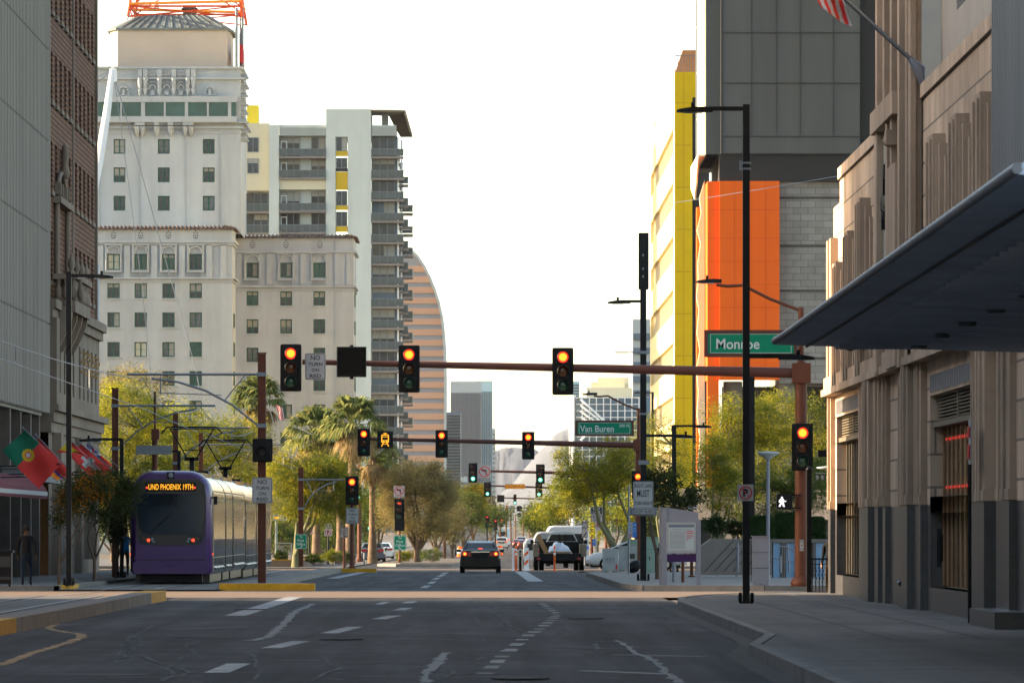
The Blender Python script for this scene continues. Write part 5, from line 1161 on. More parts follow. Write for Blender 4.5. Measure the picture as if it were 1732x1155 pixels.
# ---------------- catenary poles
def cat_pole(label, px, Y, top, right=True, end=None, zt=6.75, r=.115, beam=632):
    x = PX(px, Y); z0 = gz(Y)+.1; t = T('catenary_pole', label, 'catenary pole', (x, Y, z0)); zt = PZ(top, Y); b = MB()
    b.box(x-r, x-r+.035, Y-r, Y+r, z0, zt); b.box(x+r-.035, x+r, Y-r, Y+r, z0, zt); b.box(x-r+.035, x+r-.035, Y-.08, Y+.08, z0, zt-.01); b.box(x-r-.02, x+r+.02, Y-r-.02, Y+r+.02, zt, zt+.03); b.box(x-r-.02, x+r+.02, Y-r-.02, Y+r+.02, z0, z0+.05); b.build('shaft', M['rustpole'], t)
    xe = end; d = 1 if xe > x else -1; zb = zt-.62; b = MB(); b.tube([(x+d*r, Y, zb), (xe, Y, zb)], .038, 8); b.cbox(x, Y, zb, r*2.4, r*2.6, .12); b.build('beam', M['steel'], t)
    b = MB(); L = xe-x; zs_ = zt-2.15
    b.tube([(x+d*r, Y, zs_), (x+L*.22, Y, zs_+.62), (x+L*.42, Y, zs_+1.05), (x+L*.62, Y, zs_+1.30), (x+L*.82, Y, zb-.12)], .032, 8); b.cbox(x, Y, zs_, r*2.4, r*2.6, .12); b.build('curved_strut', M['steel'], t)
    b = MB(); b.tube([(x+L*.28, Y, zs_+.74), (x+L*.12, Y, zb)], .02, 6); b.tube([(x+L*.75, Y, zb), (x+L*.75, Y, zb-.55)], .02, 6); b.tube([(x+L*.3, Y, zb-.62), (x+L*.78, Y, zb-.55)], .016, 6); b.build('registration_arm', M['steel'], t); return t
cat_pole('thick rust brown catenary pole in front of the purple tram', 443, 187, 598, end=PX(215, 187), r=.12)
cat_pole('rust brown catenary pole left of the tram, behind the flags', 195, 225, 657, end=PX(364, 225))
cat_pole('rust brown catenary pole rising behind the first pantograph', 297, 275, 700, end=PX(424, 275))
cat_pole('rust brown catenary pole right of the first pantograph', 340, 345, 733, end=PX(475, 345))
cat_pole('rust brown catenary pole by the second pantograph', 380, 400, 757, end=PX(490, 400))
cat_pole('rust brown catenary pole hidden behind the near thick pole', 424, 450, 772, end=PX(548, 450))
cat_pole('rust brown catenary pole near the platform railing', 466, 480, 780, end=PX(560, 480))
cat_pole('rust brown catenary pole behind the left To Post Office sign', 509, 331, 791, end=PX(583, 331), r=.13)
for i, (px, Y, tp_) in enumerate(((752, 560, 836), (618, 640, 815), (838, 900, 850), (846, 980, 852), (856, 1050, 856), (864, 1120, 860), (885, 1180, 862), (896, 1250, 866), (905, 1320, 866), (872, 1400, 870))):
    x = PX(px, Y); b = MB(); b.tube([(x, Y, gz(Y)), (x, Y, PZ(tp_, Y))], .14, 8); b.thing('catenary_pole', M['rustpole'], ('rust brown pole rising through the median tree', 'rust brown pole behind the left palms')[i] if i < 2 else 'one of the distant rust red poles along the rising tracks', 'catenary pole', (x, Y, gz(Y)), None if i < 2 else 'distant rust red poles along the tracks')
x = PX(262, 240); b = MB(); t = T('signal_pole', 'brown pole with a box behind the tram and a thin top', 'signal pole', (x, 240, gz(240))); b.tube([(x, 240, gz(240)), (x, 240, PZ(725, 240))], .11, 10); b.tube([(x, 240, PZ(725, 240)), (x, 240, PZ(662, 240))], .045, 8); b.build('shaft', M['rustpole'], t); b = MB(); b.cbox(x+.03, 239.85, PZ(735, 240), .30, .3, .42); b.build('box', M['rustpole'], t)
b = MB(); b.cbox(x-.02, 239.7, PZ(761, 240), 1.35, .03, .34); b.thing('sign', M['steel'], 'blank grey back of a street name sign behind the tram', 'sign', (x, 239.7, PZ(761, 240)))
# signal seen from the back on the thick pole and its sign
t = T('traffic_light', 'unlit square dark signal on the thick pole before the tram', 'traffic light', (PX(444, 186.6), 186.7, PZ(761.5, 186.6))); b = MB(); rp(b, .60, .70, .04, -.03, .0); rp(b, .5, .60, .05, -.16, -.03); o_ = bpy.data.objects.new('housing', b.mesh('housing', M['black'])); COL.objects.link(o_); o_.parent = t
b = MB(); visor(b, -.04, .17, -.02, -.16, -.38); o_ = bpy.data.objects.new('visor', b.mesh('visor', M['black'])); COL.objects.link(o_); o_.parent = t
b = MB(); b.disc(-.02, -.17, -.04, .12, 18, dy=.05); o_ = bpy.data.objects.new('lens', b.mesh('lens', M['darkpanel'])); COL.objects.link(o_); o_.parent = t
sign(443.5, 829, 34, 43, 186.6, 'white no turn on red sign strapped to the thick pole before the tram', NTR)
# overhead wires
w = MB()
def wire(mb, a, b_, sag, r=.012, n=10):
    a, b_ = Vector(a), Vector(b_); mb.tube([a.lerp(b_, i/n)-Vector((0, 0, sag*4*(i/n)*(1-i/n))) for i in range(n+1)], r, 4, False)
sp = [60, 187, 225, 275, 345, 400, 450, 520, 600]
for a, b_ in zip(sp, sp[1:]):
    x = -10.2; za, zb_ = gz(a)+6.25, gz(b_)+6.25; wire(w, (x, a, za), (x, b_, zb_), .55); wire(w, (x+.2*((a//5) % 2-.5), a, gz(a)+5.35), (x-.2*((a//5) % 2-.5), b_, gz(b_)+5.35), .02)
    for k in range(1, 5):
        u = k/5; y = a+(b_-a)*u; w.tube([(x, y, za+(zb_-za)*u-.55*4*u*(1-u)), (x, y, gz(y)+5.35)], .008, 4, False)
w.thing('overhead_wire', M['steel'], 'overhead tram wires with droppers above the track', 'overhead wire', (-10.2, 60, 6))
w = MB(); wire(w, (PX(680, 520), 520, PZ(389, 520)), (PX(1480, 230), 230, PZ(287, 230)), .5, .012, 24); w.thing('cable', M['steel'], 'single thin cable crossing the sky above the street', 'cable', (0, 375, 24))
# ---------------- black street lamps
def lamp(label, px, Y, top, r, heads, base=.15, bolts=False):
    x = PX(px, Y); z0 = gz(Y)+base; t = T('street_lamp', label, 'street lamp', (x, Y, z0)); b = MB(); zt = PZ(top, Y); b.box(x-r, x+r, Y-r, Y+r, z0, zt); b.build('pole', M['blackpole'], t)
    b = MB(); b.box(x-r*2, x+r*2, Y-r*2, Y+r*2, z0, z0+.04)
    for sx in (-1, 1):
        for sy in (-1, 1): b.lathe([(.035, 0), (.035, .16), (.02, .2)], x+sx*r*1.7, Y+sy*r*1.7, z0+.03, 6)
    b.build('base_plate', M['blackpole'], t)
    for lx, py in heads:
        d = 1 if PX(lx, Y) > x else -1; b = MB(); z = PZ(py, Y); xe = PX(lx, Y)-d*.35; b.box(min(x+d*r, xe), max(x+d*r, xe), Y-.04, Y+.04, z, z+.09); b.build('arm', M['blackpole'], t); led_head(t, (PX(lx, Y), Y, z), d)
    return t
lamp('tall black street lamp with two heads and a no parking sign', 1262, 130, 177, .072, [(1172, 188), (1350, 606)])
b = MB(); xx = PX(1262, 130)
for z in (PZ(286, 130), PZ(276, 130)): b.cbox(xx, 130, z, .19, .19, .04)
b.cbox(xx-.11, 130, PZ(280, 130), .05, .12, .2); b.thing('clamp', M['steel'], 'grey clamp band high on the tall black lamp', 'clamp', (xx, 130, PZ(280, 130)))
lamp('black street lamp behind the first flag at left', 116.5, 181, 460, .075, [(172, 469)])
lamp('short black street lamp beside the left catenary pole', 206, 222, 741, .07, [(150, 745)])
lamp('short black street lamp with its head before the brown pole', 303, 262, 762, .07, [(260, 765)])
t = lamp('very tall black pole with slim antenna box at the right kerb', 1088, 205, 487, .10, [(1045, 512), (1160, 739)])
x = PX(1088.5, 205); b = MB(); rp(b, .33, 1.85, .03, -.16, .16); b.v = [(x+a, 205+c, PZ(442, 205)+e) for a, c, e in b.v]; b.build('antenna_box', M['blackpole'], t)
b = MB()
for py in (455, 468, 432): b.cbox(x-.02, 204.82, PZ(py, 205), .06, .02, .08)
b.build('antenna_port', M['steel'], t)
b = MB(); z = PZ(596, 205); b.box(PX(1040, 205), x, 204.97, 205.03, z-.02, z+.02); b.cbox(x, 205, z, .28, .28, .1); b.cbox(x, 205, PZ(700, 205), .28, .28, .06); b.cbox(x, 205, PZ(782, 205), .34, .26, .14); b.build('bracket', M['steel'], t)
lamp('short black street lamp with long head behind the info board', 1140, 262, 718, .09, [(1190, 722)])
lamp('far black street lamp seen left of the tall antenna pole', 1104, 480, 663, .09, [(1078, 665)])
lamp('tall dark street lamp standing behind the near black lamp', 1272, 246, 628, .10, [])
t = T('street_lamp', 'silver post-top lamp with wide disc shade by the plaza steps', 'street lamp', (PX(1299, 206), 206, gz(206)+.15)); x = PX(1299, 206); b = MB(); b.tube([(x, 206, gz(206)+.15), (x, 206, PZ(776, 206))], .06, 12); b.build('pole', M['kioskgrey'], t)
b = MB(); b.lathe([(.06, -.2), (.10, -.12), (.33, .02), (.38, .07), (.36, .09), (0, .12)], x, 206, PZ(769, 206), 24); b.build('shade', M['paleconc'], t); b = MB(); b.lathe([(.09, 0), (.10, .06), (.0, .07)], x, 206, PZ(774, 206)-.0, 14); b.build('bulb', M['warmlamp'], t)
# signs on the tall lamp etc
sign(1261, 833, 27, 28, 129.85, 'white no parking sign with red ring on the tall black lamp', draw=lambda b, w, h: nopark(b, h*.40, -.016), border=False)
sign(1088, 837, 34, 46, 203, 'white must turn right sign half hidden by dark leaves', [('RIGHT LANE', .34, .14, .85), ('MUST', .06, .26, .62), ('TURN RIGHT', -.3, .14, .9)])
sign(1088, 865, 36, 9, 203, 'narrow white except buses plate under the must turn right sign', [('EXCEPT BUSES', 0, .55, .85)])
b = MB(); b.cbox(PX(1088, 203.2), 203.2, PZ(865, 203.2), .9, .06, .28); b.thing('sign_bracket', M['steel'], 'grey steel bracket box behind the except buses plate', 'bracket', (PX(1088, 203.2), 203.2, PZ(865, 203.2)))
sign(1009, 863, 21, 13, 330, 'black upper half of the right lane buses only sign', [('RIGHT', .22, .32, .6), ('LANE', -.22, .32, .6)], 'signblack', 'signletter', pole=('steel', .04))
sign(1010, 876, 20, 13, 330, 'white buses only plate under the black right lane sign', [('BUSES', .2, .32, .7), ('ONLY', -.22, .32, .6)])
sign(1011, 889.5, 9, 14, 330, 'small white no parking sign under the buses only sign', draw=lambda b, w, h: nopark(b, w*.42, -.016, h*.12), border=False)
sign(989, 895, 10, 28, 325, 'white stop here on red sign with arrow at the right kerb', [('STOP', .38, .12, .8), ('RED', .1, .12, .7)], pole=('steel', .04), draw=lambda b, w, h: (setattr(b, 'cm', 1), b.quad((-w*.3, -.016, -h*.42), (-w*.05, -.016, -h*.42), (w*.35, -.016, -h*.2), (w*.3, -.016, -h*.14))))
for px, py, w, h, lb, c1 in ((1066, 896, 8, 26, 'white bus stop plate with red ring beside a blue one', 'signwhite'), (1073.5, 896, 7, 26, 'tall blue bus stop plate beside a white one', 'signblue')):
    sign(px, py, w, h, 245, lb, border=False, base=c1, ink='signletter' if c1 == 'signblue' else 'signblue', lines=[('BUS', .32, .10, .7), ('===', .1, .06, .7), ('===', -.06, .06, .7)], draw=(lambda b, w, h: nopark(b, w*.38, -.016, -h*.34)) if c1 == 'signwhite' else None)
x = PX(1063.5, 245.1); b = MB(); b.tube([(x, 245.1, gz(245)+.15), (x, 245.1, PZ(820, 245))], .035, 8); b.thing('sign_post', M['steel'], 'slim grey post of the bus stop plates', 'sign post', (x, 245.1, gz(245)+.15))
sign(1005, 917, 6, 11, 320, 'small blue sign before the white car', [('==', .1, .15, .6)], 'signblue', 'signletter', False, pole=('steel', .03))
for px, py, Y, lb in ((523, 897, 385, 'round no parking sign left of the palm trunk'), (555, 900, 372, 'round no parking sign before the palm trunk')): sign(px, py, 13, 12, Y, lb, draw=lambda b, w, h: nopark(b, h*.42, -.016), border=False, pole=('blackpole', .05))
sign(555, 889, 12, 7, 372, 'small plate reading 25 above a no parking sign', [('25', 0, .7, .7)], border=False)
sign(582, 900, 12.5, 18, 330, 'white stop here on red sign left of the far red light', [('STOP', .34, .17, .8), ('HERE ON', .12, .12, .8), ('RED', -.08, .16, .7)], pole=('rustpole', .07, 0), draw=lambda b, w, h: (setattr(b, 'cm', 1), b.quad((-w*.3, -.016, -h*.22), (-w*.25, -.016, -h*.28), (w*.2, -.016, -h*.42), (w*.15, -.016, -h*.32)), b.quad((w*.35, -.016, -h*.44), (w*.05, -.016, -h*.42), (w*.2, -.016, -h*.25))))
sign(1170, 850, 18, 22, 226, 'white no turn sign with red ring half hidden by dark leaves', draw=lambda b, w, h: nopark(b, w*.42, -.016), border=False, pole=('rustpole', .06))
b = MB(); x = 8.0; b.tube([(x, 103.4, .15), (x, 103.4, PZ(785, 103.4))], .03, 8); t = T('parking_sign', 'sign on a thin post seen edge-on before the shopfront', 'sign', (x, 103.4, .15)); b.build('post', M['blackpole'], t); b = MB(); b.box(x-.01, x+.01, 103.1, 103.55, PZ(785, 103.4), PZ(710, 103.4)); b.build('panel', M['signwhite'], t); b = MB(); b.box(x-.035, x-.015, 103.1, 103.5, PZ(740, 103.4), PZ(722, 103.4)); b.box(x-.035, x-.015, 103.1, 103.5, PZ(775, 103.4), PZ(752, 103.4)); b.build('red_patch', M['signred'], t)
b = MB(); b.cbox(8.25, 152.5, PZ(767, 152.5), .3, .3, .16); b.thing('wall_lamp', M['black'], 'small dark box lamp on the corner of the stone building', 'wall lamp', (8.4, 152.5, PZ(767, 152.5)))
# ================================================================ TREES (numpy leaf clouds)
def leaf_mesh(name, C_, N_, w, l, mat, seed, droop=0, tri=False):
    """C_: (n,3) centres, N_ optional main directions; every leaf is a slim bent blade"""
    rg = np.random.default_rng(seed); n = len(C_)
    d = rg.normal(size=(n, 3)) if N_ is None else N_+rg.normal(size=(n, 3))*.35
    d[:, 2] -= droop; d /= np.linalg.norm(d, axis=1)[:, None]
    s_ = np.cross(d, rg.normal(size=(n, 3))); s_ /= np.linalg.norm(s_, axis=1)[:, None]
    L = l*rg.uniform(.6, 1.4, (n, 1)); W_ = w*rg.uniform(.6, 1.3, (n, 1))
    v = np.stack([C_-d*L/2, C_+s_*W_/2, C_+d*L/2, C_-s_*W_/2], 1).reshape(-1, 3)
    me = bpy.data.meshes.new(name); me.vertices.add(4*n); me.vertices.foreach_set('co', v.astype(np.float32).ravel())
    me.loops.add(4*n); me.loops.foreach_set('vertex_index', np.arange(4*n, dtype=np.int32)); me.polygons.add(n)
    me.polygons.foreach_set('loop_start', np.arange(0, 4*n, 4, dtype=np.int32)); me.polygons.foreach_set('loop_total', np.full(n, 4, dtype=np.int32))
    me.materials.append(mat); me.update(calc_edges=True); return me
def tree(label, x, Y, zt, crown, leafm, barkm='bark', n=9000, leaf=(.05, .22), clump=.35, trunk_r=.13, forks=4, lean=0, seed=1, name='tree', cat='tree', zb=None, group=None, bare=.35, droop=.3, ntips=70, spread=.25, root_at=None):
    """crown: ellipsoids (dx, dy, z centre above ground, rx, ry, rz)"""
    rr = random.Random(seed); rg = np.random.default_rng(seed); z0 = gz(Y)+.12 if zb is None else zb
    t = T(name, label, cat, (x, Y, z0), group); tips = []
    vol = [a[3]*a[4]*a[5] for a in crown]
    for _ in range(ntips):
        e = rr.choices(crown, vol)[0]
        while True:
            p = Vector((rr.uniform(-1, 1), rr.uniform(-1, 1), rr.uniform(-1, 1)))
            if .25 < p.length < 1: break
        p = p*(p.length**-.35); tips.append(Vector((e[0]+p.x*e[3], e[1]+p.y*e[4], e[2]+p.z*e[5])))
    b = MB(); zlow = min(c[2]-c[5] for c in crown); hf = max(.25, zlow*bare+.1); limbs = []
    base = Vector((0, 0, 0)); fork = Vector((lean*.3, 0, hf)); b.tube([(0, 0, -.1), (lean*.12, 0, hf*.5), fork], [trunk_r*1.25, trunk_r, trunk_r*.9], 8)
    for k in range(forks):
        e = rr.choices(crown, vol)[0]; a = 2*math.pi*k/forks+rr.uniform(-.4, .4); tgt = Vector((e[0]+math.cos(a)*e[3]*.45, e[1]+math.sin(a)*e[4]*.45, e[2]+rr.uniform(-.1, .4)*e[5]))
        m1 = fork.lerp(tgt, .35)+Vector((math.cos(a), math.sin(a), 0))*spread*e[3]+Vector((rr.uniform(-.15, .15), 0, 0)); m2 = fork.lerp(tgt, .7)+Vector((rr.uniform(-.2, .2), rr.uniform(-.2, .2), 0))
        pts = [fork-Vector((0, 0, .08)), m1, m2, tgt]; b.tube(pts, [trunk_r*.75, trunk_r*.5, trunk_r*.3, trunk_r*.12], 6); limbs.append(pts)
    allp = []
    for l_ in limbs:
        for i in range(3):
            for u in (.2, .5, .8): allp.append((l_[i].lerp(l_[i+1], u), i+u))
    for tp_ in tips:
        q, lv = min(allp, key=lambda c: (c[0]-tp_).length+abs(c[1]-2)*.15); mid = q.lerp(tp_, .55)+Vector((rr.uniform(-.15, .15), rr.uniform(-.15, .15), rr.uniform(0, .15)))
        b.tube([q, mid, tp_], [trunk_r*.22, trunk_r*.12, .006], 4, False)
    tr_ = bpy.data.objects.new('trunk', b.mesh('trunk', M[barkm])); COL.objects.link(tr_); tr_.parent = t
    tp_ = np.array([tuple(p) for p in tips]); w_ = rg.uniform(.2, 1, len(tp_)); idx = rg.choice(len(tp_), n, p=w_/w_.sum()); sc_ = (clump*rg.uniform(.45, 1.25, len(tp_)))[idx][:, None]
    off = rg.normal(size=(n, 3))*sc_*np.array([1, 1, .7]); C_ = tp_[idx]+off; C_[:, 2] -= rg.uniform(0, droop, n)*clump
    c = bpy.data.objects.new('crown', leaf_mesh('crown', C_, off/ (sc_+1e-6), leaf[0], leaf[1], leafm, seed, droop)); COL.objects.link(c); c.parent = t; return t
def ptree(label, px, Y, ells, leafm, base_px=None, **kw):      # ells in photo pixels: (px, py, rx, ry)
    x = PX(base_px if base_px else px, Y); z0 = gz(Y)+.12; u = Y/F
    cr_ = [(PX(a, Y)-x, rnd.uniform(-.3, .3), PZ(b_, Y)-z0, c*u, c*u*.9, d*u) for a, b_, c, d in ells]
    return tree(label, x, Y, 0, cr_, leafm, **kw)
# plaza palo verdes, right
ptree('tall palo verde with yellow green crown in front of the orange wall', 1255, 318, [(1252, 715, 52, 55), (1225, 775, 42, 60), (1285, 745, 50, 70)], L_pv, n=26000, leaf=(.035, .15), clump=.34, seed=3, ntips=150, barkm='barkgreen')
ptree('broad palo verde behind the right signal pole', 1345, 335, [(1315, 720, 50, 60), (1370, 730, 55, 65), (1300, 800, 50, 50)], L_pv, n=26000, leaf=(.035, .15), clump=.36, seed=4, ntips=150, barkm='barkgreen')
ptree('yellow green palo verde rising left of the plaza wall', 1212, 300, [(1208, 790, 34, 62), (1235, 830, 35, 50)], L_pv, n=14000, leaf=(.035, .15), clump=.30, seed=5, ntips=90, barkm='barkgreen')
ptree('low dark green tree right of the pedestrian signal', 1375, 262, [(1365, 815, 45, 45), (1300, 830, 40, 45)], L_gr, n=11000, leaf=(.04, .16), clump=.28, seed=6, ntips=70)
# right kerb trees
ptree('palo verde with pale forked trunk at the far right kerb', 1020, 309, [(1010, 800, 62, 45), (1045, 778, 50, 38), (985, 820, 40, 35)], L_pv, 1046, n=26000, leaf=(.028, .14), clump=.30, seed=11, trunk_r=.19, forks=3, ntips=110, barkm='barkgreen', bare=.22, spread=.35)
ptree('bright yellow palo verde leaning over the street', 965, 430, [(960, 845, 48, 32), (990, 815, 45, 35), (925, 862, 30, 18)], L_pvy, 1010, n=20000, leaf=(.04, .20), clump=.42, seed=12, ntips=110, barkm='barkgreen')
ptree('tall thin palo verde before the sunlit ribbon windows', 1120, 350, [(1115, 760, 48, 65), (1140, 800, 42, 55), (1090, 800, 38, 60)], L_pv, 1118, n=15000, leaf=(.03, .16), clump=.40, seed=13, ntips=120, barkm='barkgreen')
ptree('orange lit tree low behind the bus sign', 1035, 380, [(1040, 860, 38, 30), (1010, 880, 30, 25)], L_pvy, 1035, n=6000, leaf=(.05, .18), clump=.35, seed=14, ntips=50)
ptree('green street tree behind the parked vans', 925, 560, [(930, 885, 30, 16), (905, 880, 20, 14)], L_gr, n=6000, leaf=(.08, .3), clump=.5, seed=15, ntips=40)
ptree('brown green tree at the end of the right kerb', 905, 720, [(910, 868, 20, 16)], L_gr, n=5000, leaf=(.09, .3), clump=.6, seed=16, ntips=40)
ptree('small dark leaved tree overhanging the must turn right sign', 1135, 212, [(1120, 812, 32, 22), (1155, 835, 28, 22), (1095, 845, 18, 24), (1140, 850, 25, 18)], L_dk, 1112, n=3600, leaf=(.06, .14), clump=.20, seed=17, trunk_r=.07, ntips=46)
# median tree
ptree('round olive mesquite on the planted median', 706, 392, [(708, 852, 62, 62), (668, 850, 34, 52), (750, 858, 30, 48), (700, 815, 46, 36), (735, 812, 30, 28)], L_mes, 706, n=60000, leaf=(.032, .16), clump=.40, seed=21, trunk_r=.22, forks=6, ntips=200, spread=.12, bare=.5)
ptree('second mesquite behind the median tree', 740, 430, [(735, 860, 38, 45)], L_mes, 738, n=9000, leaf=(.04, .18), clump=.42, seed=22, trunk_r=.15, ntips=60)
# left group behind the tram
ptree('yellow blossoming palo verde behind the left catenary pole', 225, 330, [(210, 715, 60, 66), (262, 745, 55, 60), (180, 800, 50, 70), (240, 830, 50, 50)], L_pvy, n=44000, leaf=(.035, .17), clump=.38, seed=31, ntips=150, barkm='barkgreen')
ptree('yellow green palo verde above the tram roof', 330, 350, [(310, 738, 65, 58), (370, 748, 65, 52), (280, 800, 50, 50), (415, 775, 50, 60)], L_pvy, n=44000, leaf=(.035, .18), clump=.40, seed=32, ntips=150, barkm='barkgreen')
ptree('olive green tree between the second pantograph and the thick pole', 425, 400, [(420, 790, 50, 50), (460, 810, 45, 55)], L_mes, n=16000, leaf=(.04, .20), clump=.45, seed=33, ntips=110, barkm='barkgreen')
ptree('wide palo verde with pale branching trunk behind the railing', 520, 340, [(500, 808, 50, 55), (550, 840, 55, 50), (580, 835, 28, 45), (545, 795, 40, 38), (480, 830, 35, 50)], L_pv, 500, n=40000, leaf=(.03, .18), clump=.40, seed=34, trunk_r=.2, forks=5, ntips=170, barkm='barkgreen', bare=.25, spread=.3)
ptree('grey green feathery tree at the left before the hotel', 215, 520, [(210, 665, 75, 40), (190, 720, 60, 60)], L_mes, n=22000, leaf=(.05, .32), clump=.6, seed=35, ntips=130)
ptree('green tree filling the gap right of the far palms', 640, 470, [(640, 830, 32, 60), (625, 870, 30, 40)], L_gr, n=14000, leaf=(.06, .22), clump=.45, seed=36, ntips=90)
for i, (px, py, rx, ry, Y, lb) in enumerate(((190, 860, 50, 50, 410, 'shady green tree low behind the left catenary pole'), (300, 850, 60, 50, 430, 'shady green tree hidden behind the tram'), (470, 880, 45, 45, 440, 'dark green tree behind the platform sign'), (560, 890, 45, 35, 450, 'dark green bushy tree between the palm trunks'), (1090, 870, 45, 45, 400, 'dark green tree behind the barricades'))): ptree(lb, px, Y, [(px, py, rx, ry)], L_gr, n=9000, leaf=(.06, .22), clump=.5, seed=80+i, ntips=70)
# far foliage at the end of the street
for i, (px, py, rx, ry, Y, lm_, lb) in enumerate(((785, 860, 32, 32, 620, L_gr, 'green tree above the black sedan, left'), (800, 845, 28, 28, 700, L_pv, 'yellow green tree below the ribbed tower'), (830, 872, 25, 20, 900, L_gr, 'low tree behind the lane arrow sign'), (765, 880, 22, 30, 560, L_mes, 'dull green tree at the right edge of the median'), (900, 883, 16, 10, 1300, L_gr, 'tiny tree by the rising end of the street'), (960, 800, 26, 60, 760, L_pv, 'thin tree under the glass block'), (1060, 800, 40, 50, 600, L_gr, 'green tree hidden behind the right masts'), (1150, 860, 60, 50, 470, L_pv, 'wide bushy tree behind the info board'), (1230, 860, 60, 45, 450, L_gr, 'wide green tree behind the plaza hedge'), (590, 880, 50, 40, 640, L_gr, 'dark green tree behind the far left sedan'), (500, 880, 60, 45, 560, L_gr, 'shady tree behind the platform railing'))):
    ptree(lb, px, Y, [(px, py, rx, ry)], lm_, n=7000, leaf=(.07, .28) if Y < 800 else (.12, .4), clump=.5 if Y < 800 else .9, seed=50+i, ntips=60)
# left pavement small trees
ptree('young tree with orange blossom at the left kerb', 135, 183, [(145, 818, 32, 20), (122, 842, 22, 26), (165, 825, 26, 22), (105, 865, 16, 24)], mkleaf('leaf_bl', (.02, .035, .012), (.05, .06, .02), (.45, .16, .01), .3, .9), 100, n=9000, leaf=(.035, .10), clump=.17, seed=41, trunk_r=.045, forks=3, ntips=70)
ptree('dark young tree with twin stems beside the brown pole', 180, 200, [(192, 825, 28, 26), (165, 855, 20, 30), (207, 838, 22, 32)], L_dk, 160, n=9000, leaf=(.035, .10), clump=.19, seed=42, trunk_r=.055, forks=3, ntips=70)
ptree('dark leafy shrub tree left of the tram front', 215, 216, [(205, 870, 20, 30), (195, 880, 18, 38)], L_dk, 196, n=5000, leaf=(.035, .10), clump=.19, seed=43, trunk_r=.05, ntips=50)
# palms
def palm(label, px, Y, crown_py, fan, seed, skirt=True, tr_=.22, mat=None, n=46, tpx=None):
    rr = random.Random(seed); x = PX(px, Y); z0 = gz(Y)+.1; zc = PZ(crown_py, Y)-z0; t = T('palm_tree', label, 'palm tree', (x, Y, z0)); b = MB(); dx = (PX(tpx, Y)-x) if tpx else 0
    b.tube([(dx, 0, 0), (dx*.7, 0, zc*.3), (dx*.3, 0, zc*.7), (0, 0, zc)], [tr_*1.5, tr_, tr_*.9, tr_*1.1], 10); o1 = bpy.data.objects.new('trunk', b.mesh('trunk', M['barkpalm'])); COL.objects.link(o1); o1.parent = t
    def fans(count, lo, hi, size, m_, nm):
        g_ = MB()
        for k in range(count):
            az = rr.uniform(0, 2*math.pi); el = math.radians(rr.uniform(lo, hi)); d = Vector((math.cos(az)*math.cos(el), math.sin(az)*math.cos(el), math.sin(el))); L1 = size*rr.uniform(.45, .65)
            q = Vector((0, 0, zc))+d*L1; g_.tube([(0, 0, zc), tuple(q)], .018, 3, False); side = d.cross(Vector((0, 0, 1))); side = side.normalized() if side.length > .1 else Vector((1, 0, 0)); up = side.cross(d)
            for j in range(15):
                a = math.radians(-78+156*j/14+rr.uniform(-4, 4)); dd = (d*math.cos(a)+side*math.sin(a)).normalized(); L2 = size*rr.uniform(.42, .58)*(.75+.25*math.cos(a)); wv = dd.cross(up).normalized()*.035*size
                m_1 = q+dd*L2*.55+up*.03; tip = q+dd*L2+Vector((0, 0, -L2*rr.uniform(.25, .6))); g_.add([tuple(q), tuple(m_1+wv), tuple(tip), tuple(m_1-wv)], [(0, 1, 2, 3)])
        o2 = bpy.data.objects.new(nm, g_.mesh(nm, m_)); COL.objects.link(o2); o2.parent = t
    fans(n, -15, 80, fan, mat or L_pal, 'crown')
    if skirt: fans(26, -80, -30, fan*.85, L_dry, 'dead_fronds')
    return t
palm('fan palm behind the thick pole with a flag beside it', 438, 400, 680, 2.0, 61, n=64)
palm('fan palm with sunlit round crown in front of the hotel corner', 598, 385, 722, 2.25, 62, tr_=.28, tpx=590, n=60)
palm('lower fan palm left of the sunlit palm', 535, 392, 738, 2.2, 63, n=60)
palm('fan palm with a shaggy dry skirt behind the red light', 630, 395, 775, 1.9, 64, n=46)
palm('short palm overgrown by the palo verde', 575, 390, 800, 1.5, 65, n=40)
# shrubs and hedges
def shrub(label, px, Y, py, rx, ry, lm_, seed, n=2500, leaf=(.03, .10), name='shrub', cat='shrub'):
    rg = np.random.default_rng(seed); u = Y/F; x = PX(px, Y); z0 = gz(Y)+.15; zc = PZ(py, Y)-z0; p = rg.normal(size=(n, 3)); p /= np.linalg.norm(p, axis=1)[:, None]; r_ = rg.uniform(.35, 1.05, (n, 1))*(1+.18*np.sin(p[:, :1]*7+seed)); C_ = p*r_*np.array([rx*u, rx*u*.8, ry*u])+np.array([0, 0, zc])
    t = T(name, label, cat, (x, Y, z0)); c = bpy.data.objects.new('foliage', leaf_mesh('foliage', C_, p, leaf[0], leaf[1], lm_, seed)); COL.objects.link(c); c.parent = t
    b = MB()
    for k in range(5): a = k*1.26; b.tube([(0, 0, -.05), (math.cos(a)*rx*u*.4, math.sin(a)*rx*u*.3, zc)], .015, 4, False)
    o2 = bpy.data.objects.new('stem', b.mesh('stem', M['bark'])); COL.objects.link(o2); o2.parent = t; return t
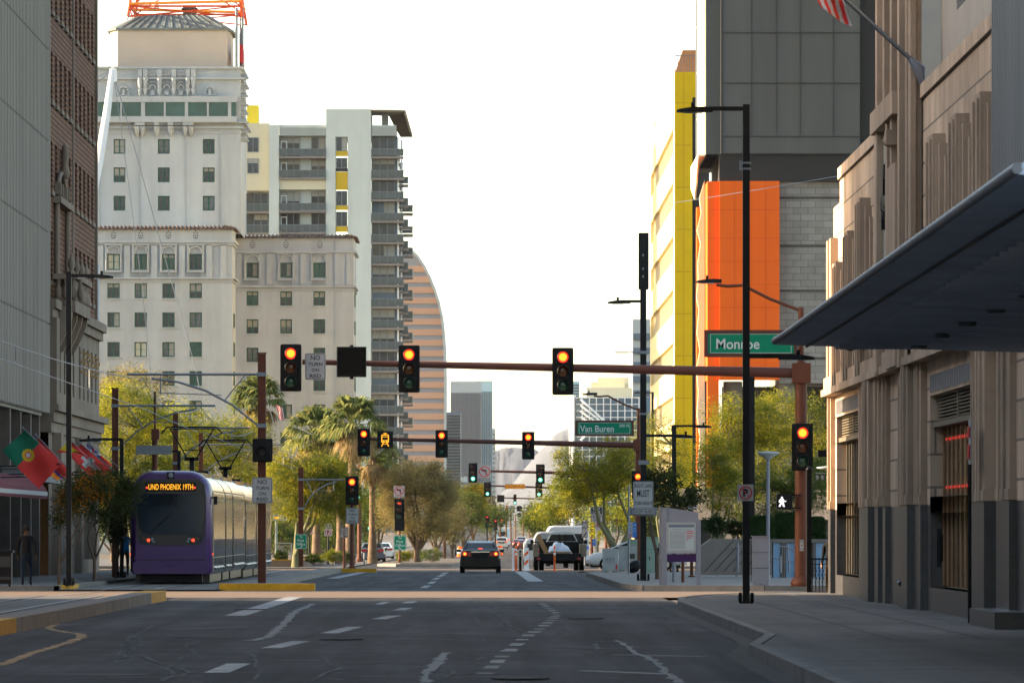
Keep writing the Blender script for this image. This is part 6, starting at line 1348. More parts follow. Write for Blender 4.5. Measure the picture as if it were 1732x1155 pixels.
for i, (px, Y, py, rx, ry, lm_, lb) in enumerate(((585, 340, 942, 14, 8, L_pal, 'bushy shrub at the foot of the slim signal pole'), (562, 345, 940, 18, 11, L_pv, 'yellow tipped shrub beneath the palm trunks'), (530, 350, 944, 18, 8, L_gr, 'low green shrub right of the To Post Office pole'), (475, 350, 940, 14, 9, L_gr, 'dark shrub behind the platform end'), (682, 386, 940, 15, 9, L_pv, 'dry yellow shrub left of the median tree trunk'), (730, 390, 938, 24, 11, L_pal, 'brownish green shrub right of the median tree trunk'), (705, 400, 938, 14, 9, L_mes, 'small shrub behind the median tree trunk'), (1212, 232, 888, 26, 18, L_hed, 'spiky dark shrub above the sloping plaza wall'), (1245, 228, 893, 20, 14, L_dk, 'dark shrub behind the tall black lamp'))): shrub(lb, px, Y, py, rx, ry, lm_, 70+i)
for i, (a, b_, t_, Y, lb) in enumerate(((1268, 1310, 872, 226, 'clipped dark hedge block left of the silver lamp'), (1312, 1352, 866, 228, 'clipped hedge cube under the walking figure signal'), (1368, 1395, 874, 226, 'clipped hedge cube by the black railing'))):
    rg = np.random.default_rng(90+i); n = 6000; x0, x1, z0, z1 = PX(a, Y), PX(b_, Y), PZ(914, Y), PZ(t_, Y); p = rg.uniform(-1, 1, (n, 3)); ax = rg.integers(0, 3, n); p[np.arange(n), ax] = np.sign(p[np.arange(n), ax])*rg.uniform(.9, 1.03, n); p = np.sign(p)*np.abs(p)**1.0
    C_ = p*np.array([(x1-x0)/2, .5, (z1-z0)/2]); C_[:, 2] -= .12*(np.abs(p[:, 0])**6)*(p[:, 2] > .6); t = T('hedge', lb, 'hedge', ((x0+x1)/2, Y, (z0+z1)/2)); c = bpy.data.objects.new('foliage', leaf_mesh('foliage', C_, None, .03, .07, L_hed, 90+i)); COL.objects.link(c); c.parent = t
    b = MB(); b.box((x0-x1)/2*.9, (x1-x0)/2*.9, -.42, .42, -(z1-z0)/2, (z1-z0)/2*.9); o2 = bpy.data.objects.new('core', b.mesh('core', L_hed)); COL.objects.link(o2); o2.parent = t
# ================================================================ TRAM
def pobj(mb, name, mats, parent): o = bpy.data.objects.new(name, mb.mesh(name, mats)); COL.objects.link(o); o.parent = parent; return o
TX, TY = -10.12, 202.0; tz = gz(TY)+.07
def tprof(hw, zb, zt, r, rh, n=7):
    p = [(-hw, zb+.1), (-hw+.08, zb)]+[(hw-.08, zb), (hw, zb+.1)]
    for k in range(n+1): a = math.pi/2*k/n; p.append((hw-r+r*math.cos(a), zt-rh+rh*math.sin(a)))
    for k in range(n+1): a = math.pi/2*k/n; p.append((-hw+r-r*math.sin(a), zt-rh+rh*math.cos(a)))
    return p
A('tramglass', (.012,.016,.014), .12, var=.3, scale=1.5, spec=.35)
A('tramdark', (.008,.008,.010), .3, var=.1); A('windscreen', (.010,.018,.026), .05, var=.6, scale=.5, spec=.5)
for ci in range(2):
    y0 = TY+ci*28.6; dz = gz(y0+12)+.07
    lab = ['purple fronted silver tram arriving on the left track', 'silver middle car of the tram with the second pantograph', 'rear silver car of the long tram'][ci]
    t = T('tram', lab, 'tram', (TX, y0, gz(y0)+.07)); bz = dz-(gz(y0)+.07)
    segs = [(.95, 10.2), (10.9, 16.6), (17.3, 27.6 if ci else 27.6)]
    if ci: segs[0] = (.2, 10.2)
    for a, b_ in segs:
        m = MB(); P = tprof(1.32, .32, 3.55, .72, .74); m.loft([[(x, a, z+bz) for x, z in P], [(x, b_, z+bz) for x, z in P]], sm=True); pobj(m, 'body', M['silver'], t)
        m = MB(); y = a+.5
        while y < b_-1.2: m.box(1.318, 1.33, y, y+1.05, 1.45+bz, 2.5+bz); y += 1.25
        pobj(m, 'window', M['tramglass'], t)
        m = MB(); y = a+.4
        while y < b_-.2: m.box(1.315, 1.328, y, y+.03, .45+bz, 2.95+bz); y += 1.25
        for z in (.85, 2.72, 3.0): m.box(1.315, 1.326, a, b_, z+bz, z+.025+bz)
        m.box(-1.2, 1.2, a+.3, b_-.3, .05+bz, .33+bz); pobj(m, 'seam', M['tramdark'], t)
        m = MB(); y = a+1.2
        while y < b_-1: m.tube([(1.33, y, .55+bz), (1.38, y+.1, .5+bz), (1.33, y+.25, .5+bz)], .035, 6); y += 1.9
        pobj(m, 'door_handle', M['chrome'], t)
        m = MB(); m.box(-.9, .9, a+1, b_-1, 3.5+bz, 3.62+bz); pobj(m, 'roof_fairing', M['silver'], t)
    m = MB(); P = tprof(1.24, .4, 3.42, .5, .6)
    for a, b_ in ((10.2, 10.9), (16.6, 17.3), (27.6, 28.6)): 
        for k in range(4): yy = a+(b_-a)*k/4; m.loft([[(x*.97, yy, z+bz) for x, z in P], [(x, yy+(b_-a)/8, z+bz) for x, z in P], [(x*.97, yy+(b_-a)/4, z+bz) for x, z in P]])
    pobj(m, 'bellows', M['tramdark'], t)
    for yw in (3.5, 13.5, 23.5):
        for sx in (-1, 1):
            m = MB(); m.tube([(sx*.62, yw, .33+bz), (sx*.8, yw, .33+bz)], .33, 16); pobj(m, 'wheel', M['tramdark'], t)
    if ci < 2:                                  # pantograph
        py_ = (14.5, 14.0)[ci]; m = MB(); z0 = 3.6+bz; zt = 5.30+bz; m.cbox(0, py_, z0+.1, 1.2, 1.4, .16); m.box(-.08, .08, py_-.1, py_+.1, z0+.1, z0+.62)
        m.tube([(-.16, py_, z0+.62), (-.75, py_, zt-.06)], .028, 6); m.tube([(.16, py_, z0+.62), (.75, py_, zt-.06)], .028, 6); m.tube([(-.30, py_, z0+.9), (.30, py_, z0+.9)], .018, 5); m.cbox(0, py_, z0+.6, .5, .2, .12)
        for yy in (-.2, .2): m.tube([(-1.05, py_+yy, zt-.22), (-.85, py_+yy, zt), (.85, py_+yy, zt), (1.05, py_+yy, zt-.22)], .024, 6)
        m.tube([(-.8, py_, zt-.06), (.8, py_, zt-.06)], .02, 5); pobj(m, 'pantograph', M['black'], t)
    if ci == 0: tram = t
# purple nose
rings = []
for y, s_, dz_ in ((.0, .86, .12), (.06, .93, .07), (.2, .98, .03), (.45, 1.0, 0), (.97, 1.005, 0)):
    P = tprof(1.32*s_, .30+dz_*.6, 3.64-dz_, .78*s_, .76); rings.append([(x, y, z) for x, z in P])
m = MB(); m.loft(rings); pobj(m, 'nose', M['purple'], tram)
m = MB(); m.box(1.30, 1.335, .50, .96, .4, 2.95); m.box(-1.335, -1.30, .50, .96, .4, 2.95); pobj(m, 'side_trim', M['tramdark'], tram)
def wpoly(w0, w1, z0, z1, zc, r=.12):
    return [(-w0, z0+.25), (-w0+.12, z0+.05), (-w0+.35, z0), (w0-.35, z0), (w0-.12, z0+.05), (w0, z0+.25), (w1, zc), (w1-.05, z1-.18), (w1-.22, z1), (-w1+.22, z1), (-w1+.05, z1-.18), (-w1, zc)]
m = MB(); m.prism(wpoly(1.08, 1.14, 1.24, 3.36, 2.6), 'y', -.02, .08); pobj(m, 'front_mask', M['tramdark'], tram)
m = MB(); m.prism(wpoly(1.03, 1.09, 1.58, 2.90, 2.5), 'y', -.035, -.021); ws = pobj(m, 'windscreen', M['windscreen'], tram)
m = MB(); m.tube([(-.6, -.05, 1.7), (-.05, -.05, 2.2)], .012, 4); m.box(-.005, .005, -.04, -.036, 1.65, 2.86); pobj(m, 'wiper', M['black'], ws)
m = MB(); m.box(-.82, .82, -.06, -.021, 2.97, 3.26); db = pobj(m, 'destination_display', M['black'], tram)
m = MB(); text(m, 'UND PHOENIX 19TH', 0, -.064, 3.115, 1.44, .19, .012); pobj(m, 'lettering', M['amberglow'], db)
m = MB(); m.disc(-.77, -.064, 3.09, .035, 10); m.disc(.77, -.064, 3.09, .035, 10); pobj(m, 'marker_lamp', M['redlamp'], db)
m = MB(); m.cbox(0, -.0, 3.49, .24, .10, .22); hl = pobj(m, 'headlight_housing', M['black'], tram); m = MB(); m.disc(0, -.055, 3.49, .085, 16, dy=.03); pobj(m, 'headlight', M['kioskgrey'], hl)
for sx in (-1, 1):
    m = MB(); m.prism(rrect(.44, .30, .12, 4, sx*.80, 1.43), 'y', -.045, -.02); h_ = pobj(m, 'lamp_cluster', M['darkpanel'], tram)
    m = MB(); m.disc(sx*.72, -.05, 1.40, .055, 14); pobj(m, 'tail_light', M['redlamp'], h_); m = MB(); m.disc(sx*.86, -.05, 1.45, .05, 14); pobj(m, 'indicator', M['lensamber'], h_)
    m = MB(); m.disc(sx*.60, -.05, 1.44, .05, 14); m.disc(sx*.55, -.05, 1.36, .04, 14); pobj(m, 'headlight', M['kioskgrey'], h_)
    m = MB(); m.tube([(sx*1.25, .5, 2.75), (sx*1.48, .35, 2.8)], .03, 6); m.cbox(sx*1.43, .32, 2.68, .12, .1, .26); pobj(m, 'side_mirror', M['black'], tram)
    m = MB(); m.disc(sx*1.30+.02*sx, .44, .95, .035, 10); pobj(m, 'marker_lamp', M['redlamp'], tram)
m = MB(); m.prism(rrect(2.36, .08, .03, 3, 0, .82), 'y', -.05, .1); m.prism(rrect(2.44, .40, .10, 3, 0, .52), 'y', -.06, .1); m.tube([(-.12, -.08, .62), (0, -.09, .58), (.12, -.08, .62)], .02, 5); pobj(m, 'bumper', M['purple'], tram)
m = MB(); m.box(-1.0, 1.0, .3, .9, .04, .31); pobj(m, 'underframe', M['black'], tram)
# ================================================================ VEHICLES (rear faces the camera, -Y)
def car(label, x, Y, mat, rz=0, H=1.47, W=1.83, L=4.9, lit=True, name='parked_car', cat='car', suv=False, group=None, plate=True):
    t = T(name, label, cat, (x, Y, gz(Y)), group, rz); k = W/1.83; e = H/1.47
    st_ = [(-2.45, .80, .42, .92), (-2.40, .87, .32, 1.00), (-2.2, .905, .27, 1.06), (-1.4, .915, .24, 1.07), (0, .915, .22, 1.03), (1.2, .91, .22, 1.0), (2.1, .87, .26, .84), (2.42, .72, .34, .68)]
    b = MB(); rings = []
    for y, w, zb, zt in st_:
        w *= k; zt *= e; rings.append([(-w*.90, y, zb), (-w*.985, y, zb+.1), (-w, y, (zb+zt)/2), (-w*.97, y, zt-.14), (-w*.88, y, zt-.02), (-w*.6, y, zt), (w*.6, y, zt), (w*.88, y, zt-.02), (w*.97, y, zt-.14), (w, y, (zb+zt)/2), (w*.985, y, zb+.1), (w*.90, y, zb)])
    b.loft(rings); bd = pobj(b, 'body', mat, t)
    gs = [(-1.85, .72, 1.05), (-1.2, .60, 1.36), (-.6, .575, 1.45), (.3, .575, 1.45), (.75, .60, 1.34), (1.35, .70, 1.01)] if not suv else [(-2.3, .76, 1.06), (-2.05, .66, 1.40), (-1.5, .62, 1.47), (.3, .60, 1.47), (.7, .62, 1.38), (1.25, .70, 1.02)]
    b = MB(); R_ = []
    for y, w, z in gs: R_.append([(-.80*k, y, 1.0*e), (-w*k, y, z*e-.05 if z > 1.1 else z*e), (-w*k+.08, y, z*e), (w*k-.08, y, z*e), (w*k, y, z*e-.05 if z > 1.1 else z*e), (.80*k, y, 1.0*e)])
    vs = [p for r_ in R_ for p in r_]; n = 6
    for i in range(len(gs)-1):
        for q in range(5):
            top = q in (1, 2, 3) and 1 <= i <= len(gs)-3 or (q in (1, 3) and i in (0, 4, 3)); b.cm = 0 if top else 1
            b.add([vs[i*n+q], vs[i*n+q+1], vs[(i+1)*n+q+1], vs[(i+1)*n+q]], [(0, 1, 2, 3)])
    pobj(b, 'cabin', [mat, M['glass']], t)
    b = MB()
    for sx in (-1, 1): b.tube([(sx*.78*k, gs[0][0]-.02, 1.05*e), (sx*gs[1][1]*k, gs[1][0], gs[1][2]*e-.02), (sx*gs[2][1]*k, gs[2][0], gs[2][2]*e-.01), (sx*gs[3][1]*k, gs[3][0], gs[3][2]*e-.01), (sx*.76*k, gs[-1][0], 1.02*e)], .035, 6); b.tube([(sx*.80*k, -.15, 1.0*e), (sx*.60*k, -.15, 1.44*e)], .035, 5)
    pobj(b, 'pillar', mat, t)
    for y in (-1.45, 1.45):
        for sx in (-1, 1):
            b = MB(); b.tube([(sx*(.915*k-.21), y, .32), (sx*(.915*k+.005), y, .32)], .325, 18); w_ = pobj(b, 'wheel', M['rubber'], t); b = MB(); b.tube([(sx*(.915*k-.03), y, .32), (sx*(.915*k+.015), y, .32)], .20, 12); pobj(b, 'rim', M['chrome'], w_)
    for sx in (-1, 1):
        b = MB(); yl = -2.47; b.prism([(sx*.40*k, .76*e), (sx*.86*k, .80*e), (sx*.84*k, .97*e), (sx*.44*k, .96*e)], 'y', yl, yl+.25); tl = pobj(b, 'tail_light', M['taillens'] if not lit else M['lensred'] if 0 else M['taillens'], t)
        if lit: b = MB(); b.disc(sx*.70*k, yl-.006, .87*e, .085, 16, .06); b.cm = 1; b.disc(sx*.70*k, yl-.008, .87*e, .062, 14); pobj(b, 'bulb', [M['redglow'], M['redcore']], tl)
        b = MB(); b.lathe([(0, -.09), (.08, -.05), (.11, 0), (.08, .06), (0, .08)], sx*(.99*k), .72, 1.0*e, 10); b.tube([(sx*.86*k, .75, .98*e), (sx*.98*k, .72, .98*e)], .025, 5); pobj(b, 'side_mirror', mat, t)
    b = MB(); b.prism(rrect(1.72*k, .26, .08, 4, 0, .42), 'y', -2.50, -2.3); pobj(b, 'bumper', mat, t)
    if not suv: b = MB(); b.box(-.42*k, .42*k, -2.49, -2.42, .94*e, .975*e); pobj(b, 'trim_bar', M['chrome'], t)
    b = MB(); b.prism([(-.30*k, .68*e), (.30*k, .68*e), (.40*k, .93*e), (-.40*k, .93*e)], 'y', -2.475, -2.42); pobj(b, 'number_plate_recess', M['black'], t)
    if plate: b = MB(); b.box(-.16, .16, -2.485, -2.476, .72*e, .86*e); pobj(b, 'number_plate', M['signwhite'], t)
    if lit: b = MB(); b.box(-.10, .10, -1.93 if not suv else -2.12, -1.86 if not suv else -2.05, 1.09*e if not suv else 1.4*e, 1.13*e if not suv else 1.43*e); pobj(b, 'brake_light', M['redlamp'], t)
    b = MB(); b.box(-.75*k, .75*k, -2.2, 2.2, .16, .28); pobj(b, 'underbody', M['black'], t); return t
car('black sedan with glowing brake lights waiting before the crossing', PX(812.5, 282), 284.5, M['carblack'], name='sedan', plate=False)
car('white sedan crossing behind the barricades, seen from its side', PX(1076, 306), 308, M['carwhite'], rz=math.pi/2, name='sedan', lit=False)
car('dark sedan in the left lane beyond the far island', PX(631, 470), 470, mk('cargrey', (.04,.05,.07), .25, var=0, coat=.6), name='sedan', lit=False)
car('small white car just past the dark left sedan', PX(648, 540), 540, M['carwhite'], name='sedan', lit=False)
car('white sports utility car behind the bus, right of the sedan', PX(848.5, 960), 960, M['carwhite'], suv=True, H=1.75, W=1.95, name='sedan')
car('dark red car with lit tail lights further up the street', PX(886, 900), 900, M['carred'], name='sedan', W=1.9)
car('grey car just ahead of the dark red car', PX(882, 1010), 1010, mk('cargrey2', (.25,.27,.30), .3, var=0, coat=.5), suv=True, H=1.8, name='sedan', lit=False)
car('dark red car left of the other red car', PX(877, 960), 965, M['carred'], name='sedan')
for i, (px, Y) in enumerate(((903, 1750), (909, 1850), (914, 1950), (906, 2050), (911, 2200))): car('one of the distant cars with red tail lights on the rising street', PX(px, Y), Y, [M['carwhite'], M['carblack'], M['carred']][i % 3], name='sedan', group='distant cars on the rising street', suv=True, H=1.8)
# distant bus
Y = 1080; x = PX(850, Y); t = T('bus', 'pale blue and white bus far up the street', 'bus', (x, Y, gz(Y))); b = MB(); b.prism(rrect(2.6, 2.9, .3, 4, 0, 1.75), 'y', 0, 11); b.v = [(a, c, d+.0) for a, c, d in b.v]; pobj(b, 'body', mk('busblue', (.35,.50,.55), .4, var=.1), t)
b = MB(); b.prism(rrect(1.5, .8, .1, 3, 0, 2.2), 'y', -.04, 0); pobj(b, 'rear_window', M['glass'], t); b = MB(); b.box(-1.1, 1.1, -.06, 0, 3.0, 3.4); pobj(b, 'roof_box', M['white'], t)
for sx in (-1, 1): b = MB(); b.disc(sx*1.05, -.05, 1.2, .14, 12); pobj(b, 'tail_light', M['redlamp'], t); b = MB(); b.tube([(sx*.8, 2.5, .45), (sx*1.2, 2.5, .45)], .45, 14); pobj(b, 'wheel', M['rubber'], t)
# flatbed truck with load
Y = 309.0; t = T('flatbed_truck', 'dark flatbed truck with white cab, open bed boxes and loaded plastic bundle', 'truck', (PX(946, Y), Y, gz(Y))); u = Y/F
def q(px, py): return (px-946)*u, (PZ(py, Y)-gz(Y))
def qb(mb, a, b_, c, d, y0, y1): x0, z1 = q(a, c); x1, z0 = q(b_, d); return mb.box(x0, x1, y0, y1, z0, z1)
b = MB(); qb(b, 912, 983, 936, 941, 0, 3.4); qb(b, 905, 988, 941, 948, -.05, .15); qb(b, 915, 980, 948, 953, 1, 6); pobj(b, 'flatbed', M['black'], t)
b = MB(); qb(b, 913, 982, 916, 937, 3.3, 3.4); pobj(b, 'headboard', M['black'], t)
for a, b_, m_ in ((902, 911, 'brownmetal'), (981, 992, 'brownmetal')): b = MB(); qb(b, a, b_, 920, 941, 0, 3.2); pobj(b, 'tool_box', M[m_], t)
b = MB(); P = [q(924, 920), q(933, 901), q(940, 899), q(965, 899), q(972, 901), q(981, 920), q(981, 940), q(924, 940)]; b.prism(P, 'y', 3.6, 5.6); pobj(b, 'cab', M['carwhite'], t)
b = MB(); P = [q(928, 915), q(934, 903.5), q(971, 903.5), q(977, 915)]; b.prism(P, 'y', 3.56, 3.6); w_ = pobj(b, 'rear_window', M['glass'], t); b = MB(); qb(b, 947, 949, 903, 915.5, 3.52, 3.558); qb(b, 957, 959, 903, 915.5, 3.52, 3.558); pobj(b, 'window_bar', M['black'], w_)
for a in (907, 916, 975, 984): b = MB(); x0, _ = q(a, 950); b.tube([(x0-.12, .9, .42), (x0+.12, .9, .42)], .42, 18); pobj(b, 'wheel', M['rubber'], t)
for a, b_ in ((908, 914), (976, 982)): b = MB(); qb(b, a, b_, 942.5, 946, -.07, -.051); pobj(b, 'tail_light', M['taillens'], t)
for sx in (901, 993): b = MB(); qb(b, sx-3, sx+3, 913, 920, 4.3, 4.4); b.tube([(q(sx, 917)[0], 4.35, q(sx, 917)[1]), (q(946+(sx-946)*.75, 917)[0], 4.4, q(sx, 917)[1])], .03, 5); pobj(b, 'side_mirror', M['black'], t)
b = MB(); P = [q(906, 907), q(913, 903), q(930, 936), q(922, 938)]; b.prism(P, 'y', .25, .55); b.v = [(a+wloc(t).x, c+Y, d+gz(Y)) for a, c, d in b.v]; b.thing('timber', M['wood'], 'long tan timber leaning in the truck bed', 'timber', (wloc(t).x-1, Y, gz(Y)+.8))
b = MB(); rg = random.Random(5); rings = []
for j in range(13):
    xx = 928+j*3.4; hgt = [3, 12, 14, 18, 20, 19, 17, 18, 16, 13, 11, 7, 1][j]; r_ = []
    for kk in range(9): a = math.pi*kk/8; x0, z0 = q(xx+rg.uniform(-1, 1), 936-hgt*math.sin(a)*rg.uniform(.8, 1.08)); r_.append((x0, 1.4-1.0*math.cos(a), z0))
    rings.append(r_)
b.loft(rings, closed=True); b.v = [(a+wloc(t).x, c+Y, d+gz(Y)) for a, c, d in b.v]; b.thing('plastic_bundle', M['plasticfilm'], 'crumpled clear plastic bundle on the truck bed', 'bundle', (wloc(t).x, Y+1, gz(Y)+.9))
b = MB(); b.v = []; qb(b, 931, 966, 932.5, 935, .2, .3); qb(b, 933, 936, 935, 936, .2, 1.2); qb(b, 962, 965, 935, 936, .2, 1.2); b.v = [(a+wloc(t).x, c+Y, d+gz(Y)) for a, c, d in b.v]; b.thing('pallet', M['wood'], 'wooden pallet under the plastic bundle', 'pallet', (wloc(t).x, Y, gz(Y)+.75))
# white vans behind
def van(label, px, Y, W, H, L, mat, stripe=None):
    t = T('van', label, 'van', (PX(px, Y), Y, gz(Y))); b = MB(); rings = []
    for y, s_, h in ((0, .96, H-.08), (.1, 1, H), (L*.75, 1, H), (L*.88, .96, H*.8), (L, .92, H*.5)): rings.append([(-W/2*s_, y, .35), (-W/2*s_, y, h-.35), (-W/2*s_+.18, y, h-.06), (-W/2*s_+.4, y, h), (W/2*s_-.4, y, h), (W/2*s_-.18, y, h-.06), (W/2*s_, y, h-.35), (W/2*s_, y, .35)])
    b.loft(rings); pobj(b, 'body', mat, t); b = MB(); b.box(-W*.38, W*.38, -.02, .02, H*.55, H*.8); pobj(b, 'rear_window', M['glass'], t)
    for sx in (-1, 1):
        for y in (.8, L*.78): b = MB(); b.tube([(sx*(W/2-.22), y, .36), (sx*(W/2+.005), y, .36)], .36, 14); pobj(b, 'wheel', M['rubber'], t)
    if stripe: b = MB(); b.box(-W/2-.01, W/2+.01, -.03, -.021, H*.42, H*.5); pobj(b, 'stripe', M[stripe], t)
    return t
van('tall white van behind the flatbed cab, farthest right', 960, 372, 2.5, 2.42, 7, mk('vanw', (.34,.36,.38), .35, var=.05), 'signblue'); van('white van with red marks left of the flatbed cab', 932, 345, 1.9, 2.0, 5.5, mk('vangrey', (.20,.21,.22), .35, var=.05), 'signred'); van('silver car like van squeezed left of the flatbed', 911, 400, 1.9, 1.7, 4.8, mk('vansilver', (.35,.37,.39), .3, var=.05))
# ================================================================ PEOPLE
def person(label, x, Y, z0, joints_, regions, hair=True, rz=0, s=1.0):
    """joints_: name -> (pos, radius, parent); regions: function(co) -> material index"""
    t = T('person', label, 'person', (x, Y, z0), None, rz); names = list(joints_); me = bpy.data.meshes.new('b'); me.from_pydata([Vector(joints_[n][0])*s for n in names], [(names.index(joints_[n][2]), i) for i, n in enumerate(names) if joints_[n][2]], [])
    o = bpy.data.objects.new('b', me); COL.objects.link(o); o.modifiers.new('s', 'SKIN'); o.modifiers.new('u', 'SUBSURF').levels = 1
    for i, n in enumerate(names): r_ = joints_[n][1]; r_ = r_ if isinstance(r_, tuple) else (r_, r_); me.skin_vertices[0].data[i].radius = (r_[0]*s, r_[1]*s); me.skin_vertices[0].data[i].use_root = (i == 0)
    bpy.context.view_layer.update(); me2 = bpy.data.meshes.new_from_object(o.evaluated_get(bpy.context.evaluated_depsgraph_get())); bpy.data.objects.remove(o)
    for m_ in regions[0]: me2.materials.append(m_)
    for p in me2.polygons: p.material_index = regions[1](p.center/s); p.use_smooth = True
    me2.name = 'body'; bo = bpy.data.objects.new('body', me2); COL.objects.link(bo); bo.parent = t
    if hair:
        hp = Vector(joints_['head'][0])*s; b = MB(); b.lathe([(.001, -.07*s), (.088*s, -.04*s), (.104*s, .03*s), (.098*s, .09*s), (.055*s, .135*s), (0, .145*s)], hp.x, hp.y+.012*s*(1 if rz == 0 else 1)-.02, hp.z, 14); pobj(b, 'hair', M['hair'], t)
    return t
def man(walk=.18, arm=.10, fat=1.0):
    J = {'pelvis': ((0, 0, .95), (.155*fat, .11), None), 'waist': ((0, .0, 1.10), (.145*fat, .11), 'pelvis'), 'chest': ((0, 0, 1.30), (.18*fat, .12), 'waist'), 'neckb': ((0, 0, 1.46), (.10, .08), 'chest'), 'neck': ((0, .01, 1.53), .055, 'neckb'), 'headl': ((0, .02, 1.60), (.072, .08), 'neck'), 'head': ((0, .02, 1.68), (.080, .095), 'headl'), 'crown': ((0, .01, 1.75), (.055, .065), 'head')}
    for s_, sd_ in ((-1, 'l'), (1, 'r')):
        w = walk*s_; a = -arm*s_
        J['hip'+sd_] = ((s_*.10, 0, .90), .095, 'pelvis'); J['knee'+sd_] = ((s_*.105, w*.75+.04, .50), .065, 'hip'+sd_); J['ank'+sd_] = ((s_*.105, w*.9-.03, .10), .042, 'knee'+sd_); J['toe'+sd_] = ((s_*.115, w*.9+.14, .035), (.045, .03), 'ank'+sd_)
        J['sh'+sd_] = ((s_*.205, 0, 1.41), .07, 'neckb'); J['elb'+sd_] = ((s_*.265, a*.5-.03, 1.13), .05, 'sh'+sd_); J['wr'+sd_] = ((s_*.27, a+.06, .90), .032, 'elb'+sd_); J['palm'+sd_] = ((s_*.268, a+.085, .82), (.036, .018), 'wr'+sd_)
        for k, (dy, L) in enumerate(((-.030, .065), (-.010, .078), (.010, .073), (.028, .055))): J['f%d' % k+sd_] = ((s_*.262, a+.09+dy, .82-L*.55), .009, 'palm'+sd_); J['g%d' % k+sd_] = ((s_*.250, a+.10+dy, .82-L), .008, 'f%d' % k+sd_)
        J['t'+sd_] = ((s_*.250, a+.125, .835), .010, 'wr'+sd_); J['u'+sd_] = ((s_*.240, a+.14, .80), .008, 't'+sd_)
    return J
def reg(long_sleeve, belt=.93):
    def f(c):
        if c.z > 1.50 and abs(c.x) < .16: return 0
        if abs(c.x) > .19 and c.z < .905: return 0
        if not long_sleeve and abs(c.x) > .21 and c.z < 1.18: return 0
        if c.z < .085: return 3
        return 1 if c.z > belt or abs(c.x) > .215 else 2
    return f
person('man walking away on the left pavement in dark jacket and jeans', PX(45, 180), 180, gz(180)+CURB, man(.16, .12), ([M['skin'], M['jacket'], M['jeans'], M['black']], reg(True)), s=.97)
person('man in a bright blue shirt walking away beside the tram', PX(211, 232), 232, gz(232)+CURB, man(.10, .08, 1.15), ([M['skin'], M['blueshirt'], M['khaki'], M['black']], reg(False)), s=.97)
person('person in black standing behind the black railing post', PX(1406, 156), 156, .02, man(.03, .02), ([mk('skinl', (.35,.20,.12), .6), M['jacket'], M['khaki'], M['black']], reg(True)), s=.90, rz=math.radians(150))
# ================================================================ FLAGS AND AWNINGS
def flag(label, cs, Y, mats, colf, pole, nu=22, nv=14, wav=.07, wall_x=None, pr=.018, name='flag', dY=None):
    A_, B_, C_, D_ = [Vector((PX(p[0], Y), Y, PZ(p[1], Y))) for p in cs]; vs = []; m = MB(); p0, p1 = [Vector((PX(p[0], Y), Y+.03, PZ(p[1], Y))) for p in pole]
    for j in range(nv+1):
        for i in range(nu+1): u_, v_ = i/nu, j/nv; p = (A_*(1-u_)+B_*u_)*(1-v_)+(D_*(1-u_)+C_*u_)*v_; p.y += wav*math.sin(u_*7+v_*3)+wav*.7*math.sin(v_*6-u_*4)-v_*.12; p.z -= .04*math.sin(math.pi*u_)*v_; vs.append(p)
    for j in range(nv):
        for i in range(nu): m.cm = colf((i+.5)/nu, (j+.5)/nv); k_ = j*(nu+1)+i; m.add([vs[k_], vs[k_+1], vs[k_+nu+2], vs[k_+nu+1]], [(0, 1, 2, 3)], True)
    t = T(name, label, 'flag', tuple(p1)); off = wloc(t); m.v = [(a-off.x, b-off.y, c-off.z) for a, b, c in m.v]; pobj(m, 'cloth', [M[k] for k in mats], t)
    b = MB(); b.tube([p0-off, p1-off], pr, 6); b.lathe([(0, -.03), (pr*2, 0), (0, .05)], p0.x-off.x, p0.y-off.y, p0.z-off.z, 8); pobj(b, 'flagpole', M['steel'], t)
    if wall_x is not None: b = MB(); b.tube([p1-off, Vector((wall_x, p1.y, p1.z-.1))-off], .02, 6); pobj(b, 'bracket', M['black'], t)
    return t
def c_port(u, v):
    r_ = math.hypot((u-.40)*1.5, v-.5)
    if r_ < .10: return 3 if abs(u-.40) < .035 and abs(v-.5) < .055 else 1 if r_ > .07 else 3 if r_ > .03 else 4
    if r_ < .19: return 2
    return 0 if u < .4 else 1
flag('green and red flag with round crest hanging nearest at left', [(42, 727), (104, 783), (66, 826), (5, 762)], 192, ['fgreen', 'fred', 'fyel', 'fwhite', 'fblue'], c_port, [(38, 723), (104, 785)], 60, 40, wall_x=-15.8)
flag('red, blue and orange flag behind the green and red one', [(66, 740), (124, 803), (96, 812), (56, 775)], 198, ['fred', 'fblue', 'forange'], lambda u, v: 0 if v < .55 else 1 if v < .75 else 2, [(60, 735), (126, 803)], wall_x=-15.8)
flag('small yellow and red flag folded over its pole', [(119, 743), (155, 780), (136, 762), (96, 765)], 208, ['fred', 'fyel'], lambda u, v: 1 if .25 < v < .8 else 0, [(116, 741), (172, 797)], wall_x=-15.8)
flag('red flag with a white cross among the left flags', [(137, 751), (190, 796), (160, 811), (118, 770)], 215, ['fred', 'fwhite'], lambda u, v: 1 if (.40 < u < .56 and .18 < v < .86) or (.42 < v < .62 and .24 < u < .74) else 0, [(134, 748), (198, 801)], 40, 26, wall_x=-15.8)
def c_uk(u, v):
    if u > .55: return 0
    a, b_ = u/.55, v
    if abs(a-.5) < .09 or abs(b_-.5) < .12: return 0 if abs(a-.5) < .05 or abs(b_-.5) < .06 else 1
    if abs(a-b_) < .1 or abs(a-1+b_) < .1: return 1
    return 2
flag('red flag with blue and white cross corner, rightmost of the left flags', [(147, 748), (190, 786), (182, 796), (146, 768)], 224, ['fred', 'fwhite', 'fblue'], c_uk, [(146, 745), (213, 800)], 34, 18, wall_x=-15.8)
st_f = lambda n_: (lambda u, v: int(v*n_) % 2)
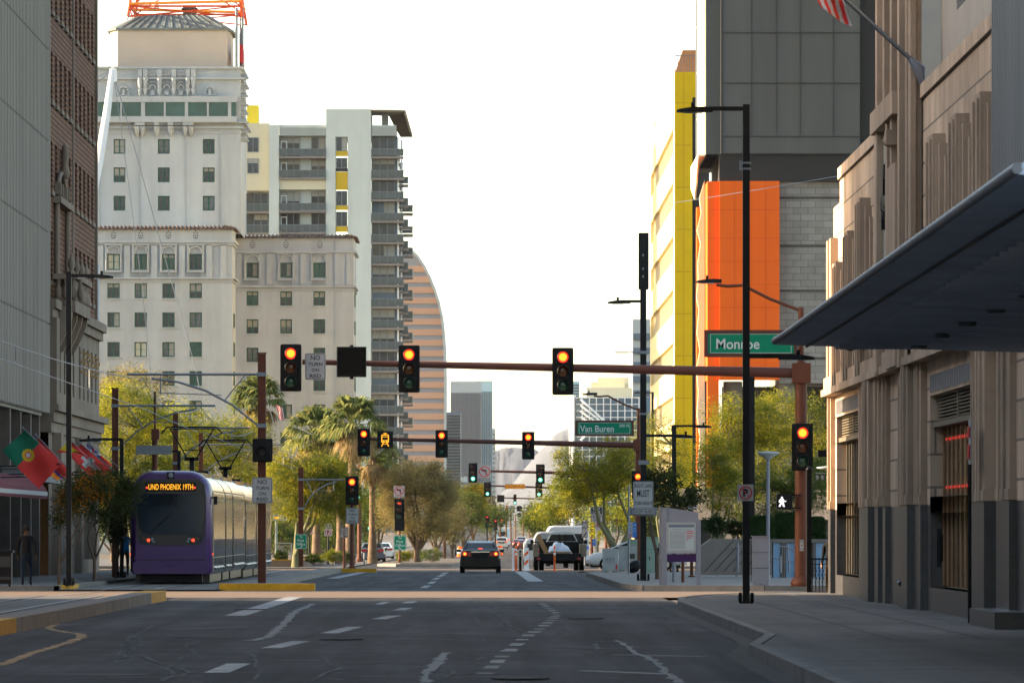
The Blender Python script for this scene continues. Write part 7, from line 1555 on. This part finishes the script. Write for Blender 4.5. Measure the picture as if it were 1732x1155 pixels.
t = flag('red and white striped flag on a slanting pole at the upper right', [(1368, -30), (1420, -22), (1441, 46), (1388, 14)], 120, ['fred', 'fwhite'], lambda u, v: int((u*.8+v*.05)*9) % 2, [(1398, -30), (1553, 112)], 40, 20, .09, pr=.045)
b = MB(); x, z = PX(1556, 120), PZ(118, 120); o_ = wloc(t); b.tube([(PX(1540, 120)-o_.x, 0, PZ(100, 120)-o_.z), (x-o_.x, 0, z-o_.z), (x-o_.x+.05, 0, z-o_.z-.3)], [.06, .12, .05], 8); pobj(b, 'wall_bracket', M['kioskgrey'], t)
flag('small red and white striped flag beside the left fan palm', [(466, 684), (478, 690), (482, 712), (474, 708)], 398, ['fred', 'fwhite'], lambda u, v: int(u*6) % 2, [(452, 676), (470, 740)], 18, 10, .05)
# awning
t = T('awning', 'maroon barrel awning with pale edge over the left doorway', 'awning', (-16.5, 202, 3)); b = MB(); prof = [(-17.05+2.1*math.sin(a)*1.0, 2.93+.68*math.cos(a)) for a in np.linspace(0, math.pi/2, 9)]
for a, b_ in zip(prof, prof[1:]): b.add([(a[0]+16.5, -12, a[1]-3), (a[0]+16.5, 12, a[1]-3), (b_[0]+16.5, 12, b_[1]-3), (b_[0]+16.5, -12, b_[1]-3)], [(0, 1, 2, 3)], True)
for y in (-12, 12): b.add([(p[0]+16.5, y, p[1]-3) for p in prof]+[(-.55, y, -.07)], [tuple(range(len(prof)+1))])
pobj(b, 'canvas', M['maroon'], t); b = MB(); b.box(1.53, 1.57, -12, 12, -.20, -.06); b.box(-.55, 1.57, 11.98, 12.02, -.2, -.06); pobj(b, 'valance', M['signwhite'], t); b = MB(); b.box(1.54, 1.56, -12, 12, -.30, -.201); pobj(b, 'fringe', M['maroon'], t)
b = MB(); b.box(-16.5, -15.75, 214.3, 233, 3.35, 3.75); b.box(-16.5, -15.7, 214.2, 233.1, 3.75, 3.82); b.thing('marquee', M['canvasgrey'], 'slim grey metal marquee beyond the maroon awning', 'marquee', (-16.4, 224, 3.5))
for px, Y, lb in ((2, 176, 'dark metal planter box at the left picture edge'),): 
    t = T('newspaper_box', lb, 'box', (PX(px, Y), Y, gz(Y)+CURB)); b = MB(); b.box(-.4, .3, -.25, .25, .08, .95); b.box(-.45, .35, -.3, .3, .95, 1.02); pobj(b, 'cabinet', M['black'], t); b = MB(); b.box(-.38, .28, -.27, -.251, .55, .85); b.box(-.38, .28, -.27, -.251, .2, .28); pobj(b, 'front_slot', M['darkpanel'], t); b = MB(); [b.box(sx-.03, sx+.03, -.2, .2, 0, .079) for sx in (-.35, .25)]; pobj(b, 'foot', M['black'], t)
# ================================================================ INFO BOARD, CABINETS, BARRIERS
Y = 183.0; x0, x1 = PX(1121, Y), PX(1181, Y); xc = (x0+x1)/2; z0 = gz(Y)+CURB; t = T('information_board', 'grey framed information board with a poster and purple band', 'information board', (xc, Y, z0)); w = x1-x0
b = MB(); zt = PZ(857, Y)-z0; b.box(-w/2-.03, -w/2+.12, -.12, -.04, 0, zt-.02); b.box(-w/2-.10, -w/2-.035, -.06, .1, 0, zt); b.box(w/2-.06, w/2+.07, -.12, .0, 0, PZ(878, Y)-z0); pobj(b, 'post', M['kioskgrey'], t)
b = MB(); b.prism([(-w/2+.121, PZ(858, Y)-z0), (w/2-.0, PZ(866, Y)-z0), (w/2, PZ(936, Y)-z0), (-w/2+.121, PZ(936, Y)-z0)], 'y', -.1, 0); pobj(b, 'panel', M['kioskgrey'], t)
b = MB(); b.box(PX(1127, Y)-xc, PX(1177, Y)-xc, -.13, -.101, PZ(935, Y)-z0, PZ(883, Y)-z0); fr_ = pobj(b, 'poster_frame', M['signwhite'], t)
b = MB(); X_ = lambda p: PX(p, Y)-xc; Z_ = lambda p: PZ(p, Y)-z0; b.quad((X_(1131), -.134, Z_(930)), (X_(1173.5), -.134, Z_(930)), (X_(1173.5), -.134, Z_(887)), (X_(1131), -.134, Z_(887)))
b.cm = 1; b.quad((X_(1131), -.137, Z_(891.5)), (X_(1173.5), -.137, Z_(891.5)), (X_(1173.5), -.137, Z_(887)), (X_(1131), -.137, Z_(887))); text(b, 'Construction Outlook', (X_(1131)+X_(1173.5))/2, -.137, Z_(894.6), .58, .045, .0)
b.cm = 2
for i in range(15):
    z = Z_(898.5+i*2.0); xx = 1133
    while xx < 1158: L = rnd.uniform(1.5, 5); b.quad((X_(xx), -.137, z-.008), (X_(min(xx+L, 1159)), -.137, z-.008), (X_(min(xx+L, 1159)), -.137, z+.008), (X_(xx), -.137, z+.008)); xx += L+.8
b.cm = 3
for z_, L in ((898, 11), (901.5, 11), (905.5, 11), (909, 8), (912, 2)): b.quad((X_(1161), -.137, Z_(z_+.8)), (X_(1161+L), -.137, Z_(z_+.8)), (X_(1161+L), -.137, Z_(z_-.5)), (X_(1161), -.137, Z_(z_-.5)))
pobj(b, 'poster', [M['paper'], M['bluegrey'], M['bandgrey'], M['signred']], fr_)
b = MB(); b.box(-w/2+.121, w/2-.061, -.11, -.02, Z_(950), Z_(936.5)); pobj(b, 'purple_band', M['darkpurple'], t)
for px, r_, top_ in ((1140, .06, 951), (1155, .05, 951)): b = MB(); Yk = 196; x = PX(px, Yk); b.tube([(x, Yk, gz(Yk)+.15), (x, Yk, PZ(top_-4, Yk))], r_, 8); b.thing('bollard', M['rustpole'] if px == 1155 else M['kioskgrey'], 'rust brown post below the information board' if px == 1155 else 'grey short post below the information board', 'post', (x, Yk, gz(Yk)+.15))
def cab(label, px0, px1, top, Y, d, mat, name='cabinet', cat='cabinet', door=True):
    x0, x1 = PX(px0, Y), PX(px1, Y); z0 = gz(Y)+CURB; h = PZ(top, Y)-z0; w = x1-x0; t = T(name, label, cat, ((x0+x1)/2, Y, z0)); b = MB(); b.prism(rrect(w, h-.06, .02, 2, 0, (h-.06)/2+.03), 'y', 0, d); pobj(b, 'body', mat, t); b = MB(); b.box(-w/2-.03, w/2+.03, -.03, d+.03, h-.03, h); b.box(-w/2-.02, w/2+.02, -.02, d, 0, .03); pobj(b, 'lid', mat, t)
    if door: b = MB(); b.box(-w/2+.02, w/2-.02, -.012, -.002, h*.66, h*.665); b.box(-w/2+.03, -w/2+.034, -.012, -.002, .1, h-.1); b.box(w*.05, w*.12, -.03, -.002, h*.36, h*.46); b.box(w*.02, w*.14, -.012, -.002, h*.05, h*.07); pobj(b, 'handle', M['blackpole'], t)
    return t
cab('pale green utility cabinet at the right kerb corner', 1087, 1107, 908, 254, .45, M['cabinetgreen'])
cab('small pale green cabinet behind the left bus stop plates', 1062, 1078, 912, 266, .4, M['cabinetgreen']); cab('narrow pale green cabinet peeking out right of the other one', 1106, 1114, 908, 262, .4, M['cabinetgreen'], door=False)
cab('dark bin behind the pale green cabinet', 1108, 1117, 926, 258, .5, M['blackpole'], 'litter_bin', 'bin', False)
t = cab('slim grey pylon box beside the tall black lamp', 1273, 1300, 906, 181, .22, M['kioskgrey'], 'ticket_machine', 'machine', False); b = MB(); w = PX(1300, 181)-PX(1273, 181)
for z in (.5, .95): b.box(-w/2, w/2, -.006, -.001, z, z+.012)
b.box(-w/2-.05, -w/2-.031, .02, .1, .1, 1.2); b.lathe([(.035, 0), (.035, .01)], 0, -.02, .03, 10); pobj(b, 'joint', M['blackpole'], t)
def barrier(label, px0, px1, top, Y, ry, holes=3):
    x0, x1 = PX(px0, Y), PX(px1, Y); z0 = gz(Y)+.16; h = PZ(top, Y)-z0; w = x1-x0; t = T('plastic_barrier', label, 'barrier', ((x0+x1)/2, Y, z0)); b = MB(); P = [(-w/2, .06), (-w/2+.04, .4*h), (-w/2+.01, h-.04), (-w/2+.06, h), (w/2-.06, h), (w/2-.01, h-.04), (w/2-.04, .4*h), (w/2, .06)]
    ops_ = []; b.prism(P, 'y', 0, .45); b.box(-w/2+.05, -w/2+.25, 0.02, .4, -.01, .06); b.box(w/2-.25, w/2-.05, .02, .4, -.01, .06); b.box(-w/2+.02, w/2-.02, -.02, 0, h*.93, h); b.box(-w/2+.03, w/2-.03, -.03, -.001, .06, h*.1); b.box(-.02, .02, -.02, -.001, h*.1, h*.93) if not holes else None; pobj(b, 'shell', M['barrier'], t)
    b = MB()
    for k in range(holes): xx = (k-(holes-1)/2)*w*.2; b.cbox(xx, -.012, h*.56, w*.10, .02, h*.10); b.cbox(xx, -.012, h*.44, w*.05, .02, h*.10)
    if not holes: b.cbox(w*.2, -.012, h*.6, w*.35, .02, h*.2)
    pobj(b, 'recess', M['bandgrey'] if holes else M['conc_dk'], t); b = MB(); b.box(w*.33, w*.42, -.01, -.001, h*.08, h*.33); pobj(b, 'red_reflector', M['signred'], t); return t
barrier('white plastic barricade block at the corner, left one', 1018.5, 1046, 927.5, 259, 0); barrier('taller white plastic barricade block behind the left one', 1045.5, 1078, 923, 264, 0, 0)
Y = 251; x = PX(1073, Y); b = MB(); rings = []; rg = random.Random(2)
for j in range(9): a = math.pi*j/8; r_ = .25*math.sin(a)**.7+.01; rings.append([(x+(r_*math.cos(q_)*rg.uniform(.9, 1.1)), Y+.2+r_*math.sin(q_), gz(Y)+.17+.5*(1-math.cos(a))/2+.08*math.cos(q_)*math.sin(a)) for q_ in np.linspace(0, 2*math.pi*11/12, 12)])
b.loft(rings); b.thing('rubbish_bag', M['black'], 'black bag slumped at the foot of the tall pole', 'bag', (x, Y, gz(Y)+.15))
def post(label, px, py0, Y, r, mats, bands, base=0.0, name='delineator_post'):
    x = PX(px, Y); z0 = gz(Y)+base; h = PZ(py0, Y)-z0; t = T(name, label, 'delineator', (x, Y, z0)); b = MB(); b.lathe([(r*2.2, 0), (r*2.2, .04), (r*1.1, .06)], 0, 0, 0, 12); b.lathe([(r, .05), (r, h-.05), (r*.7, h), (0, h)], 0, 0, 0, 12); pobj(b, 'tube', M[mats[0]], t); b = MB()
    for a, c in bands: b.lathe([(r+.005, h*a), (r+.005, h*c)], 0, 0, 0, 12)
    pobj(b, 'band', M[mats[1]], t); return t
post('orange tube post in front of the flatbed truck', 938, 922, 303, .045, ('orange', 'white'), ((.62, .70), (.78, .83)))
post('orange tube post right of the black sedan', 873, 922, 304, .045, ('orange', 'white'), ((.60, .70), (.78, .85)))
post('black tube post with pale bands beside a striped panel', 880, 930, 302, .06, ('black', 'signwhite'), ((.72, .78), (.84, .88)))
post('short white bollard before the dark left sedan', 616, 935, 400, .05, ('signwhite', 'signwhite'), ((.5, .6),))
for i, (px, lb) in enumerate(((868.5, 'white plastic channeliser panel with a thin orange edge'), (890.5, 'white vertical panel with slanting orange stripes'))):
    Y = 305; x = PX(px, Y); z0 = gz(Y); t = T('channeliser_panel', lb, 'delineator', (x, Y, z0)); w = (4 if i == 0 else 8)*Y/F; h = PZ(926, Y)-z0; b = MB(); b.prism(rrect(w, h-.05, .02, 3, 0, h/2+.02), 'y', -.03, .03); b.box(-w*.8, w*.8, -.2, .2, 0, .045); pobj(b, 'panel', M['white'], t); b = MB()
    for k in range(2) if i else (): z = h*(.22+.38*k); b.quad((-w*.42, -.034, z), (w*.42, -.034, z+.18), (w*.42, -.034, z+.34), (-w*.42, -.034, z+.16))
    if not i: b.quad((w*.2, -.034, .1), (w*.45, -.034, .1), (w*.45, -.034, h*.9), (w*.2, -.034, h*.9))
    pobj(b, 'stripe', M['orange'], t)
for px, Y, lb in ((778, 600, 'orange and white barrel left of the black sedan'), (846, 640, 'orange and white barrel right of the black sedan roof')):
    x = PX(px, Y); z0 = gz(Y)
    t = T('traffic_drum', lb, 'traffic drum', (x, Y, z0)); b = MB(); b.lathe([(.30, 0), (.30, .08), (.26, .1), (.24, .95), (.1, 1.0), (0, 1.0)], 0, 0, 0, 16); pobj(b, 'drum', M['orange'], t); b = MB(); b.lathe([(.265, .3), (.26, .45)], 0, 0, 0, 16); b.lathe([(.258, .6), (.252, .75)], 0, 0, 0, 16); pobj(b, 'band', M['white'], t)
# ================================================================ PLAZA
A('wallstone', (.16,.14,.125), .6, var=.12, scale=1.5)
Y = 222.0; t = T('plaza_wall', 'sloping grey stone plaza wall with slanting joints', 'wall', (PX(1240, Y), Y, gz(Y)+.15)); b = MB(); P = [(1178, 972), (1178, 928), (1203, 911), (1306, 911), (1306, 972)]; o_ = wloc(t); b.prism([(PX(a, Y)-o_.x, PZ(c, Y)-o_.z) for a, c in P], 'y', 0, 1.2); pobj(b, 'stone', M['wallstone'], t); b = MB()
for k in range(8): a = 1192+k*16; b.tube([(PX(a, Y)-o_.x, -.005, PZ(966, Y)-o_.z), (PX(a+50 if a+50 < 1304 else 1304, Y)-o_.x, -.005, PZ(966-(min(a+50, 1304)-a)*1.08, Y)-o_.z)], .012, 4)
pobj(b, 'joint', M['darkpanel'], t)
t = T('glass_wall', 'blue glass panel wall with steel posts beneath the hedge', 'wall', (PX(1350, Y), Y, gz(Y)+.15)); o_ = wloc(t)
for a, c in ((1308, 1320), (1330, 1345), (1347, 1366), (1380, 1396)): b = MB(); b.box(PX(a, Y)-o_.x, PX(c, Y)-o_.x, .05, .09, 0, PZ(918, Y)-o_.z); pobj(b, 'glass_panel', mk('panelblue', (.16,.28,.42), .25, var=.08), t)
b = MB(); b.box(PX(1306.2, Y)-o_.x, PX(1420, Y)-o_.x, -.02, .3, PZ(917, Y)-o_.z, PZ(911.5, Y)-o_.z); b.box(PX(1306.2, Y)-o_.x, PX(1420, Y)-o_.x, .3, .4, 0, PZ(913, Y)-o_.z)
for a in (1322, 1326, 1345.5, 1376): b.box(PX(a, Y)-o_.x, PX(a+2.5, Y)-o_.x, -.04, .04, 0, PZ(917, Y)-o_.z)
pobj(b, 'frame', M['wallstone'], t)
Y = 217; t = T('handrail', 'stainless steel handrail at the plaza steps', 'handrail', (PX(1330, Y), Y, gz(Y)+.15)); o_ = wloc(t); b = MB(); R = lambda a, c: (PX(a, Y)-o_.x, 0, PZ(c, Y)-o_.z)
b.tube([R(1316, 924), R(1328, 924), R(1347, 933)], .025, 6); b.tube([R(1304, 940), R(1312, 944), R(1322, 946)], .025, 6); b.tube([R(1328, 949), R(1344, 949)], .025, 6); b.tube([R(1332, 920), R(1335, 967)], .03, 6); b.tube([R(1320, 940), R(1320, 968)], .04, 6); b.tube([R(1240, 924), R(1256, 924)], .025, 6); b.tube([R(1248, 918), R(1248, 967)], .045, 6); pobj(b, 'rail', M['kioskgrey'], t)
Y = 152.3; t = T('iron_railing', 'black iron patio railing between two tall black posts', 'railing', (PX(1385, Y), Y, .02)); o_ = wloc(t); b = MB()
for a in (1361, 1398): b.box(PX(a, Y)-o_.x+.05, PX(a+8, Y)-o_.x+.05, -.07, .07, 0, PZ(795, Y)-o_.z); b.lathe([(.10, 0), (.06, .05), (.03, .1)], PX(a+4, Y)-o_.x+.05, 0, PZ(795, Y)-o_.z, 10)
pobj(b, 'post', M['black'], t); b = MB(); x0, x1 = PX(1368, Y)-o_.x, PX(1415, Y)-o_.x; b.box(x0, x1, -.02, .02, .92, .96); b.box(x0, x1, -.02, .02, .12, .15); b.box(x0, x1, -.02, .02, .80, .82)
for i in range(9): xx = x0+(x1-x0)*i/8; b.box(xx-.01, xx+.01, -.01, .01, .12, .92); b.tube([(xx+.05*math.sin(a*3), -.012, .2+.09*a) for a in range(7)], .008, 4)
pobj(b, 'baluster', M['black'], t); b = MB(); b.lathe([(.02, -.02), (.26, .02), (.28, .05), (0, .08)], PX(1400, Y)-o_.x, 0, PZ(797, Y)-o_.z+.05, 18); b.tube([(PX(1380, Y)-o_.x, 0, PZ(800, Y)-o_.z), (PX(1415, Y)-o_.x, 0, PZ(800, Y)-o_.z)], .012, 4); pobj(b, 'disc_lamp', M['paleconc'], t); b = MB()
for a in (1382, 1391, 1400, 1410): b.lathe([(.0, -.10), (.035, -.06), (.04, -.02), (.015, .02)], PX(a, Y)-o_.x, -.02, PZ(805, Y)-o_.z, 8)
pobj(b, 'bulb', M['paleconc'], t)
# ================================================================ PLATFORM
t = T('tram_platform', 'low tan tram platform with yellow edge', 'platform', (PX(480, 345), 345, gz(345))); o_ = wloc(t); b = MB(); b.box(-1.8, PX(512, 345)-o_.x, 0, 60, 0, .42); pobj(b, 'slab', M['tan'], t); b = MB(); b.box(-1.8, PX(512, 345)-o_.x+.02, -.03, .3, .42, .47); b.box(PX(512, 345)-o_.x-.3, PX(512, 345)-o_.x+.02, .3, 60, .42, .47); pobj(b, 'edge', M['yellowpaint'], t)
Y = 352; t = T('platform_railing', 'white openwork railing on the tram platform', 'railing', (PX(482, Y), Y, gz(Y)+.42)); o_ = wloc(t); x0, x1 = PX(467, Y)-o_.x, PX(493, Y)-o_.x; b = MB()
for xx in (x0, x1): b.box(xx-.04, xx+.04, -.04, .04, 0, .98)
b.box(x0, x1, -.03, .03, .92, .98); b.box(x0, x1, -.03, .03, .1, .14); b.box(x0, x1, -.03, .03, .78, .81); pobj(b, 'frame', M['signwhite'], t); b = MB(); rg = random.Random(8)
for i in range(16): cx_, cz_, r_ = x0+(x1-x0)*rg.random(), .2+.5*rg.random(), rg.uniform(.05, .14); b.tube([(min(max(cx_+r_*math.cos(a), x0), x1), -.02, min(max(cz_+r_*math.sin(a), .14), .78)) for a in np.linspace(0, 6.28, 11)], .012, 4)
pobj(b, 'scroll_panel', M['signwhite'], t)
for i, (px, py, Y, lb) in enumerate(((481, 845, 350, 'curved fabric sail canopy over the platform, lower one'), (474, 822, 356, 'curved fabric sail canopy over the platform, upper one'))):
    t = T('sail_canopy', lb, 'canopy', (PX(px, Y), Y, PZ(py, Y))); b = MB(); u = Y/F; rings = []
    for k in range(7): a = k/6; rings.append([((-22+a*38)*u, -.6, (-6+16*a**.6)*u), ((-22+a*34)*u, .0, (-20+8*a)*u), ((-22+a*30)*u, 2.5, (-18+10*a)*u)])
    b.loft(rings, cap=False, closed=False); pobj(b, 'sail', mk('sail', (.42,.33,.24), .8), t); b = MB(); b.tube([((-26+a*44)*u, -.62, (-6+17*a**.6)*u) for a in np.linspace(0, 1, 8)], [.05, .06, .06, .055, .05, .045, .035, .02], 8); pobj(b, 'beam', M['steel'], t)
Y = 350; t = T('platform_sign', 'grey platform sign box with a lit amber display', 'sign', (PX(475, Y), Y, PZ(875, Y))); u = Y/F; b = MB(); b.prism([(-14*u, -5*u), (10*u, -5*u), (10*u, 3*u), (-4*u, 6*u), (-14*u, 6*u)], 'y', -.2, .3); b.tube([(-8*u, .1, -5*u), (-8*u, .1, -65*u)], .07, 8); pobj(b, 'case', mk('signcase', (.30,.33,.27), .6), t); b = MB(); b.box(-11*u, -3*u, -.22, -.201, -1.6*u, 1.2*u); pobj(b, 'display', M['amberglow'], t); b = MB(); b.disc(7*u, -.205, 0, 2*u, 14); pobj(b, 'lens', M['black'], t)
# white mast with stays (net sculpture mast in front of the hotel)
Y = 480.0; t = T('white_mast', 'leaning white steel mast with cable stays before the hotel', 'mast', (PX(120, Y), Y, gz(Y))); o_ = wloc(t); V = lambda a, c, dy=0: (PX(a, Y)-o_.x, dy, PZ(c, Y)-o_.z); b = MB(); b.tube([V(100, 620), V(168, 270), V(181, 190), V(190, 118)], [.36, .34, .30, .20], 14); b.prism([V(184, 122)[::2], V(190, 112)[::2], V(197, 118)[::2], V(198, 138)[::2], V(193, 140)[::2]], 'y', -.12, .12); pobj(b, 'mast', M['white'], t)
b = MB(); b.tube([V(100, 620), V(60, 905)], .4, 10); pobj(b, 'mast_foot', M['white'], t)
b = MB(); b.tube([V(194, 138), V(240, 480), V(262, 700)], .03, 5); b.tube([V(196, 138), V(262, 375), V(330, 620), V(350, 720)], .035, 5); b.tube([V(188, 120), V(166, 130)], .03, 5); b.tube([V(188, 122), V(150, 150)], .03, 5); pobj(b, 'stay_cable', M['steel'], t)
# ================================================================ HAZE
hz = MB(); hz.box(-3050, 3050, -90, 9700, -3.2, 165)
ho = hz.struct('haze', [], 'stuff')
hm = bpy.data.materials.new('haze'); hm.use_nodes = True; hn = hm.node_tree; hn.nodes.clear()
hq = hn.nodes.new('ShaderNodeOutputMaterial'); hv = hn.nodes.new('ShaderNodeVolumePrincipled'); hv.inputs['Color'].default_value = (.92, .92, .93, 1); hv.inputs['Density'].default_value = HAZE
hv.inputs['Anisotropy'].default_value = .3
hn.links.new(hv.outputs[0], hq.inputs['Volume']); ho.data.materials.append(hm)
